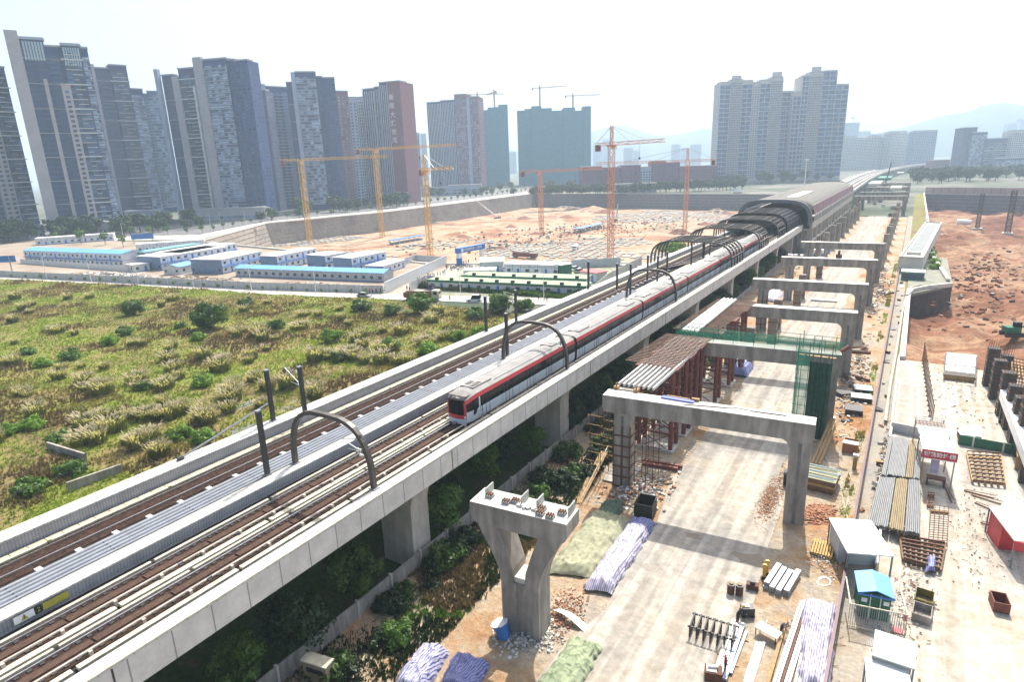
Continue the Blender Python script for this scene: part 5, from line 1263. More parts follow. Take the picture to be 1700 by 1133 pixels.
# blue shelters in the pit
for i,(A,B,lab) in enumerate((((655,408),(706,399),'long blue roofed work shelter on the pit floor by the third crane'),((962,388),(1004,378),'blue roofed work shelter on the pit floor behind the tallest crane'),((1215,322),(1230,322),'small blue and white booth on the far edge of the pit'))):
    zb=-16 if i<2 else 0; a,b_=G(*A,zb),G(*B,zb); rz=math.atan2(b_.y-a.y,b_.x-a.x); W=(b_-a).length
    t=thing('work_shelter',lab,'shelter',a,rz)
    b=MB(); b.box(0,W,0,6,3.4,3.7); b.build('roof',BLUE,t)
    b=MB(); 
    for k in range(int(W/5)+1):
        for y in (.2,5.8): q=MB(); q.box(k*W/(int(W/5)+.01)-.1,k*W/(int(W/5)+.01)+.1,y-.1,y+.1,0,3.4); q.build('post',WHITE,t)
    b=MB(); b.box(.5,W-.5,2,5,0,1.6); b.build('stored_goods',STEELG,t)
# gate arch
gl,gr=G(763,441),G(800.5,433); t=thing('gate_arch','blue gate arch with white writing over the compound access road','gate',gl,math.atan2(gr.y-gl.y,gr.x-gl.x)); W=(gr-gl).length; hh=ztop(gl,412)
for x,m_ in ((0,0),(W,1)):
    b=MB(); b.box(x-.9,x+.9,-.6,.6,0,hh-1.9); p_=b.build('post',WHITE,t)
    b=MB(); b.box(x-.95,x+.95,-.65,.65,0,hh*.42); b.build('blue_base',BLUE,p_) if not m_ else None
b=MB(); b.box(-1.2,W+1.2,-.8,.8,hh-1.9,hh); b.build('crossbeam',BLUE,t)
text('中国建筑第二工程局',1.15,WHITE,t,(W*.55,-.83,hh-.95),(PI/2,0,0),ext=.02)
b=MB(); b.box(.4,1.7,-.86,-.81,hh-1.6,hh-.3); b.build('emblem',WHITE,t)
# highway sign at the left edge and blue board
g=G(22,458); t=thing('road_sign','big blue road direction sign at the left edge','sign',g); b=MB(); b.box(-.15,.15,-.15,.15,0,8); b.build('post',STEELG,t)
b=MB(); b.cbox((-1.5,-.2,6.6),(6.5,.12,2.6),math.radians(35)); b.build('panel',BLUE,t)
g=G(238,403); t=thing('site_board','long blue board with white lettering behind the compound','sign',g,math.radians(40)); b=MB(); b.box(-6,6,0,.2,2,5); b.build('panel',BLUE,t)
for x in (-5,5): b=MB(); b.box(x-.15,x+.15,.2,.4,0,5); b.build('post',STEELG,t)
# ================================================================ HOARDINGS AND FENCES
HB=Mtile('hoarding_panels',(.56,.56,.55),(.30,.31,.33),3.0,10,'xz',.8,.1,.08); HBD=M('hoarding_plain_grey',(.50,.53,.56),.7,scale=.3,var=.06)
def fence(lab,pts,h,mat,post=3.,pm=CONCP,name='hoarding',cap=None,th=.12,z0=0.,cat='wall'):
    """wall of panels with each post a part"""
    a=pts[0]; t=thing(name,lab,cat,(a[0],a[1],z0))
    for (x0,y0),(x1,y1) in zip(pts[:-1],pts[1:]):
        L=math.hypot(x1-x0,y1-y0); rz=math.atan2(y1-y0,x1-x0)
        b=MB(); b.box(0,L,-th/2,th/2,0,h); o=b.build('panel',mat,t); o.location=(x0-a[0],y0-a[1],0); o.rotation_euler=(0,0,rz)
        if cap: b=MB(); b.box(0,L,-th/2-.05,th/2+.05,h,h+.1); o2=b.build('coping',cap,t); o2.location=o.location; o2.rotation_euler=o.rotation_euler
        if post:
            n=max(1,int(L/post))
            for k in range(min(n,60)):
                b=MB() if k==0 else None
                if k==0: b.box(-.1,.1,-th/2-.08,th/2+.08,0,h+.12); pm0=b.build('post',pm,t)
                else: pm0=pm0.copy(); C.objects.link(pm0)
                f=(k+.5)/n; pm0.location=(x0-a[0]+(x1-x0)*f,y0-a[1]+(y1-y0)*f,0); pm0.rotation_euler=(0,0,rz)
    return t
fence('long white panel wall along the street in front of the compound',[P2(-200,452),P2(0,459.5),P2(200,469.5),P2(425,481),P2(637,487.5)],2.4,HB,5.)
fence('plain grey hoarding along the left side of the access road',[P2(640,488),P2(742,439)],3.4,HBD,0,cap=WHITE)
fence('grey panel hoarding along the right side of the access road',[P2(681,485),P2(710,472)],3.0,HB,4.)
fence('long overgrown panel hoarding in front of the green roofed huts',[P2(710,473),P2(830,482),P2(985,492)],3.0,HB,4.)
fence('pale fence at the pit edge behind the one storey cabin row',[P2(672,440),P2(690,434),P2(742,438)],2.6,HBD,4.)
fence('long white wall in front of the blue roofed hut row at left',[P2(35,438),P2(215,452)],2.2,HWY,0)
fence('grey barrier wall at the pit edge between the mixer truck and the viaduct',[P2(948,446),P2(1030,442)],3.,HBD,5)
fence('pale panel fence along the street edge beside the left viaduct',[P2(985,492),P2(1010,470),P2(1065,440)],3,HB,3.)
fence('low concrete fence with posts running under the edge of the wide viaduct',[(-34.95,-8),(-34.95,60),(-34.9,150),(-34.9,235)],2.0,CONCD,4.,CONC,name='concrete_fence')
BARR=Mtile('red_white_barrier_panels',(.42,.41,.42),(.20,.05,.07),2.0,9,'xz',.7,.12,.04)
fence('long low white site fence with a dark red top rail beside the service path',[(-1.3,-8),(-1.25,130),(-1.2,235)],1.35,BARR,0,name='site_fence',cap=M('dark_red_rail',(.10,.02,.035),.5))
fence('white pipe railing and kerb along the yard side of the service path',[(1.0,58),(1.1,128)],.7,CREAM,6.,name='low_wall',cap=WHITE)
fence('long reddish panel fence on top of the far excavation wall',[(8,655),(60,632),(300,580)],5.5,Mtile('reddish_panels',(.48,.36,.32),(.25,.2,.2),6,10,'xz',.8,.3,.1),0)
fence('white coping wall running beside the overgrown strip near the grey roofed building',[(9.5,240),(7.5,300),(6.5,420)],1.2,CONCP,8,name='low_wall')
fence('short dark concrete wall piece in the field close to the viaduct, upper one',[P2(82,752),P2(145,772)],1.6,CONCD,0,name='ruined_wall',th=.3)
fence('dark concrete wall piece in the field close to the viaduct, lower one',[P2(115,822),P2(205,790)],1.6,CONCD,0,name='ruined_wall',th=.3)
# street lamps and saplings
def lamp(px,py,lab,h=None,top=None,side=1,grp='street lamps'):
    g=G(px,py); h=h or (ztop(g,top)); t=thing('street_lamp',lab,'street lamp',g,random.uniform(0,6),grp)
    b=MB(); b.tube((0,0,0),(0,0,h),.12,6,.07); b.build('pole',WHITE,t); b=MB(); b.beam((0,0,h),(1.8,0,h+.35),.09); b.build('arm',WHITE,t); b=MB(); b.box(1.5,2.3,-.14,.14,h+.3,h+.42); b.build('lamp_head',STEELG,t)
for i,(px,py,tp) in enumerate(((78,464,427),(152,469,431),(230,472,437),(322,479,438),(418,484,441),(416,483,447),(525,490,446),(765,497,458),(903,500,455))):
    if i==5: continue
    lamp(px,py,'thin white street lamp on the street, '+['first from the left','second from the left','third from the left','in front of the small blue roofed hut','at the left end of the blue roofed shed','','in the middle of the blue roofed shed','behind the small white car','near the three people by the viaduct'][i],top=tp)
for px,py in ((20,395),(80,398),(150,392),(205,395),(260,385),(225,372),(300,371),(332,377),(350,378),(366,372),(408,372),(438,366),(560,352),(660,343),(760,325),(700,336)):
    lamp(px,py,'thin grey street lamp on the avenue in front of the towers',h=9.,grp='avenue street lamps')
# ================================================================ VEGETATION
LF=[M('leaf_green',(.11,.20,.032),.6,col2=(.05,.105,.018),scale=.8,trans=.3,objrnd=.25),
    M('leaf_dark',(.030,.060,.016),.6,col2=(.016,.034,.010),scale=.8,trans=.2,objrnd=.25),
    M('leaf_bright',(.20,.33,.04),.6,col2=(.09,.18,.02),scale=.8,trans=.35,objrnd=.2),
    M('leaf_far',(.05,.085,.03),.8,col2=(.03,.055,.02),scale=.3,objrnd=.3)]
BARK=M('bark',(.16,.12,.09),.95,col2=(.09,.07,.05),scale=4)
def leaves(n,R,hz,zc,size,clumps,seed,flat=1.):
    r=np.random.default_rng(seed)
    c=r.normal(size=(clumps,3)); c/=np.linalg.norm(c,axis=1)[:,None]; c*=(r.random((clumps,1))**.4)*.78
    c[:,0]*=R; c[:,1]*=R; c[:,2]=c[:,2]*hz+zc
    cr=R*(.22+.25*r.random(clumps)); k=r.integers(0,clumps,n)
    d=r.normal(size=(n,3)); d/=np.linalg.norm(d,axis=1)[:,None]; p=c[k]+d*(cr[k]*(.55+.5*r.random(n)))[:,None]*np.array([1,1,.75*flat])
    p[:,2]=np.maximum(p[:,2],.05)
    a=r.normal(size=(n,3)); a/=np.linalg.norm(a,axis=1)[:,None]; bb=np.cross(a,d); bb/=np.linalg.norm(bb,axis=1)[:,None]+1e-9
    a=np.cross(bb,d+.4*r.normal(size=(n,3))); a/=np.linalg.norm(a,axis=1)[:,None]+1e-9
    s=(size*(.6+.8*r.random(n)))[:,None]
    V=np.stack([p-a*s*.5,p+bb*s*.32,p+a*s*.6,p-bb*s*.32],1).reshape(-1,3); Q=np.arange(4*n).reshape(n,4); return V,Q
def treeproto(name,R,hz,zc,n,size,clumps,mat,trunk,seed,tr=.2):
    V,Q=leaves(n,R,hz,zc,size,clumps,seed); me=npmesh('crown',V,Q,[mat])
    tm=None
    if trunk:
        b=MB(); b.tube((0,0,-.3),(0,0,zc*.75),tr,7,tr*.6); r=random.Random(seed)
        for k in range(6):
            a_=k*1.05+r.random(); z=zc*(.35+.08*k); b.tube((0,0,z),(math.cos(a_)*R*.55,math.sin(a_)*R*.55,z+hz*.5),tr*.45,5,tr*.15)
        o=b.build('trunk',BARK); tm=o.data; bpy.data.objects.remove(o)
    return me,tm,name
def plant(proto,loc,sc,label,cat,group=None,rz=None,scz=None):
    me,tm,name=proto; rz=random.uniform(0,6.28) if rz is None else rz
    t=thing(name,label,cat,loc,rz,group); t.scale=(sc,sc,scz or sc)
    o=bpy.data.objects.new('crown',me); C.objects.link(o); o.parent=t
    if tm: o=bpy.data.objects.new('trunk',tm); C.objects.link(o); o.parent=t
    return t
T_ST=[treeproto('street_tree',2.0,1.8,3.8,420,.55,16,LF[0],1,10+k,.14) for k in range(2)]
T_FAR=[treeproto('tree',4.5,3.6,5.5,700,1.1,24,LF[3],1,20+k,.3) for k in range(3)]
T_BIG=[treeproto('tree',2.6,2.2,3.4,5200,.30,44,LF[k],1,30+k,.16) for k in range(2)]
B_RND=[treeproto('bush',2.6,2.0,2.1,5200,.34,34,LF[0],1,40+k,.16) for k in range(2)]
B_LOW=[treeproto('bush',1.7,.9,.8,1500,.30,22,m_,0,50+k) for k,m_ in enumerate((LF[0],LF[2],LF[1]))]
# trees far away
for k in range(60):
    px=888+5.8*k+random.uniform(-3,3); g=D(px,700+random.uniform(-6,14)); g.z=0
    plant(T_FAR[k%3],g,random.uniform(1.1,1.5),'dark green tree in the long row on the far edge of the big pit','tree','trees along the far edge of the pit')
for k in range(26):
    px=1170+random.uniform(0,235); g=D(px,random.uniform(800,860)); plant(T_FAR[k%3],g,random.uniform(1.,1.8),'bluish dark tree at the foot of the beige towers','tree','trees at the foot of the beige towers')
for k in range(60):
    px=1515+random.uniform(0,190); g=D(px,random.uniform(690,860)); plant(T_FAR[k%3],g,random.uniform(1.1,1.8),'green tree in the belt behind the reddish fence on the right','tree','trees behind the reddish fence')
for k in range(26):
    px=700+random.uniform(0,260); g=D(px,random.uniform(740,960)); plant(T_FAR[k%3],g,random.uniform(.8,1.4),'tree in the green area below the teal towers','tree','trees below the teal towers')
for k in range(52):
    px=random.uniform(-20,690); d_=np.interp(px,[0,200,440,690],[385,400,480,620])*random.uniform(.985,1.05); g=D(px,d_); plant(T_FAR[k%3],g,random.uniform(.8,1.7),'dark leafy tree at the foot of the dark towers','tree','trees at the foot of the dark towers')
n_=0
for pa,pb in zip(W0[:-1],W0[1:]):
    L=math.hypot(pb[0]-pa[0],pb[1]-pa[1])
    for k in range(int(L/13)):
        f=(k+.5)/int(L/13); x=pa[0]+(pb[0]-pa[0])*f; y=pa[1]+(pb[1]-pa[1])*f
        if x<-560: continue
        plant(T_ST[n_%2],(x-2,y,0),random.uniform(.75,1.25),'small round street tree on the avenue pavement above the pit','tree','street trees on the avenue'); n_+=1
for px,py,s in ((135,405,1.6),(175,407,1.4),(205,411,1.3),(30,402,1.5),(60,399,1.3),(95,403,1.2)):
    plant(T_ST[0],G(px,py),s,{135:'tree at the left end of the blue roofed huts',175:'tree behind the middle of the blue roofed huts',205:'tree behind the right end of the blue roofed huts',30:'bushy tree at the far left behind the blue road sign',60:'bushy tree left behind the blue roofed huts',95:'small tree left behind the blue roofed huts'}[px],'tree')
for k in range(26):          # saplings on the street
    px=20+k*24.5; py=np.interp(px,[0,200,425,640],[460.5,470.5,482.5,491])+1
    plant(T_ST[k%2],G(px,py,.1),random.uniform(.28,.42),'thin young street tree in front of the compound wall','tree','saplings along the compound wall')
# shrubs and trees under the viaduct
for k in range(46):
    y=-12+k*5.4+random.uniform(-2,2); x=random.choice((-36.6,-38.5,-42.5,-45.5)) if k%3 else random.uniform(-37.5,-36.2)
    if y<75: x=random.uniform(-40,-36.2)
    if min(abs(y-p) for p in PY)<2.2: y+=3.
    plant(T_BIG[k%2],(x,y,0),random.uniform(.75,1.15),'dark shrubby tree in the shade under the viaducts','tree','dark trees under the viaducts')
for k in range(84):
    y=-6+k*1.7+random.uniform(-1,1); x=random.uniform(-34.2,-29.3)
    if 31<y<44 and x>-32: x=-33.5
    plant(B_LOW[2 if k%3 else 0],(x,y,.1),random.uniform(.6,1.35),'low dark bush along the concrete fence below the viaduct','bush','low bushes along the concrete fence')
# bushes and reeds in the field (column,row of the foot, scale, kind)
BU=[(350,546,1.25,'B','largest round green tree standing in the middle of the field'),(222,524,.85,'B','round green tree left of the largest one, farther back'),(208,556,.85,'D','dark green bush in front of the second round tree'),(328,566,.8,'G','bright green bush just left in front of the largest tree'),(120,598,1.0,'D','dark bush in the left part of the field'),(180,574,.9,'G','light green bush between the dark bush and the round trees'),
 (550,566,1.1,'G','bright yellow green bush in the middle right of the field'),(410,508,1.0,'D','bush near the street right of the largest tree'),(600,516,1.2,'D','dark bush near the street by the access road'),(650,522,1.1,'D','dark bush right of the access road mouth'),(700,520,1.0,'B','bush near the brown dump truck'),(830,520,1.0,'B','leafy bush beside the white car by the left viaduct'),(790,530,1.2,'D','dark bush below the small white car'),(870,515,1.2,'D','bush close to the left viaduct near the three people'),
 (650,580,1.0,'G','green bush in the right part of the field'),(708,588,1.0,'G','tall grassy bush nearest to the left viaduct poles'),(335,642,.9,'G','yellow green bush in the front middle of the field'),(47,590,.7,'D','small dark bush at the left side of the field'),(75,610,.8,'G','green bush left of the dark bush'),(240,650,.9,'D','dark based bush below the reeds'),(300,545,.6,'D','small bush between the two round trees'),(460,545,.9,'D','low dark bush right of the largest tree'),(20,720,.9,'G','bright broad leafed bush at the front left'),(60,712,1.0,'G','bright broad leafed bush at the front left, the second from the edge'),(100,735,.9,'D','dark bush behind the ruined wall piece'),
 (300,730,1.0,'G','bright green bush in front of the field close to the viaduct'),(335,735,1.0,'G','second bright green bush close to the viaduct'),(120,790,1.,'D','dark bush between the two ruined wall pieces'),(50,820,1.0,'D','dark bush in the front left corner of the field'),(560,600,.8,'D','dark low bush by the bare patch'),(800,560,1.,'G','bush beside the thin pole on the parapet'),(760,565,.9,'G','bush left of the thin parapet pole')]
for k,(px,py,s,kd,lab) in enumerate(BU):
    p_={'B':B_RND[k%2],'D':B_LOW[0],'G':B_LOW[1]}[kd]; plant(p_,G(px,py,.2),s*({'B':1.4,'D':1.5,'G':1.5}[kd])*(1 if py<650 else .8),lab,'bush' if 'tree' not in lab else 'tree')
# reed clumps
def reed(n,h,R,seed):
    r=np.random.default_rng(seed); V=[];Q=[];mi=[]
    for i in range(n):
        a=r.random()*6.28; rr=R*r.random()**.6*.75; lean=.12+.38*r.random(); hh=h*(.6+.5*r.random()); ba=np.array([math.cos(a)*rr,math.sin(a)*rr,0]); a2=a+r.normal()*.5
        dr=np.array([math.cos(a2),math.sin(a2),0]); pr=np.array([-dr[1],dr[0],0])*.035
        pts=[ba+dr*lean*hh*.5*(t**1.8)+np.array([0,0,hh*(t-.18*t*t)]) for t in (0,.4,.75,1.)]
        w=[1,.9,.55,.1]; b0=len(V)
        for q,ww in zip(pts,w): V+= [q-pr*ww,q+pr*ww]
        for j in range(3): Q.append([b0+2*j,b0+2*j+1,b0+2*j+3,b0+2*j+2]); mi.append(0 if i%3 else 2)
        if i%4==0:                      # plume
            tp=pts[-1]; b0=len(V); s=.10+.06*r.random()
            for q,ww in ((tp-np.array([0,0,.05]),.3),(tp+dr*.12+np.array([0,0,.18]),1.),(tp+dr*.3+np.array([0,0,.34]),.7),(tp+dr*.5+np.array([0,0,.4]),.1)): V+=[q-pr/.035*s*.6*ww,q+pr/.035*s*.6*ww]
            for j in range(3): Q.append([b0+2*j,b0+2*j+1,b0+2*j+3,b0+2*j+2]); mi.append(1)
    return npmesh('reeds',np.array(V),np.array(Q),[M('reed_blade',(.19,.17,.07),.8,col2=(.10,.12,.035),scale=2,trans=.3),M('reed_plume',(.50,.43,.30),.9,scale=3,trans=.4),M('reed_green',(.12,.17,.035),.8,scale=2,trans=.3)],np.array(mi))
RE=[reed(430,2.1,1.7,60+k) for k in range(4)]
RP=[(20,500),(45,515),(8,530),(70,505),(290,505),(130,495),(380,530),(430,510),(415,560),(495,540),(225,640),(250,665),(205,690),(235,700),(290,640),(310,610),(270,600),(180,650),(130,655),(150,700),(120,615),(60,650),(30,660),(15,615),(190,610),(420,560),(440,590),(470,560),(395,600),(300,585),(345,600),(370,660),(420,640),(455,640),(480,690),(500,660),(400,690),(360,700),(290,700),(260,720),(320,690),(150,735),(190,745),(230,740),(270,760),(95,640),(520,600),(600,560),(640,600),(680,605),(620,580),(700,570),(740,560),(590,590),(505,520),(550,520),(740,530),(350,620),(580,535),(100,560),(40,575),(240,570),(390,650),(440,680),(140,640),(70,690),(200,720),(610,600),(660,560),(20,740)]
for k,(px,py) in enumerate(RP):
    for j in range(2 if k%3 else 1):
        g=G(px+random.uniform(-26,26),py+random.uniform(-8,8),.2)
        o=link('reed_clump',RE[(k+j)%4],loc=g,rz=random.uniform(0,6.28),label='clump of tall pale plumed reeds growing in the field',cat='reeds',group='reed clumps in the field'); q_=random.uniform(.55,1.5); o.scale=(q_,q_*random.uniform(.8,1.2),random.uniform(.6,1.15)*min(1.2,q_+.2))
# ground cover tufts as one stuff object
def tufts(name,N,xf,hh,mats,seed,zfun,dens=None):
    r=np.random.default_rng(seed); x,y=xf(r,N); N=len(x); z=zfun(x,y); sel=fbm(x+300,y,14); s2=fbm(x,y+500,5)
    mi0=np.where(sel<.40,0,np.where(sel<.50,1,np.where(s2<.5,2,3)))
    hs=hh*(.5+r.random(N))*np.where(mi0>=2,1.35,.9)*(.5+1.1*s2)
    V=[];K=4
    base=np.stack([x,y,z-.05],1)
    allV=[];
    for k in range(K):
        a=r.random(N)*6.28; d=np.stack([np.cos(a),np.sin(a),0*a],1); p=np.stack([-np.sin(a),np.cos(a),0*a],1)
        w=(.07+.08*r.random(N))[:,None]*np.sqrt(hs[:,None]/.5); tip=base+d*(hs*.6*(.3+r.random(N)))[:,None]+np.array([0,0,1.])*hs[:,None]
        o=d*.08; allV.append(np.stack([base+o-p*w,base+o+p*w,tip],1))
    A=np.stack(allV,1).reshape(-1,3); Q=np.arange(len(A)).reshape(-1,3)
    me=npmesh(name,A,Q,mats,np.repeat(mi0,K)); return link(name,me,kind='stuff',label=None)
GM=[M('grass_bright',(.28,.35,.04),.8,col2=(.13,.20,.02),scale=1,trans=.3),M('grass_green',(.20,.25,.04),.8,scale=1,trans=.3),M('grass_dry',(.27,.215,.09),.85,col2=(.16,.14,.05),scale=1,trans=.3),M('grass_brown',(.17,.12,.065),.9,scale=1,trans=.2)]
def fx_(r,N):
    # denser close to the camera
    y=-40+170*r.random(N*2)**1.2; x=-57.5-230*r.random(N*2)**1.35; k=inpoly(x,y,FP); return x[k][:N],y[k][:N]
tufts('wild_grass',170000,fx_,.33,GM,5,zfield)['label']='wild green and straw coloured grass covering the field'
bpy.data.objects['wild_grass']['category']='grass'
def fv_(r,N):
    y=-10+150*r.random(N); x=-35.0+7.5*r.random(N)**1.25; k=~((y>60)&(y<67)&(x>-28)); return x[k],y[k]
tufts('weeds',26000,fv_,.3,[LF[1],LF[0],LF[1],GM[3]],8,lambda x,y:0*x+.25)['label']='weeds on the slope beside the concrete fence, coloured dark for its shade'  # dark leaf colours here also stand in for the shadow on the slope
bpy.data.objects['weeds']['category']='weeds'
def fw_(r,N):
    y=20+230*r.random(N); x=-1.9-.9*r.random(N); k=fbm(x*3,y,6)>.5; return x[k],y[k]
tufts('weeds',3500,fw_,.26,[LF[2],GM[0],GM[1],GM[2]],9,lambda x,y:0*x+.1)['label']='strip of weeds growing along the low white site fence'
bpy.data.objects['weeds.001']['category']='weeds'
def fh_(r,N):
    a,b_=P2(712,474),P2(975,492); f=r.random(N); return a[0]+(b_[0]-a[0])*f+r.normal(size=N)*1.0,a[1]+(b_[1]-a[1])*f-2-3.5*r.random(N)
tufts('weeds',5000,fh_,1.0,[LF[0],GM[1],LF[1],GM[2]],10,lambda x,y:0*x+.1)['label']='weeds overgrowing the foot of the hoarding before the green huts'
bpy.data.objects['weeds.002']['category']='weeds'
for k,(px,py) in enumerate(((925,470),(945,474),(910,466),(960,478),(890,486),(930,488),(960,492),(1105,418),(1125,416),(1115,420))):
    plant(B_LOW[1 if k>6 else 0],G(px,py),1.3 if k<7 else 2.6,['leafy bush on the mossy green roofed row','leafy bush right of the mossy green roofed row','bush by the front mossy row','bush at the right end of the front mossy row','bush in front of the overgrown hoarding','bush at the right end of the overgrown hoarding','bush between the overgrown hoarding and the viaduct','bright bush behind the nearest canopy frame','bright bush behind the canopy frame, its right neighbour','bright bush behind the canopy frame, nearer one'][k],'bush')
for k in range(9):
    y=235+k*12; plant(B_LOW[1],(8.2-k*.15,y,.1),1.2,'green bush in the overgrown strip beside the grey roofed building','bush','bushes beside the grey roofed building')
# pile caps on the pit floor (uncountable slabs)
def slabs():
    b=MB(); r=random.Random(3); a=G(1000,440,-16); c=G(560,424,-16); rz=math.atan2(a.y-c.y,a.x-c.x); u=Vector((math.cos(rz),math.sin(rz),0)); v=Vector((-u.y,u.x,0)); n=0
    for i in range(-30,75):
        for j in range(-6,75):
            q=c+u*(i*5.6)+v*(j*5.6); 
            if not inpoly(np.array([q.x]),np.array([q.y]),PITL)[0]: continue
            f=float(fbm(q.x,q.y,55)); near=j<16
            if f<(.47 if near else .56) or r.random()<.12: continue
            z=float(zl(np.array(q.x),np.array(q.y))); b.cbox((q.x,q.y,z+.15),(4.6*r.uniform(.7,1),3.8*r.uniform(.6,1),.7),rz); n+=1
    o=b.build('pile_caps',M('pile_cap_concrete',(.50,.48,.43),.9,scale=.2,var=.25),kind='stuff'); o['label']='pale concrete pile caps in rows over the pit floor'; o['category']='pile caps'
slabs()
def junk(name,lab,n,pts,z,mats,smin,smax,seed,long_=False,cat='rubble'):
    b=MB(); r=random.Random(seed)
    P=[G(*p,z) for p in pts]
    for k in range(n):
        u,v=min(1,max(0,r.gauss(.5,.24))),min(1,max(0,r.gauss(.5,.24))); q=P[0].lerp(P[1],u).lerp(P[3].lerp(P[2],u),v); s=r.uniform(smin,smax)
        b.cur=r.randrange(len(mats)); hgt=z+s*.3+ (1-abs(u-.5)*2)*(1-abs(v-.5)*2)*smax*1.5*r.random()
        if z<-10: hgt+=float(zl(np.array(q.x),np.array(q.y)))+16
        d_=(s*r.uniform(1.5,4.5),s*.3,s*.25) if long_ and r.random()<.45 else (s,s*r.uniform(.5,.9),s*r.uniform(.3,.6))
        b.cbox((q.x,q.y,hgt),d_,r.uniform(0,3.1),r.uniform(-.3,.3),r.uniform(-.3,.3))
    o=b.build(name,mats,kind='stuff'); o['label']=lab; o['category']=cat; return o
BRK=M('brick_orange',(.36,.15,.08),.9,scale=3,var=.3); BRK2=M('brick_pale',(.42,.22,.12),.9,scale=3,var=.3)
junk('construction_debris','scattered machinery and material specks over the pit floor',700,[(640,400),(1190,350),(1190,395),(700,435)],-16,[RUST,STEELD,STEELG,BRK,STEELG,RUSTR],.4,1.8,21,cat='debris')
junk('brick_rubble','orange brick and earth rubble left of the right column of the nearest portal',2200,[(1303,770),(1303,880),(1232,893),(1268,800)],.0,[BRK,BRK2,SOIL],.05,.17,22,True)
junk('brick_rubble','orange brick rubble heap right of the nearest portal column',900,[(1340,838),(1388,842),(1385,872),(1335,872)],.1,[BRK,BRK2],.1,.35,23)
junk('stone_rubble','grey stones at the foot of the Y shaped pier',500,[(820,1045),(930,1030),(935,1080),(820,1100)],.05,[CONCD,CONCP,CONC],.06,.28,24)
junk('stone_rubble','broken concrete left of the haul road by the portal scaffold',600,[(1010,800),(1130,780),(1105,850),(985,845)],.1,[CONCD,CONCP,BRK2],.08,.4,25)
junk('brick_rubble','orange earth and brick bits between the Y pier and the tarps',700,[(905,985),(985,960),(960,1060),(880,1080)],.05,[BRK,BRK2,SOIL],.05,.2,26)
junk('construction_debris','loose timber and debris on the soil right of the portal columns',450,[(1395,600),(1450,560),(1430,720),(1370,730)],.1,[WOOD,RUST,STEELG,CONCP,BLACKM],.1,.45,27,True,'debris')
junk('construction_debris','loose timber beside the service path at the far right columns',300,[(1450,440),(1490,430),(1465,560),(1420,560)],.1,[WOOD,RUST,STEELG,CONCP],.15,.6,28,True,'debris')
junk('construction_debris','planks and debris scattered left of the service path near the yard',350,[(1340,890),(1412,880),(1400,980),(1330,960)],.1,[WOOD,CONCP,STEELG],.05,.22,29,True,'debris')
junk('construction_debris','timber offcuts around the cabin and sheds in the lower right',420,[(1490,900),(1570,920),(1530,1130),(1440,1120)],.05,[WOOD,CONCD,STEELG,RUST],.04,.17,30,True,'debris')
junk('construction_debris','timber and rebar pieces strewn over the pale slab',170,[(1540,590),(1640,600),(1660,740),(1545,720)],.05,[WOOD,RUST,STEELG],.06,.25,31,True,'debris')

junk('construction_debris','pale scraps and sheets lying between the street wall and the blue roofed huts',320,[(120,452),(240,455),(260,470),(110,463)],.05,[WHITE,CONCP,STEELG,WOOD],.3,1.1,41,True,'debris')
junk('construction_debris','timber and scraps in front of the small blue roofed hut in the compound',220,[(250,458),(400,462),(400,476),(250,472)],.05,[WOOD,CONCP,BRK2,STEELG],.3,1.0,42,True,'debris')
junk('construction_debris','materials stored in front of the long blue roofed shed',160,[(410,470),(640,476),(640,483),(420,479)],.05,[WOOD,BRK,STEELG,WHITE],.3,1.0,43,True,'debris')
junk('construction_debris','materials and people sized clutter on the ground by the blue gate',120,[(745,440),(800,440),(790,450),(735,450)],.05,[STEELD,RUST,STEELG],.2,.7,44,False,'debris')

junk('construction_debris','rebar and timber offcuts along the yard edge beside the bar platforms',260,[(1445,880),(1470,700),(1482,700),(1440,900)],.05,[WOOD,RUST,STEELG,CONCD],.06,.25,51,True,'debris')
junk('construction_debris','long thin bars and timbers strewn over the yard right of the white roofed shed',260,[(1560,790),(1690,800),(1690,1000),(1560,960)],.04,[RUST,WOOD,STEELD],.04,.16,52,True,'debris')
junk('construction_debris','poles and boards strewn between the steel bundles and the site fence',260,[(1230,985),(1400,960),(1395,1133),(1260,1133)],.08,[WOOD,RUST,STEELG,CONCD],.04,.16,53,True,'debris')
junk('construction_debris','clods and scrap on the red earth at the near side of the excavation',260,[(1540,560),(1700,570),(1700,400),(1560,440)],-3.,[BRK,REDSOIL,REDSOIL,STEELD],.15,1.3,54,False,'debris')
junk('construction_debris','timber, pipes and mats stored under and beside the far portal frames',500,[(1250,520),(1300,440),(1330,430),(1310,520)],.1,[RUST,WOOD,STEELD,CONCD],.15,.6,55,True,'debris')
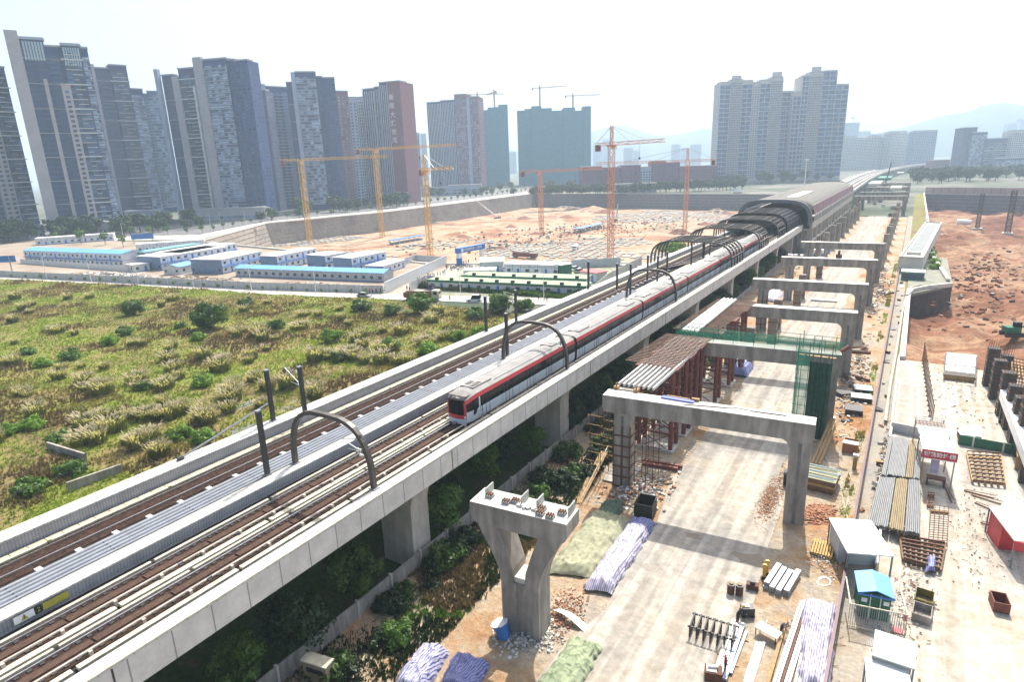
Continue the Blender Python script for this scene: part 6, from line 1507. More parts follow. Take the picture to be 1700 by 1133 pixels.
# ================================================================ PEOPLE
HAIRM=M('hair_black',(.02,.018,.016),.7)
def person(lab,loc,rz,shirt,trousers,helmet=None,pose=0,group=None,sc=1.,holds=None):
    """one continuous skinned body; pose 0 standing, 1 walking, 2 bending"""
    V=[(0,0,.95)];E=[];Rr=[.13]
    def ch(i,pts):
        for x,y,z,r in pts: V.append((x,y,z));Rr.append(r);E.append((i,len(V)-1));i=len(V)-1
        return i
    by=.0 if pose<2 else .32
    t=ch(0,[(0,-by*.35,1.12,.13),(0,-by*.9,1.32 if pose<2 else 1.24,.16),(0,-by*1.1,1.43 if pose<2 else 1.32,.10)])
    n=ch(t,[(0,-by*1.25,1.50 if pose<2 else 1.38,.055)]); h=ch(n,[(0,-by*1.4-.01,1.60 if pose<2 else 1.45,.088),(0,-by*1.45-.01,1.69 if pose<2 else 1.52,.085)])
    sw=.18 if pose==1 else .03
    for s in (-1,1):
        ch(0,[(s*.10,0,.90,.10),(s*.11,-s*sw*.5,.50,.072),(s*.11,-s*sw*.6+.03,.10,.048),(s*.115,-s*sw*.6-.10,.04,.04)])
        fy=-.12 if pose!=2 else -.30
        a_=ch(t,[(s*.20,-by*1.05,1.40 if pose<2 else 1.30,.065),(s*.26,-by+s*sw*.5,1.12 if pose<2 else 1.04,.048),(s*.25,fy-by*.9+s*sw,.90,.036),(s*.245,fy-by*.9-.03+s*sw,.85,.034)])
        for k in range(4): ch(a_,[(s*.245+(k-1.5)*.018,fy-by*.9-.05+s*sw,.80,.010),(s*.245+(k-1.5)*.02,fy-by*.9-.045+s*sw,.775-.005*(k%2),.009)])
        ch(a_,[(s*.215,fy-by*.9-.06+s*sw,.825,.010)])
    me=bpy.data.meshes.new('person'); me.from_pydata(V,E,[]); o=bpy.data.objects.new('person_tmp',me); C.objects.link(o)
    md=o.modifiers.new('s','SKIN'); 
    for i,r in enumerate(Rr): me.skin_vertices[0].data[i].radius=(r,r*.85); me.skin_vertices[0].data[i].use_root=(i==0)
    o.modifiers.new('u','SUBSURF').levels=1
    dg=bpy.context.evaluated_depsgraph_get(); m2=bpy.data.meshes.new_from_object(o.evaluated_get(dg)); bpy.data.objects.remove(o)
    for q in (SKIN,shirt,trousers,HAIRM): m2.materials.append(q)
    for p in m2.polygons:
        c=p.center; z=c.z
        if z<.08: p.material_index=3
        elif z<.98 and abs(c.x)<.19 and c.y>-.25: p.material_index=2
        elif (1.455 if pose<2 else 1.35)>z>.95: p.material_index=1
        elif z>(1.64 if pose<2 else 1.5) and c.y>-by*1.45-.02: p.material_index=3
        p.use_smooth=True
    k=bpy.data.objects.new('person',m2); C.objects.link(k); k.location=loc; k.rotation_euler=(0,0,rz); k.scale=(sc,)*3; tag(k,lab,'person',group)
    if helmet:
        b=MB(); cx,cy,cz=0,-by*1.45-.01,(1.70 if pose<2 else 1.53)
        rg=[]
        for i in range(5):
            a_=i/4*PI/2; rg.append([b._v((cx+.125*math.cos(a_)*math.cos(2*PI*j/12),cy+.14*math.cos(a_)*math.sin(2*PI*j/12),cz+.13*math.sin(a_))) for j in range(12)])
        for i in range(4):
            for j in range(12): b.fi([rg[i][j],rg[i][(j+1)%12],rg[i+1][(j+1)%12],rg[i+1][j]])
        b.box(cx-.1,cx+.1,cy-.21,cy-.10,cz-.01,cz+.015); b.build('helmet',helmet,k,smooth=False)
    return k
def cl(n,c): return M('cloth_'+n,c,.9,scale=6)
CD,CR_,CB,CG,CW=cl('dark',(.03,.03,.04)),cl('red',(.45,.05,.04)),cl('blue',(.06,.10,.3)),cl('grey',(.2,.2,.2)),cl('white',(.6,.6,.58))
YH=M('helmet_yellow',(.75,.55,.04),.4); RH=M('helmet_red',(.6,.05,.04),.4); WH=M('helmet_white',(.75,.75,.75),.4)
person('worker in a yellow helmet bending over near the black frames on the haul road',G(1224,1036),2.4,CD,CD,YH,2)
person('person in red and dark clothes at the bottom edge beside the rusty box',G(1203,1119),2.0,CR_,CD,None,0)
person('worker in grey leaning over the white table between the steel bundles',G(1297,1055),1.2,CG,CD,None,2)
person('worker in red helmet on the soil by the yellow standing machine',G(1262,950),.5,CG,CB,RH,0) if False else None
def crowd(pts,z,desc,grp,cols,st=0):
    proto=None
    for k,(px,py) in enumerate(pts):
        c=cols[k%len(cols)]; person(desc[k] if k<len(desc) else desc[-1],G(px,py,z),random.uniform(0,6),c,CD,None,k%2,grp)
crowd([(711,461),(715,462),(718,460),(721,461),(727,459),(731,458),(736,457),(739,456)],.1,['dark clothed person in the cluster on the access road, beside the right hoarding']*8,'cluster of people on the access road',[CD,CG])
crowd([(693,468),(697,467),(705,465)],.1,['leftmost of three people below the cluster on the access road','middle of three people below the cluster on the access road','rightmost of three people below the cluster on the access road'],'three people on the access road',[CD])
crowd([(676,483),(680,485)],.1,['person in dark clothes behind the brown dump truck, left one','person in dark clothes behind the brown dump truck, right one'],'people behind the dump truck',[CD])
crowd([(608,487),(614,488),(619,488),(625,488),(632,487)],.1,['person in dark at the wall corner, leftmost of five','person in red at the wall corner, second of five','person in red at the wall corner, middle of five','person in dark at the wall corner, fourth of five','person in dark at the wall corner, rightmost of five'],'people at the wall corner',[CD,CR_,CR_,CD])
crowd([(741,447),(744,445),(770,440),(774,439),(778,438),(790,434)],.1,['person left of the blue gate, left one','person left of the blue gate, right one','person under the blue gate, leftmost','person under the blue gate, second','person under the blue gate, third','person under the blue gate near its right post'],'people at the gate',[CD,CG])
crowd([(747,500),(790,493),(894,500),(904,499),(908,502)],.1,['single person in dark on the street right of the dump truck','person in red on the street behind the small white car','person on the street near the viaduct, leftmost of three','person on the street near the viaduct, middle of three','person on the street near the viaduct, rightmost of three'],'people on the street',[CD,CR_,CD,CD])
# ================================================================ VEHICLES
def wheel(t,x,y,r=.48,w=.35):
    b=MB(); b.tube((x,y-w/2,r),(x,y+w/2,r),r,14); o=b.build('wheel',BLACKM,t); b=MB(); b.tube((x,y-w/2-.02,r),(x,y+w/2+.02,r),r*.5,10); b.build('rim',STEELG,o)
def truck(lab,loc,rz,body,cab,kind='dump',L=9.,sc=1):
    t=thing('truck',lab,'truck',loc,rz); t.scale=(sc,)*3
    b=MB(); b.box(-L/2,L/2,-.5,.5,.75,1.05); b.build('chassis',STEELD,t)
    b=MB(); b.box(L/2-2.1,L/2,-1.22,1.22,.7,2.2); b.hexa([(L/2-2.1,-1.22,2.2),(L/2,-1.22,2.2),(L/2,1.22,2.2),(L/2-2.1,1.22,2.2),(L/2-2.1,-1.15,3.05),(L/2-.35,-1.15,3.05),(L/2-.35,1.15,3.05),(L/2-2.1,1.15,3.05)]); c=b.build('cab',cab,t)
    b=MB(); b.hexa([(L/2-.02,-1.05,2.2),(L/2+.02,-1.05,2.2),(L/2+.02,1.05,2.2),(L/2-.02,1.05,2.2),(L/2-.36,-1.0,2.95),(L/2-.32,-1.0,2.95),(L/2-.32,1.0,2.95),(L/2-.36,1.0,2.95)]); b.build('windscreen',TGL,c)
    for s in (-1,1): b=MB(); b.box(L/2-1.5,L/2-.6,s*1.23-.01,s*1.23+.01,1.9,2.7); b.build('side_window',TGL,c)
    if kind=='dump':
        b=MB(); a0,a1=-L/2,L/2-2.3
        b.box(a0,a1,-1.25,-1.15,1.1,2.4); b.box(a0,a1,1.15,1.25,1.1,2.4); b.box(a0,a0+.1,-1.15,1.15,1.1,2.3); b.box(a1-.1,a1,-1.15,1.15,1.1,2.6); b.box(a0,a1,-1.15,1.15,1.1,1.25); q=b.build('tipper_body',body,t)
        b=MB(); 
        for k in range(7): b.box(a0+.4+k*.95,a0+.52+k*.95,-1.32,-1.25,1.1,2.4); 
        b.build('side_rib',body,q)
    elif kind=='mixer':
        b=MB(); prof=[(-L/2,.45),(-L/2+1.2,1.15),(-.6,1.3),(L/2-3.,.8),(L/2-2.5,.5)]
        for (x0,r0),(x1,r1) in zip(prof[:-1],prof[1:]): b.tube((x0,0,2.3+.12*(-x0/L*2)),(x1,0,2.3+.12*(-x1/L*2)),r0,14,r1)
        b.build('drum',body,t,smooth=False)
        b=MB(); b.beam((-L/2,0,2.6),(-L/2-.6,0,1.6),.5,.15); b.build('chute',STEELG,t)
    for x in (L/2-1.2,-L/2+1.2,-L/2+2.6):
        for y in (-1.05,1.05): wheel(t,x,y)
    return t
BRN=M('tipper_brown',(.28,.15,.07),.7,scale=1.5,var=.2); CABW=M('cab_cream',(.62,.58,.45),.5)
def onst(px,py,z=.1): return G(px,py,z)
def heading(a,b_): p,q=G(*a),G(*b_); return math.atan2(q.y-p.y,q.x-p.x)
truck('brown dump truck with a cream cab driving on the street at the access road',onst(702,499),heading((676,500),(727,501)),BRN,CABW,'dump',10.5)
truck('red dump truck with a long body on the pit floor behind the green huts',G(872,429,-15.6),heading((892,430),(850,428)),RUSTR,RUSTR,'dump',13,1.15)
truck('white concrete mixer truck on the pit road',G(955,416,-15.6),heading((962,406),(945,420)),WHITE,WHITE,'mixer',9,1.1)
def carv(lab,loc,rz,col,name='parked_car',grp=None,van=0):
    t=thing(name,lab,'car',loc,rz,grp); zt=1.45 if not van else 1.9
    b=MB(); b.hexa([(-2.2,-.87,.3),(2.2,-.87,.3),(2.2,.87,.3),(-2.2,.87,.3),(-2.15,-.85,.85),(2.15,-.85,.78),(2.15,.85,.78),(-2.15,.85,.85)]); w_=b.build('body',col,t)
    b=MB(); b.hexa([(-1.8,-.8,.85),(1.1,-.8,.82),(1.1,.8,.82),(-1.8,.8,.85),(-1.3 if not van else -1.8,-.68,zt),(.45,-.68,zt),(.45,.68,zt),(-1.3 if not van else -1.8,.68,zt)]); b.build('windows',TGL,t)
    b=MB(); b.box(-1.28,.43,-.66,.66,zt,zt+.04); b.build('roof',col,t)
    for x in (-1.35,1.35):
        for y in (-.8,.8): wheel(t,x,y,.33,.22)
    for s in (-1,1): b=MB(); b.box(2.14,2.2,s*.6-.15,s*.6+.15,.58,.72); b.build('headlight',WHITE,t)
    return t
SIL=M('car_silver',(.45,.46,.48),.3,scale=.5,var=.05,metal=.4); CARB=M('car_dark',(.04,.045,.05),.3); 
carv('small white and blue car on the street right of the brown dump truck',onst(788,501),heading((800,501),(775,501)),WHITE,'car',van=1)
carv('silver car half hidden by the field edge on the street below the wall corner',onst(605,494),heading((590,493),(625,495)),SIL,'car')
for k,(px,py,m_,n) in enumerate(((843,450,WHITE,'leftmost'),(860,450,SIL,'second'),(873,451,WHITE,'third'),(900,451,WHITE,'fourth'),(916,452,CARB,'fifth, a dark one,'),(955,449,WHITE,'sixth'),(962,453,SIL,'rightmost'))):
    carv(f'parked car {n} in the row in front of the white blue hall',G(px,py),random.uniform(1.2,1.9),m_,grp='cars parked before the white blue hall')
for k,(px,py,m_,n) in enumerate(((618,345,WHITE,'white van'),(640,343,CARB,'dark car'),(655,341,WHITE,'white car'),(575,350,BLUE,'blue truck like van'),(665,340,SIL,'silver car'),(300,366,WHITE,'white car farther left'),(500,357,CARB,'dark car in the middle'))):
    carv(f'{n} on the avenue between the pit and the towers',G(px,py,.06),heading((500,362),(629,347)),m_,'car',van=k==0)
for k,(px,py,m_) in enumerate(((1490,352,WHITE),(1478,358,CARB),(1500,346,SIL),(1462,336,CARB),(1452,340,BRN),(1466,343,WHITE))):
    carv(['white car parked at the far end of the service path','dark car parked near the far end of the service path','silver car farthest on the service path','dark car on the haul road near the station end','brown vehicle on the haul road near the station end','white vehicle on the haul road near the station end'][k],G(px,py,.1),1.5,m_,'car')
t=thing('excavator','small yellow loader on the haul road far under the portals','excavator',G(1418,357,.1),.6)
for s in (-.9,.9): b=MB(); b.box(-1.6,1.6,s-.25,s+.25,0,.8); b.build('track',BLACKM,t)
b=MB(); b.box(-1.4,.9,-.9,.9,.8,1.9); b.build('body',YEL,t); b=MB(); b.box(.1,1.1,-.8,0,1.3,2.7); b.build('cab',TGL,t); b=MB(); b.path([(.9,.3,1.6),(3,.3,3.4),(4.6,.3,1.4)],.3); b.build('boom',YEL,t)
# ================================================================ CORRIDOR CLUTTER
STR=bpy.data.materials.new('purple_white_striped_tarp'); STR.use_nodes=True
def stripes(m,c1,c2,sc,axis=0,tilt=0):
    n=m.node_tree.nodes;L=m.node_tree.links;p=n['Principled BSDF']; p.inputs['Roughness'].default_value=.55
    tc=n.new('ShaderNodeTexCoord'); mp=n.new('ShaderNodeMapping'); mp.inputs['Rotation'].default_value=(0,0,tilt); wv=n.new('ShaderNodeTexWave'); wv.bands_direction='XYZ'[axis]; wv.inputs['Scale'].default_value=sc; wv.inputs['Distortion'].default_value=1.6; wv.inputs['Detail'].default_value=2
    L.new(tc.outputs['Object'],mp.inputs[0]); L.new(mp.outputs[0],wv.inputs['Vector']); cr=n.new('ShaderNodeValToRGB'); cr.color_ramp.elements[0].position=.2; cr.color_ramp.elements[1].position=.34; cr.color_ramp.elements[0].color=(*c1,1); cr.color_ramp.elements[1].color=(*c2,1)
    L.new(wv.outputs[0],cr.inputs[0]); L.new(cr.outputs[0],p.inputs['Base Color'])
stripes(STR,(.22,.17,.36),(.56,.54,.58),1.9)
STB=bpy.data.materials.new('blue_white_striped_tarp'); STB.use_nodes=True; stripes(STB,(.07,.07,.26),(.42,.42,.50),2.0)
STD=bpy.data.materials.new('blue_striped_tarp_dark'); STD.use_nodes=True; stripes(STD,(.05,.06,.24),(.22,.24,.42),2.2)
OLV=M('olive_tarp',(.34,.34,.22),.85,col2=(.24,.25,.16),scale=.8); OLG=M('green_tarp',(.30,.34,.21),.85,col2=(.20,.25,.15),scale=.9)
def tarp(name,lab,quad,h,mats,nx=40,ny=90,seed=1,z0=.12,stepx=None,cut=None,fold=.16,cat='tarp',endm=None):
    """draped sheet over a long low stack: quad = near-left, near-right, far-right, far-left ground pixels"""
    P=[G(*p,z0) for p in quad]; c=sum(P,Vector())/4; r=np.random.default_rng(seed); V=[]
    for j in range(ny+1):
        v=j/ny
        for i in range(nx+1):
            u=i/nx; A=P[0].lerp(P[3],v); B=P[1].lerp(P[2],v); q=A.lerp(B,u)
            e=min(u,1-u)*2; ee=min(v,1-v)*2; prof=min(1,(e*2.6))**.6*min(1,ee*7+.1)**.6
            z=h*.72*prof*(.72+.45*float(fbm(q.x*1.0+seed*9,q.y*.6,1.8)))+fold*float(fbm(q.x*4+seed,q.y*1.2,1.))*(.5+prof)+.05*math.sin((u*18+3*float(fbm(q.x,q.y,1.5)))*2)*prof*fold*6
            rd=lambda a_,b_,c_:1-abs(2*float(fbm(a_,b_,c_))-1)
            z+=prof*h*.22*(rd(q.x*1.1+seed*5,q.y*.8+u*2,1.6)**6)+prof*.12*(rd(q.x*2+seed,q.y*1.1,.9)**8)
            wob=.55*(float(fbm(q.y*2+seed*3,u*5,1.3))-.5)
            V.append((q.x+wob*(1 if e<.2 else .2)-c.x,q.y+wob*(1 if ee<.06 else .0)-c.y,max(.02,z)))
    V=np.array(V); i=(np.arange(ny)[:,None]*(nx+1)+np.arange(nx)[None,:]).ravel(); Q=np.stack([i,i+1,i+nx+2,i+nx+1],1)
    mi=None
    if endm: mi=np.where((np.arange(len(Q))//nx)>ny*.83,1,0); mats=[mats,endm]
    else: mats=[mats]
    o=link(name,npmesh(name,V,Q,mats,mi,True),loc=(c.x,c.y,z0),label=lab,cat=cat); return o
tarp('striped_tarp','long purple and white striped tarp left of the haul road, blue at its far end',[(965,982),(1015,990),(1088,872),(1050,862)],1.0,STR,seed=2,endm=STD)
tarp('olive_tarp','wrinkled olive green tarp left of the long purple striped tarp',[(905,955),(980,962),(1048,868),(985,850)],.8,OLV,seed=3,nx=34,fold=.22)
tarp('green_tarp','pale green tarp lying on orange soil at the bottom centre',[(885,1150),(950,1165),(1000,1078),(950,1062)],.7,OLG,seed=4,fold=.18)
tarp('green_tarp','dark green tarp in the shade behind the olive one',[(985,862),(1025,868),(1040,838),(1005,834)],.5,M('dark_green_tarp',(.07,.12,.08),.7,scale=1),seed=5,ny=24)
tarp('striped_tarp','lilac striped tarp over a long stack by the site fence at the bottom right',[(1325,1150),(1375,1160),(1390,1010),(1330,998)],.9,STR,seed=6,fold=.2)
tarp('striped_tarp','blue and white striped tarp bundle at the bottom left, the leftmost',[(650,1150),(705,1165),(745,1085),(700,1075)],1.2,STB,seed=7,ny=36)
tarp('striped_tarp','dark blue striped tarp bundle at the bottom, right of the pale striped one',[(725,1150),(790,1165),(812,1108),(752,1095)],1.1,STD,seed=8,ny=36)
tarp('striped_tarp','purple tarp heap under the shoring towers behind the nearest portal',[(1208,625),(1240,628),(1250,612),(1218,608)],1.6,STD,seed=9,ny=20)
tarp('striped_tarp','whitish purple tarp heap by the fence at the fourth portal',[(1262,500),(1295,505),(1300,488),(1270,484)],1.3,STR,seed=10,ny=20)
def fbox(name,lab,A,B,dep,h,mat,cat,z=.1,grp=None):
    a,b_=G(*A,z),G(*B,z); rz=math.atan2(b_.y-a.y,b_.x-a.x); W=(b_-a).length; return thing(name,lab,cat,a,rz,grp),W
# dark skip box, white sheet, blue cone
t,W=fbox('steel_skip','black open steel box at the far end of the purple striped tarp',(1052,862),(1082,868),2.2,1.5,None,'skip')
b=MB(); b.box(0,W,0,.1,0,1.7); b.box(0,W,2.3,2.4,0,1.7); b.box(0,.1,.1,2.3,0,1.7); b.box(W-.1,W,.1,2.3,0,1.7); b.box(.1,W-.1,.1,2.3,0,.15); b.build('box',M('black_olive',(.035,.035,.02),.7,scale=2),t)
b=MB(); b.beam((.1,.05,1.74),(W-.1,.05,1.74),.12); b.beam((.1,2.35,1.74),(W-.1,2.35,1.74),.12); b.build('rim_bar',STEELD,t)
b=MB(); P4=[G(918,1016,.5),G(928,1014,.3),G(980,1042,.12),G(972,1051,.12)]
for k in range(8):
    f0,f1=k/8,(k+1)/8; z=lambda f:.25*math.sin(f*4)+.1
    q=[P4[0].lerp(P4[3],f0),P4[1].lerp(P4[2],f0),P4[1].lerp(P4[2],f1),P4[0].lerp(P4[3],f1)]
    b.hexa([(p.x,p.y,p.z+z(f)) for p,f in zip(q,(f0,f0,f1,f1))]+[(p.x,p.y,p.z+z(f)+.05) for p,f in zip(q,(f0,f0,f1,f1))])
tag(b.build('white_sheet',WHITE),'curved white sheet lying on orange soil right of the Y shaped pier','sheet')
g=G(838,1060,.1); t=thing('blue_barrel','blue and white upturned cone shaped bin at the foot of the Y pier','bin',g)
b=MB(); b.tube((0,0,0),(-.5,.1,1.1),.45,8,.7); b.build('body',BLUE,t); b=MB(); b.tube((-.5,.1,1.1),(-.53,.1,1.18),.72,8,.74); b.build('rim',WHITE,t)
# yellow cabinet at bottom by the fence
t,W=fbox('utility_cabinet','small tan electric cabinet standing by the concrete fence at the bottom',(506,1130),(530,1138),1,1.6,None,'cabinet')
b=MB(); b.box(0,W*1.6,0,.8,0,1.7); b.build('body',M('tan_paint',(.45,.36,.22),.7,scale=2),t); b=MB(); b.box(-.1,W*1.6+.1,-.1,.9,1.7,1.82); b.build('roof',CREAM,t); b=MB(); b.box(.3,W*1.6-.3,-.02,0,.9,1.3); b.build('vent',STEELD,t)
# black frames
g0=G(1143,1060); ux=heading((1143,1060),(1196,1077)); t=thing('steel_frame_stack','row of black U shaped steel frames standing on the haul road','frames',g0,ux)
for k in range(7):
    x=k*.52; b=MB()
    for y in (0,1.7): b.box(x,x+.1,y,y+.1,0,1.1)
    b.box(x,x+.1,.1,1.6,.0,.12); b.box(x,x+.1,.1,1.6,1.0,1.1); b.beam((x+.05,.1,.15),(x+.05,1.6,1.0),.08); b.beam((x+.05,1.6,.15),(x+.05,.1,1.0),.08); b.box(x-.12,x+.34,.0,.12,.98,1.1); b.box(x-.12,x+.34,1.6,1.72,.98,1.1); b.build('frame',BLACKM,t)
# long steel profiles
def longs(name,lab,A,B,n,w,hh,mat,spread,z=.1,cat='profiles',part='profile',layers=1):
    a,b_=G(*A,z),G(*B,z); L=(b_-a).length; rz=math.atan2(b_.y-a.y,b_.x-a.x); t=thing(name,lab,cat,a,rz)
    for l in range(layers):
        for k in range(n):
            b=MB(); y=-k*spread; b.box(random.uniform(-.25,.25),L+random.uniform(-.3,.3),y-w/2,y+w/2,.12+l*hh,.12+(l+.93)*hh); b.build(part,mat if not isinstance(mat,list) else mat[k%len(mat)],t)
    for x in (L*.2,L*.8): b=MB(); b.box(x-.08,x+.08,-n*spread,.2,0,.12); b.build('bearer',WOOD,t)
    return t
GALV=M('galvanised_steel',(.34,.37,.40),.4,scale=2,var=.15,metal=.3); BGS=M('blue_grey_profile',(.30,.40,.48),.4,scale=2,var=.15)
longs('profile_stack','long pale steel profiles with crumpled plastic beside the black frames',(1186,1125),(1218,1035),3,.3,.2,[CONCP,GALV,BGS],.36)
longs('profile_stack','two loose pale blue profiles right of the long pale ones',(1205,1118),(1232,1048),2,.2,.12,[GALV,BGS],.35)
longs('profile_stack','pair of grey blue profiles lying on timbers right of the worker',(1235,1140),(1258,1068),3,.18,.12,[GALV],.22)
longs('pipe_bundle','long bundle of grey scaffold tubes at the bottom right',(1282,1150),(1330,1003),5,.16,.18,[GALV,STEELG,RUST],.22,layers=2,part='tube')
longs('pipe_bundle','rusty and pale tubes next to the lilac tarp',(1310,1150),(1343,1005),4,.2,.16,[RUSTR,CONCP,BGS],.26,part='tube')
longs('timber_row','orange timber edge beam left of the grey tube bundle',(1272,1150),(1306,1030),1,.25,.35,[WOOD],.3,part='timber')
longs('profile_stack','short pale grey box beams stacked by the yellow tools',(1270,982),(1292,948),4,.42,.32,[GALV,STEELG],.55,layers=2,part='beam')
for k,(px,py,l,m_) in enumerate(((1268,962,'left',YEL),(1272,955,'right',YEL))):
    t=thing('rammer',f'small yellow upright rammer on the soil, the {l} one of two','rammer',G(px,py,.1),.4,'yellow rammers'); b=MB(); b.tube((0,0,.3),(0,0,1.2),.16,8); b.build('body',m_,t); b=MB(); b.box(-.25,.25,-.15,.15,0,.3); b.build('foot',STEELD,t); b=MB(); b.tube((-.25,0,1.35),(.25,0,1.35),.04,6); b.box(-.15,.15,-.1,.1,1.2,1.5); b.build('handle',YEL,t)
for k,(px,py,l) in enumerate(((1213,985,'left'),(1227,987,'right'))):
    t=thing('oil_drum',f'brown steel drum on the haul road, the {l} of two','drum',G(px,py,.1),0,'drums on the haul road'); b=MB(); b.tube((0,0,0),(0,0,.9),.32,14); b.build('shell',RUST,t)
    for z in (.3,.6,.88): b=MB(); b.tube((0,0,z),(0,0,z+.03),.34,14); b.build('hoop',STEELD,t)
    b=MB(); b.tube((0,0,.9),(0,0,1.02),.18,8); b.build('cap',WOOD,t)
t=thing('table','white topped work table with small things right of the long profiles','table',G(1274,1060,.1),-.3); b=MB(); b.box(-.9,.9,-.45,.45,.72,.78); b.build('table_top',WHITE,t)
for x in (-.8,.8):
    for y in (-.35,.35): b=MB(); b.box(x-.03,x+.03,y-.03,y+.03,0,.72); b.build('leg',STEELD,t)
t=thing('welding_machine','dark box like welding machine with bright bits behind the worker','machine',G(1240,1022,.1),.5); b=MB(); b.box(-.5,.5,-.35,.35,.15,.85); b.build('case',STEELD,t); b=MB(); b.box(-.35,.1,-.2,.2,.85,.95); b.build('tray',WHITE,t)
for x in (-.4,.4): b=MB(); b.tube((x,-.38,.15),(x,.38,.15),.15,10); b.build('wheel',BLACKM,t)
t=thing('tool_box','rusty brown box with a white paper roll at the bottom edge','box',G(1184,1126,.1),.3); b=MB(); b.box(-.6,.6,-.45,.45,0,.75); b.build('box',RUST,t); b=MB(); b.box(-.5,.2,-.35,.35,.75,.82); b.build('lid',CONCP,t); b=MB(); b.tube((-.4,0,.92),(.3,.1,.92),.1,8); b.build('paper_roll',WHITE,t)
t=thing('cutting_machine','small dark machine on the road between the drums and the yellow tools','machine',G(1249,978,.1),.1); b=MB(); b.box(-.5,.5,-.3,.3,.1,.5); b.build('frame',RUST,t); b=MB(); b.box(-.2,.2,-.2,.2,.5,.8); b.build('motor',STEELD,t)
b=MB(); pr=None
for k in range(9): 
    a_=k/8*PI*2; 
P_=[]
def hose(name,lab,pts,r,mat,z=.2,cat='hose'):
    b=MB(); q=[G(*p,z) for p in pts]; Q=[]
    for i in range(len(q)-1):
        p0,p1,p2,p3=q[max(i-1,0)],q[i],q[i+1],q[min(i+2,len(q)-1)]
        for s in range(6):
            t_=s/6; Q.append(.5*((2*p1)+(p2-p0)*t_+(2*p0-5*p1+4*p2-p3)*t_*t_+(3*p1-p0-3*p2+p3)*t_**3))
    Q.append(q[-1])
    for a,c in zip(Q[:-1],Q[1:]): b.tube(a,c,r,6,cap=False)
    return tag(b.build(name,mat),lab,cat)
hose('cable','loose grey rope snaking on the soil near the timber platform',[(1370,760),(1385,800),(1362,830),(1398,850),(1408,820),(1395,800),(1402,840),(1410,870)],.05,CREAM)
hose('cable_coil','white coiled rope on the soil by the site fence',[(1358,962),(1368,958),(1378,963),(1376,972),(1362,973),(1357,966),(1370,960),(1380,968)],.05,WHITE)
# timber platform by the portal column
def stackbox(name,lab,A,B,dep,layers,z=.1,cat='stack',part='layer',inset=.0):
    t,W=fbox(name,lab,A,B,dep,0,None,cat,z); zz=0
    for (h,m_,dx) in layers:
        b=MB(); b.box(dx,W-dx,dx,dep-dx,zz,zz+h); b.build(part,m_,t); zz+=h+.004
    return t,W,zz
t,W,zz=stackbox('timber_stack','olive covered stack of brown planks with orange timber beside the portal column',(1326,812),(1383,826),3.4,[(.35,RUST,.2),(.5,M('plank_brown',(.22,.13,.07),.85,scale=3,var=.3),.0),(.28,WOOD,-.1),(.5,M('plank_brown',(.22,.13,.07),.85,scale=3,var=.3),.0),(.08,OLV,-.12)],part='plank_layer')
for k in range(5): b=MB(); b.beam((random.uniform(-.5,.3),k*.7+.3,zz+.06),(W+random.uniform(-.3,.5),k*.7+random.uniform(0,.5),zz+.12),.07); b.build('loose_bar',GM[2] if k%2 else BLUE,t)
g=G(1300,803,.1); t=thing('steel_drum_pipe','dark hollow steel pipe section lying left of the portal column','pipe',g,.1); b=MB(); n=18
for k in range(n):
    a0,a1=2*PI*k/n,2*PI*(k+1)/n
    for r0 in (.85,):
        b.hexa([(0,.85*math.cos(a0),.85+.85*math.sin(a0)),(0,.78*math.cos(a0),.85+.78*math.sin(a0)),(0,.78*math.cos(a1),.85+.78*math.sin(a1)),(0,.85*math.cos(a1),.85+.85*math.sin(a1)),(2.6,.85*math.cos(a0),.85+.85*math.sin(a0)),(2.6,.78*math.cos(a0),.85+.78*math.sin(a0)),(2.6,.78*math.cos(a1),.85+.78*math.sin(a1)),(2.6,.85*math.cos(a1),.85+.85*math.sin(a1))])
b.build('pipe',BLACKM,t)
# pallet of yellow timbers
t,W=fbox('timber_pallet','tilted pallet of eight yellow timbers near the foot of the fence',(1345,925),(1382,935),3,0,None,'pallet')
for k in range(8): b=MB(); b.box(k*W/8,k*W/8+.16,0,2.6,.35,.55); b.build('timber',M('yellow_timber',(.58,.36,.12),.8,scale=2,var=.2),t)
for y in (.3,1.3,2.2): b=MB(); b.box(-.1,W,y,y+.18,.1,.345); b.build('bearer',BLACKM,t)
# black plywood stacks
BP=M('black_plywood',(.03,.03,.033),.5,scale=2,var=.3); PP=M('pale_ply_face',(.46,.46,.45),.7,scale=1,var=.1)
for k,(A,B,dep,n,top,l) in enumerate((((1402,690),(1432,694),2.6,7,BP,'nearest stack of black plywood boards with a tan top edge'),((1412,668),(1448,672),2.4,6,PP,'stack of black plywood boards with a pale sheet on top, middle one'),((1418,652),(1450,655),2.6,4,PP,'flat stack of plywood with a pale top sheet, farther one'),((1396,662),(1420,660),3.5,5,BP,'flat dark boards lying in the shadow of the netted scaffold'))):
    t,W,zz=stackbox('plywood_stack',l,A,B,dep,[(.12,BP if j%2 else STEELD,.06*((j*5)%3)) for j in range(n)]+[(.04,top,.05)],part='board')
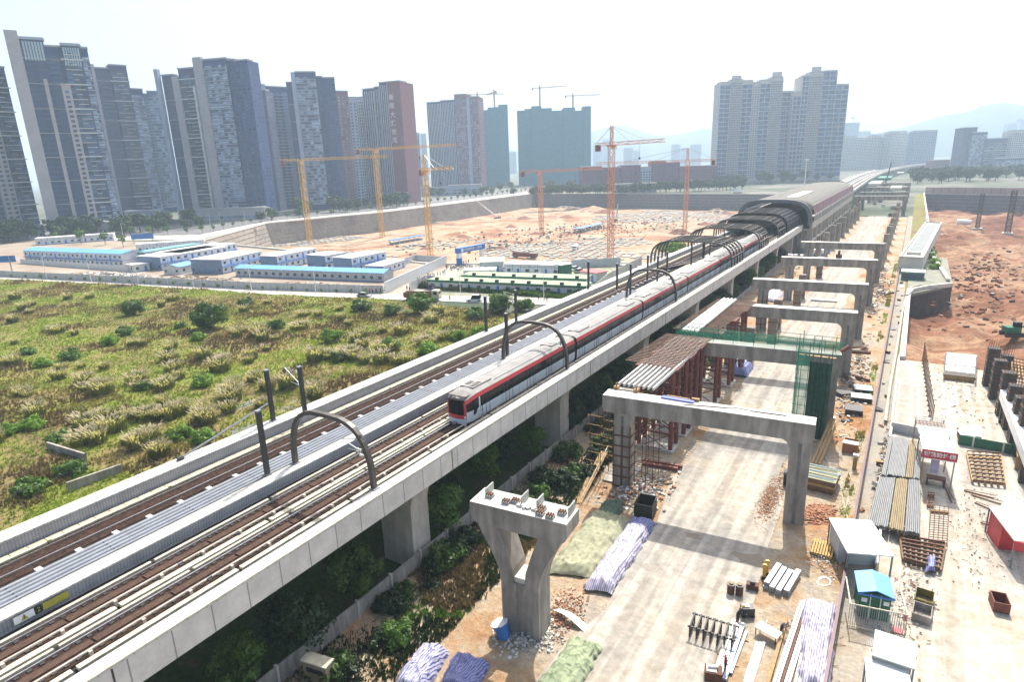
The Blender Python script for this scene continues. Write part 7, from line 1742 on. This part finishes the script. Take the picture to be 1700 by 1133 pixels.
# rusty crates
for k,(A,B,dep,h,l) in enumerate((((1397,752),(1422,757),2.0,1.3,'orange brown steel crate with a pale lid beside the service path'),((1648,1016),(1676,1022),1.6,.9,'small rusty open box alone on the yard slab'),((1655,888),(1685,893),1.2,.8,'rusty box in front of the pink red shed'))):
    t,W=fbox('steel_crate',l,A,B,dep,h,None,'crate',.05)
    b=MB(); b.box(0,W,0,.06,0,h); b.box(0,W,dep-.06,dep,0,h); b.box(0,.06,.06,dep-.06,0,h); b.box(W-.06,W,.06,dep-.06,0,h); b.box(.06,W-.06,.06,dep-.06,0,.08); b.build('box',RUSTR if k else M('crate_orange',(.42,.17,.07),.7,scale=2,var=.2),t)
    if k==0: b=MB(); b.box(-.05,W+.05,.0,dep*.55,h,h+.08); b.build('lid',CONCP,t)
t=thing('yellow_post','short orange yellow post by the service path','post',G(1418,780,.1)); b=MB(); b.box(-.22,.22,-.22,.22,0,1.7); b.build('post',WOOD,t); b=MB(); b.box(-.3,.3,-.3,.3,1.7,1.95); b.build('cap',CONCP,t)
# rust pipes / machine parts
for k,(px,py,l) in enumerate(((1420,585,'nearest rusty pipe heap left of the service path'),(1470,488,'pale pipes and dark heap by the fifth portal column'),(1412,628,'rusty machine frame left of the plywood stacks'))):
    t=thing('pipe_heap',l,'pipes',G(px,py,.1),.3+k)
    for j in range(6): b=MB(); a_=random.uniform(-.6,.6); x=random.uniform(-1,1); b.tube((x-math.cos(a_)*1.6,j*.4-1-math.sin(a_)*1.6,.3+.1*(j%3)),(x+math.cos(a_)*1.6,j*.4-1+math.sin(a_)*1.6,.35+.35*(j%2)),.26,8); b.build('pipe',[RUSTR,CREAM,RUST][j%3],t)
# white form slab on soil under 4th portal; blue-white sacks
t=thing('concrete_slab','pale rectangular slab lying on the haul road behind the fourth portal','slab',G(1368,500,.1),.05); b=MB(); b.box(-3,3,-1,1,.05,.4); b.build('slab',CONCP,t); b=MB(); b.box(-2.9,2.9,-.9,-.7,0,.05); b.box(-2.9,2.9,.7,.9,0,.05); b.build('bearer',WOOD,t)
for k,(px,py,l) in enumerate(((1358,430,'left'),(1370,420,'right'))):
    t=thing('blue_container',f'blue and white stacked crates under the sixth portal, the {l} ones','crate',G(px,py,.1)); b=MB(); b.box(-1.4,1.4,-1.4,1.4,0,2); b.build('crate',BLUE,t); b=MB(); b.box(-1.5,1.5,-1.5,1.5,2,3.4); b.build('upper_crate',WHITE,t)
# low red girders beside scaffold
longs('steel_beam_pair','two rust red beams lying beside the shoring at the nearest portal',(1066,768),(1130,779),2,.4,.4,[RUSTR],.8,part='beam')
t=thing('ladder_ramp','wooden ramp leading up beside the portal scaffold','ramp',G(985,815,.1)); 
p0,p1=G(958,838,.1),G(1003,770,.1); b=MB(); b.beam((0,0,.1),tuple(p1-p0+Vector((0,0,1.6))),.9,.12); b.build('ramp_board',WOOD,t); b=MB(); b.beam((.5,0,.9),tuple(p1-p0+Vector((.5,0,2.5))),.07); b.build('handrail',CREAM,t); t.location=p0
t,W=fbox('plank_platform','grey plank platform on the ground behind the olive tarp',(1000,800),(1040,810),5,0,None,'platform')
for k in range(6): b=MB(); b.box(0,W,k*.8,k*.8+.72,.1,.3); b.build('plank',CONC,t)
t=thing('leaning_planks','long orange planks leaning against the netted scaffold tower','planks',G(1348,770,.1))
for k in range(3): b=MB(); p1=G(1380,700,2.)-G(1348,770,.1); b.beam((k*.4,0,.1),(p1.x+k*.4,p1.y,p1.z+.5),.3,.08); b.build('plank',WOOD,t)
# ================================================================ RIGHT YARD
COR=Mtile('corrugated_bar_bundle_grey',(.40,.42,.43),(.14,.15,.16),.36,5.,'xy',.6,.22,.15); COT=Mtile('corrugated_bar_bundle_tan',(.42,.34,.20),(.16,.12,.07),.36,5.,'xy',.6,.22,.15)
def bundle(lab,q,mats,splits,z=1.2):
    P=[G(*p,z) for p in q]          # nl, nr, fr, fl
    t=thing('rebar_bundle',lab,'rebar',(P[0].x,P[0].y,0))
    o=P[0]
    for (s0,s1,m_) in splits:
        n=max(2,int((s1-s0)*26))
        b=MB()
        for k in range(n):
            f=s0+(s1-s0)*(k+.5)/n; a=P[0].lerp(P[1],f)-o; c=P[3].lerp(P[2],f)-o; zz=z-.12+random.uniform(-.04,.05)
            e=random.uniform(-.15,.15); d=(c-a).normalized()*e
            b.tube((a.x+d.x,a.y+d.y,zz),(c.x,c.y,zz),.085,6); 
            if k%2==0: b.tube((a.x+d.x*2,a.y+d.y*2,zz-.18),(c.x,c.y,zz-.18),.085,6)
        b.build('bar_bundle',m_,t,kind='stuff')
    for f in (.12,.5,.88):
        a=P[0].lerp(P[3],f)-o; c=P[1].lerp(P[2],f)-o; b=MB(); b.beam((a.x,a.y,z-.62),(c.x,c.y,z-.62),.3,.5); b.build('bearer',CONC,t)
        for g_ in (0,1): q_=(a,c)[g_]; b=MB(); b.box(q_.x-.15,q_.x+.15,q_.y-.15,q_.y+.15,0,z-.85); b.build('support',CONC,t)
GB=M('grey_bars',(.22,.23,.235),.6,scale=4,var=.2,stretch=(1,.2,1)); TB=M('tan_bars',(.30,.23,.12),.7,scale=4,var=.2,stretch=(1,.2,1))
bundle('farther platform of grey and tan steel bars beside the signed shelter',[(1463,787),(1527,794),(1530,733),(1477,723)],None,[(0,.12,GB),(.14,.62,GB),(.64,.82,TB),(.84,1,GB)])
bundle('nearer platform of grey bars with a tan strip in the middle',[(1440,868),(1527,886),(1528,797),(1460,791)],None,[(0,.40,GB),(.42,.70,TB),(.72,1,GB)])
# sign shelter
nl,nr,fl=G(1534,747,4.6),G(1588,755,4.6),G(1536,693,4.6); rz=math.atan2(nr.y-nl.y,nr.x-nl.x); W=(nr-nl).length; dp=(fl-nl).length
t=thing('rebar_shelter','steel mesh roofed shelter with a red sign board reading in white characters','shelter',(nl.x,nl.y,0),rz)
for x in (0.05,W-.05):
    for y in (0,dp/2,dp): b=MB(); b.box(x-.06,x+.06,y-.06,y+.06,0,4.5); b.build('post',WOOD if x<1 else STEELG,t)
b=MB(); b.box(0,W,0,dp*.82,4.1,4.16); b.build('sheet_roof',WHITE,t)
b=MB(); b.box(0,W,dp*.82,dp,4.1,4.16); b.build('brown_roof_strip',BRB,t)
for k in range(9): b=MB(); x=k*W/8; b.box(x-.03,x+.03,0,dp,4.55,4.6); b.build('mesh_bar',STEELG,t)
for k in range(15): b=MB(); y=k*dp/14; b.box(0,W,y-.025,y+.025,4.61,4.65); b.build('mesh_bar',STEELG,t)
b=MB(); b.box(-.15,W+.15,-.14,-.06,3.75,4.72); b.build('sign_board',RED,t)
text('钢筋防护棚',.58,WHITE,t,(W/2,-.15,4.22),(PI/2,0,0),ext=.01,bold=.012)
b=MB(); b.box(-.15,W+.15,-.15,-.05,3.66,3.74); b.build('board_edge',WHITE,t)
b=MB(); b.box(W*.28,W*.55,.2,.24,1.9,3.6); b.build('notice_sheet',M('lilac_notice',(.42,.40,.55),.7),t)
t=thing('cutting_bench','dark work bench inside the signed shelter','bench',(nl.x+1.6,nl.y+1.5,0)); b=MB(); b.box(-.9,.9,-.5,.5,.8,.95); b.build('bench_top',RUST,t)
for x in (-.8,.8): b=MB(); b.box(x-.06,x+.06,-.4,.4,0,.8); b.build('leg',STEELD,t)
# white roof shed
def shed(lab,q,h,roof,wallm,open_=True,name='site_shed',z0=0,thick=.12,rz_=None,posts=True):
    P=[G(*p,h+z0) for p in q]; rz=math.atan2(P[1].y-P[0].y,P[1].x-P[0].x); W=(P[1]-P[0]).length; dp=(P[3]-P[0]).length; t=thing(name,lab,'shed',(P[0].x,P[0].y,z0),rz)
    b=MB(); b.box(0,W,0,dp,h-thick,h); r_=b.build('roof',roof,t)
    for k in range(1,int(W/.9)): c=MB(); c.box(k*.9-.02,k*.9+.02,0,dp,h,h+.03); c.build('roof_seam',roof,r_)
    for x in (.1,W-.1):
        for y in (.1,dp-.1): b=MB(); b.box(x-.06,x+.06,y-.06,y+.06,0,h-thick); b.build('post',STEELG,t)
    if wallm: b=MB(); b.box(.2,W-.2,dp*.5,dp-.2,0,h-thick-.05); b.build('back_wall',wallm,t)
    return t,W,dp
shed('open shed with a plain bright white roof beside the site fence',[(1407,918),(1485,924),(1487,870),(1411,865)],3.0,WHITE,HBD)
t,W,dp=shed('two part white roofed shed at the bottom edge, the farther roof',[(1448,1088),(1520,1112),(1522,1066),(1454,1046)],2.8,GWT,HBD)
shed('lower white roof at the very bottom edge next to the yard',[(1440,1148),(1518,1170),(1519,1118),(1447,1095)],2.4,HRF,HBD)
shed('shed with a pale pink roof and red front cut off by the right edge',[(1684,898),(1740,905),(1730,848),(1668,845)],2.8,M('pale_pink_sheet',(.62,.50,.48),.6,scale=1),RED)
t,W=fbox('red_board','red board with a small white patch on the front of the pink roofed shed','',0,0,None,'board') if False else (None,0)
P=G(1684,898,2.8); t=thing('red_board','red board with a white patch under the pink roof at the right edge','board',(P.x,P.y-.12,0)); b=MB(); b.box(0,2.6,0,.06,1.9,2.8); b.build('board',RED,t); b=MB(); b.box(.9,1.5,-.03,-.001,2.1,2.6); b.build('white_patch',WHITE,t); b=MB(); b.box(.1,.16,.0,.05,0,1.9); b.box(2.4,2.46,.0,.05,0,1.9); b.build('post',STEELG,t)
# green cabin
P=[G(1427,981,2.5),G(1484,992,2.5),G(1485,953,2.7),G(1427,945,2.7)]; rz=math.atan2(P[1].y-P[0].y,P[1].x-P[0].x); W=(P[1]-P[0]).length; dp=(P[3]-P[0]).length
t=thing('site_cabin','small green cabin with a light blue folded roof beside the fence','cabin',(P[0].x,P[0].y,0),rz)
GC=M('cabin_green',(.03,.17,.09),.6,scale=1,var=.15)
b=MB(); b.box(.1,W-.1,.1,dp-.1,0,2.35); w_=b.build('walls',GC,t)
b=MB(); b.hexa([(-.1,-.1,2.32),(W/2,-.1,2.75),(W/2,dp,2.75),(-.1,dp,2.32),(-.1,-.1,2.4),(W/2,-.1,2.83),(W/2,dp,2.83),(-.1,dp,2.4)]); b.hexa([(W/2,-.1,2.75),(W+.1,-.1,2.32),(W+.1,dp,2.32),(W/2,dp,2.75),(W/2,-.1,2.83),(W+.1,-.1,2.4),(W+.1,dp,2.4),(W/2,dp,2.83)]); b.build('roof',BLUER,t)
b=MB(); b.box(-.1,W+.1,-.14,-.1,2.2,2.36); b.build('fascia',BLUE,t)
for x in (W*.36,W*.66): b=MB(); b.box(x-.03,x+.03,.06,.1,0,2.3); b.build('door_frame',WHITE,w_)
for x in (W*.18,W*.83): b=MB(); b.box(x-.2,x+.2,.05,.1,1.5,1.85); b.build('window',WHITE,w_)
b=MB(); b.box(W*.39,W*.63,.04,.1,.1,2.1); b.build('door',M('door_green',(.02,.13,.07),.5),w_)
# cage fence in front of it
a,b2=G(1412,1003,2.2),G(1507,1022,2.2); t=thing('bar_fence','vertical bar cage fence in front of the green cabin','fence',(a.x,a.y,0),math.atan2(b2.y-a.y,b2.x-a.x)); L=(b2-a).length
for k in range(26): b=MB(); b.box(k*L/25-.02,k*L/25+.02,-.02,.02,0,2.2); b.build('bar',STEELG,t)
for z in (.2,2.2): b=MB(); b.box(-.1,L+.1,-.035,.035,z-.04,z+.04); b.build('rail',CREAM,t)
for x in (0,L): b=MB(); b.box(x-.05,x+.05,-.05,3.5,2.15,2.25); b.build('side_rail',CREAM,t)
# extinguisher and pink hat like bin
t=thing('fire_extinguisher','red fire extinguisher hanging on the bar fence','extinguisher',G(1501,1035,.05)); b=MB(); b.tube((0,0,.2),(0,0,.8),.11,10); b.build('cylinder',RED,t); b=MB(); b.tube((0,0,.8),(0,0,.95),.04,6); b.beam((0,0,.92),(.15,0,.88),.03); b.build('nozzle',STEELD,t)
t=thing('red_basket','red and white striped round basket on the ground by the bar fence','basket',G(1489,1052,.05)); b=MB(); b.tube((0,0,0),(0,0,.3),.28,12,.38); b.build('bowl',RED,t)
for k in range(6): b=MB(); a_=k*PI/3; b.beam((.3*math.cos(a_),.3*math.sin(a_),.02),(.39*math.cos(a_),.39*math.sin(a_),.3),.05); b.build('white_stripe',WHITE,t)
# troughs
t,W=fbox('steel_trough','grey striped open trough boxes right of the bar fence',(1512,1030),(1536,1038),3.5,0,None,'trough',.05)
for k in range(2):
    b=MB(); y=k*2.1; b.box(0,1.3,y,y+.06,0,.7); b.box(0,1.3,y+1.7,y+1.76,0,.7); b.box(0,.06,y+.06,y+1.7,0,.7); b.box(1.24,1.3,y+.06,y+1.7,0,.7); b.box(.06,1.24,y+.06,y+1.7,0,.06); b.build('box',CONCD if k==0 else GM[2],t)
# rebar mats
def mat_(lab,q,nx,ny,mx_,my_,w=.09,z=.35,name='rebar_mat',cat='rebar mat'):
    P=[G(*p,z) for p in q]; o=P[0]; t=thing(name,lab,cat,(o.x,o.y,0))
    for k in range(nx):
        f=k/(nx-1); a=P[0].lerp(P[1],f)-o; c=P[3].lerp(P[2],f)-o; b=MB(); b.beam((a.x,a.y,z),(c.x,c.y,z),w); b.build('long_bar',mx_,t)
    for k in range(ny):
        f=k/(ny-1); a=P[0].lerp(P[3],f)-o; c=P[1].lerp(P[2],f)-o; b=MB(); b.beam((a.x,a.y,z+w),(c.x,c.y,z+w),w*.6); b.build('cross_bar',my_,t)
    for f in (.1,.9):
        a=P[0].lerp(P[3],f)-o; c=P[1].lerp(P[2],f)-o; b=MB(); b.beam((a.x,a.y,z/2-.04),(c.x,c.y,z/2-.04),.2,z-.1); b.build('bearer',WOOD,t)
mat_('brown girder mat with short cross bars on the pale slab right of the signed shelter',[(1615,800),(1668,806),(1660,755),(1605,752)],6,9,WOOD,RUST,.22)
mat_('grid of thin rusty bars beside the nearer bar platform',[(1541,905),(1572,908),(1575,843),(1545,840)],5,18,RUST,RUST,.06)
mat_('small rusty cage below the signed shelter',[(1539,840),(1549,841),(1551,820),(1541,819)],3,6,RUSTR,RUST,.09)
mat_('brown cut timbers and bars heap beside the white roofed shed',[(1500,930),(1560,948),(1568,905),(1495,893)],8,7,M('plank_brown',(.22,.13,.07),.85,scale=3,var=.3),RUST,.26)
g=G(1545,942,.4); tarp('striped_tarp','small purple tarp scrap on the brown timber heap',[(1537,950),(1552,951),(1554,932),(1540,930)],.5,STD,seed=12,nx=10,ny=12,z0=.3)
for k,(A,B) in enumerate((((1618,835),(1668,857)),((1612,822),(1662,838)),((1628,868),(1672,882)),((1600,815),(1650,828)),((1565,800),(1580,835)))):
    a,c=G(*A,.1),G(*B,.1); t=thing('loose_bar',['dark bar lying on the slab, nearest but one of the fan','dark bar lying on the slab, upper one of the fan','nearest dark bar lying on the slab by the red shed','farthest thin bar of the fan on the slab','bent bar beside the signed shelter'][k],'bar',(a.x,a.y,0)); b=MB(); b.beam((0,0,.12),(c.x-a.x,c.y-a.y,.12),.1); b.build('bar',RUST,t); b=MB(); b.beam((.1,.1,.22),(c.x-a.x+.2,c.y-a.y+.5,.22),.06); b.build('thin_bar',RUST,t)
# columns with starter bars
DKF=M('dark_formwork',(.07,.06,.055),.8,scale=2,var=.3)
for k,(px,py,tp) in enumerate(((1640,640,578),(1650,662,598),(1663,690,618),(1674,712,640),(1684,735,660),(1694,757,676),(1668,618,590))):
    B=G(px,py,.02); h=ztop(B,tp); t=thing('formwork_column','dark formwork column in the right hand row, '+['farthest','second farthest','third','fourth','fifth','nearest and half hidden by the white box girder','standing apart behind the row'][k],'column',B,.05,'dark formwork columns at the right edge')
    b=MB(); b.box(-.75,.75,-.75,.75,0,h); b.build('shutter',DKF,t)
    for z in np.arange(.8,h,1.1): c=MB(); c.box(-.83,.83,-.83,.83,z,z+.1); c.build('clamp',RUST,t)
    b=MB()
    for i in range(5):
        for j in (0,4): b.box(-.6+.3*i-.02,-.6+.3*i+.02,-.6+.3*j-.02,-.6+.3*j+.02,h,h+1.3)
    b.build('starter_bars',RUST,t,kind='stuff')
# white box girder leaning at right
p0,p1=G(1667,655,3.4),G(1712,770,3.4); t=thing('white_box_beam','long white box beam on dark trestles crossing the right edge','beam',(p0.x,p0.y,0)); d=p1-p0
b=MB(); b.beam((0,0,3.4),(d.x,d.y,3.4),1.0,1.3); b.build('beam',WHITE,t)
for f in (.1,.5,.9): b=MB(); b.box(d.x*f-.4,d.x*f+.4,d.y*f-.4,d.y*f+.4,0,2.7); b.build('trestle',DKF,t)
# slatted frames at the right edge
for k,(q,l) in enumerate((([(1690,760),(1720,765),(1712,690),(1684,680)],'brown slatted formwork panel at the right edge behind the white box beam'),([(1682,672),(1712,680),(1700,600),(1680,596)],'farther brown slatted formwork panel at the right edge'))):
    mat_(l,q,5,14,WOOD,RUST,.18,2.2,'formwork_panel','formwork')
# white pool frame
mat_('white tarpaulin frame on the pale slab with dark edges',[(1567,624),(1619,630),(1621,596),(1570,590)],2,3,BLACKM,BLACKM,.2,1.0,'sheet_frame','frame')
P=[G(1568,622,.2),G(1618,628,.2),G(1620,597,.2),G(1571,592,.2)]; b=MB(); b.hexa([tuple(p) for p in P]+[tuple(p+Vector((0,0,.75))) for p in P]); t=thing('white_box_pool','white boxed slab inside the dark frame','slab',(0,0,0)); b.build('slab',WHITE,t)
b=MB(); 
for f in (.33,.66): a,c=P[0].lerp(P[1],f),P[3].lerp(P[2],f); b.beam(tuple(a+Vector((0,0,.78))),tuple(c+Vector((0,0,.78))),.06)
b.build('seam',CONCD,t)
fence('low green and grey hoarding crossing the yard behind the signed shelter, left part',[P2(1478,716),P2(1534,728)],1.3,HBD,2.5,name='low_hoarding')
fence('low dark green hoarding crossing the yard behind the signed shelter, right part',[P2(1590,738),P2(1690,757)],1.3,GF,2.5,name='low_hoarding')
t,W=fbox('cart','brown trolley with a white top on the slab behind the low hoarding',(1592,738),(1627,742),2.,0,None,'trolley',.05); b=MB(); b.box(0,W,0,1.6,.5,1.2); b.build('box',RUST,t); b=MB(); b.box(0,W,0,1.6,1.2,1.35); b.build('lid',WHITE,t)
for x in (.4,W-.4): b=MB(); b.tube((x,-.05,.28),(x,1.65,.28),.28,10); b.build('wheel',BLACKM,t)
# rust pipes standing along the yard edge (sheet piles)
for k in range(16):
    y=96+k*2.2; x=5.6-.06*k; t=thing('steel_post','thin rusty upright post in the line along the left edge of the yard','post',(x,y,0),0,'rusty posts along the left edge of the yard'); b=MB(); b.box(-.06,.06,-.06,.06,0,3.4); b.build('post',RUST,t); b=MB(); b.box(-.15,.15,-.15,.15,0,.15); b.build('foot',STEELD,t)
hose('pipeline','long pale pipe running along the service path beside the yard',[(1470,700),(1478,640),(1487,590),(1494,545),(1500,510),(1510,480),(1530,473)],.22,CREAM,.5,'pipe')
# building with grey roof and the entrance box in front of the dark cut
nl,nr,fr,fl=G(1492,428,4.5),G(1533,430,4.5),G(1538,369,4.5),G(1503,368,4.5)
t=thing('service_building','long low concrete building with a grey recessed roof between the service path and the weeds','building',(nl.x,nl.y,0),math.atan2(nr.y-nl.y,nr.x-nl.x)); W=(nr-nl).length; L=(fl-nl).length*.97
b=MB(); b.box(0,W,0,L,0,4.4); b.build('walls',CONCP,t); b=MB(); b.box(W*.22,W*.78,L*.08,L*.93,4.41,4.5); b.build('grey_roof',M('roof_grey',(.22,.24,.24),.8,scale=.5),t)
for a_ in ((0,W,0,.6),(0,W,L-.6,L),(0,.6,.6,L-.6),(W-.6,W,.6,L-.6)): b=MB(); b.box(*a_,4.4,4.95); b.build('roof_parapet',CONC,t)
b=MB(); b.box(W*.2,W*.8,L*.075,L*.09,4.5,5.3); b.build('roof_screen',CONCP,t)
t=thing('machine_box','green glass fronted plant box on a slab in front of the grey roofed building','machine',G(1505,466,0)); b=MB(); b.box(-1.5,4.2,0,5,0,2.4); b.build('box',M('teal_plant',(.10,.24,.22),.4,scale=1),t); b=MB(); b.box(-1.6,4.3,-.1,5.1,2.4,2.6); b.build('roof',GWT,t); b=MB(); b.box(-1.2,3.8,-.06,0,.6,2.0); b.build('window',HWIN,t)
# entrance slab over the cut: pale slab with parapet
pA,pB,pC,pD=G(1500,500),G(1582,474),G(1575,430),G(1500,455)
t=thing('concrete_ledge','pale concrete ledge with a parapet above the dark cut in the red earth','ledge',(1,185,0))
b=MB(); pts=[G(1505,492,.6),G(1515,482,.6),G(1540,477,.6),G(1581,473,.6)]
for a,c in zip(pts[:-1],pts[1:]): b.beam(tuple(a),tuple(c),.7,1.1)
b.build('parapet',CONCP,t,world=True)
b=MB(); q=[G(1507,491),G(1581,474),G(1572,430),G(1508,432)]; b.hexa([(p.x,p.y,-.5) for p in q]+[(p.x,p.y,.25) for p in q]); b.build('slab',M('mossy_slab',(.27,.26,.22),.9,col2=(.16,.18,.12),scale=.3),t,world=True)
b=MB(); q=[G(1514,486),G(1581,475)]; b.hexa([(q[0].x,q[0].y,-7),(q[1].x,q[1].y,-7),(q[1].x,q[1].y+1,-7),(q[0].x,q[0].y+1,-7),(q[0].x,q[0].y,.25),(q[1].x,q[1].y,.25),(q[1].x,q[1].y+1,.25),(q[0].x,q[0].y+1,.25)]); b.build('front_wall',M('shade_darkened_wall',(.10,.085,.075),.9,col2=(.05,.04,.04),scale=.4),t,world=True)  # shade of the backlit wall face is put into its dark colour
t=thing('white_tarp_heap','white covered heap at the far side of the red excavation','heap',G(1600,372,-13)); b=MB(); b.tube((-4,0,1),(4,0,1.2),2.4,10,1.6); b.build('cover',WHITE,t)
t=thing('excavator','dark green machine with black scrap on the red earth at the right edge','excavator',G(1680,558,-1),.4)
for s in (-1,1): b=MB(); b.box(-1.8,1.8,s-.3,s+.3,0,.9); b.build('track',BLACKM,t)
b=MB(); b.box(-1.6,1,-1,1,.9,2.0); b.build('body',GRN,t); b=MB(); b.path([(1,.3,1.6),(3.4,.3,2.6),(5,.3,.8)],.35); b.build('boom',STEELD,t); b=MB(); b.box(-.2,1,-.9,.1,2.0,3.); b.build('cab',TGL,t)
# leftover stains: water patches on the haul road are thin sheets

# small loose things along the service path
for k in range(26):
    y=62+k*6.3; x=random.uniform(-.9,.7); kd=k%4
    t=thing(['cement_bag','brick_pile','metal_sheet','wooden_box'][kd],['grey cement bag lying on the service path','small brick pile on the service path','dark metal sheet leaning on the service path','small rusty box on the service path'][kd],['bag','bricks','sheet','box'][kd],(x,y,.05),random.uniform(0,3),'small things on the service path')
    b=MB()
    if kd==0: b.tube((-.3,0,.15),(.35,.1,.15),.16,8); b.build('bag',CONC,t)
    elif kd==1:
        for j in range(6): b.cbox((.25*(j%3)-.2,.2*(j//3),.08+.1*(j%2)),(.24,.12,.1),.2*j)
        b.build('bricks',BRK,t,kind='stuff')
    elif kd==2: b.beam((-.6,0,.1),(.5,.2,.5),.9,.03); b.build('sheet',STEELD,t)
    else:
        b.box(-.35,.35,-.25,.25,0,.4); b.build('box',RUST,t); b=MB(); b.box(-.38,.38,-.28,.28,.4,.45); b.build('lid',WOOD,t)

for k,(px,py,r) in enumerate(((1080,942,.9),(1062,968,.35),(1040,1052,.5),(1248,930,1.6),(1150,890,.8),(1180,700,.8))):
    c=G(px,py,.106); b=MB(); n=14; b.face([(c.x+r*math.cos(2*PI*i/n)*(1+.35*math.sin(i*1.7+k)),c.y+r*.6*math.sin(2*PI*i/n)*(1+.3*math.cos(i*2.1)),c.z) for i in range(n)]); b.build('wet_stain',M('wet_stain',(.17,.14,.10),.5,scale=2),kind='structure')
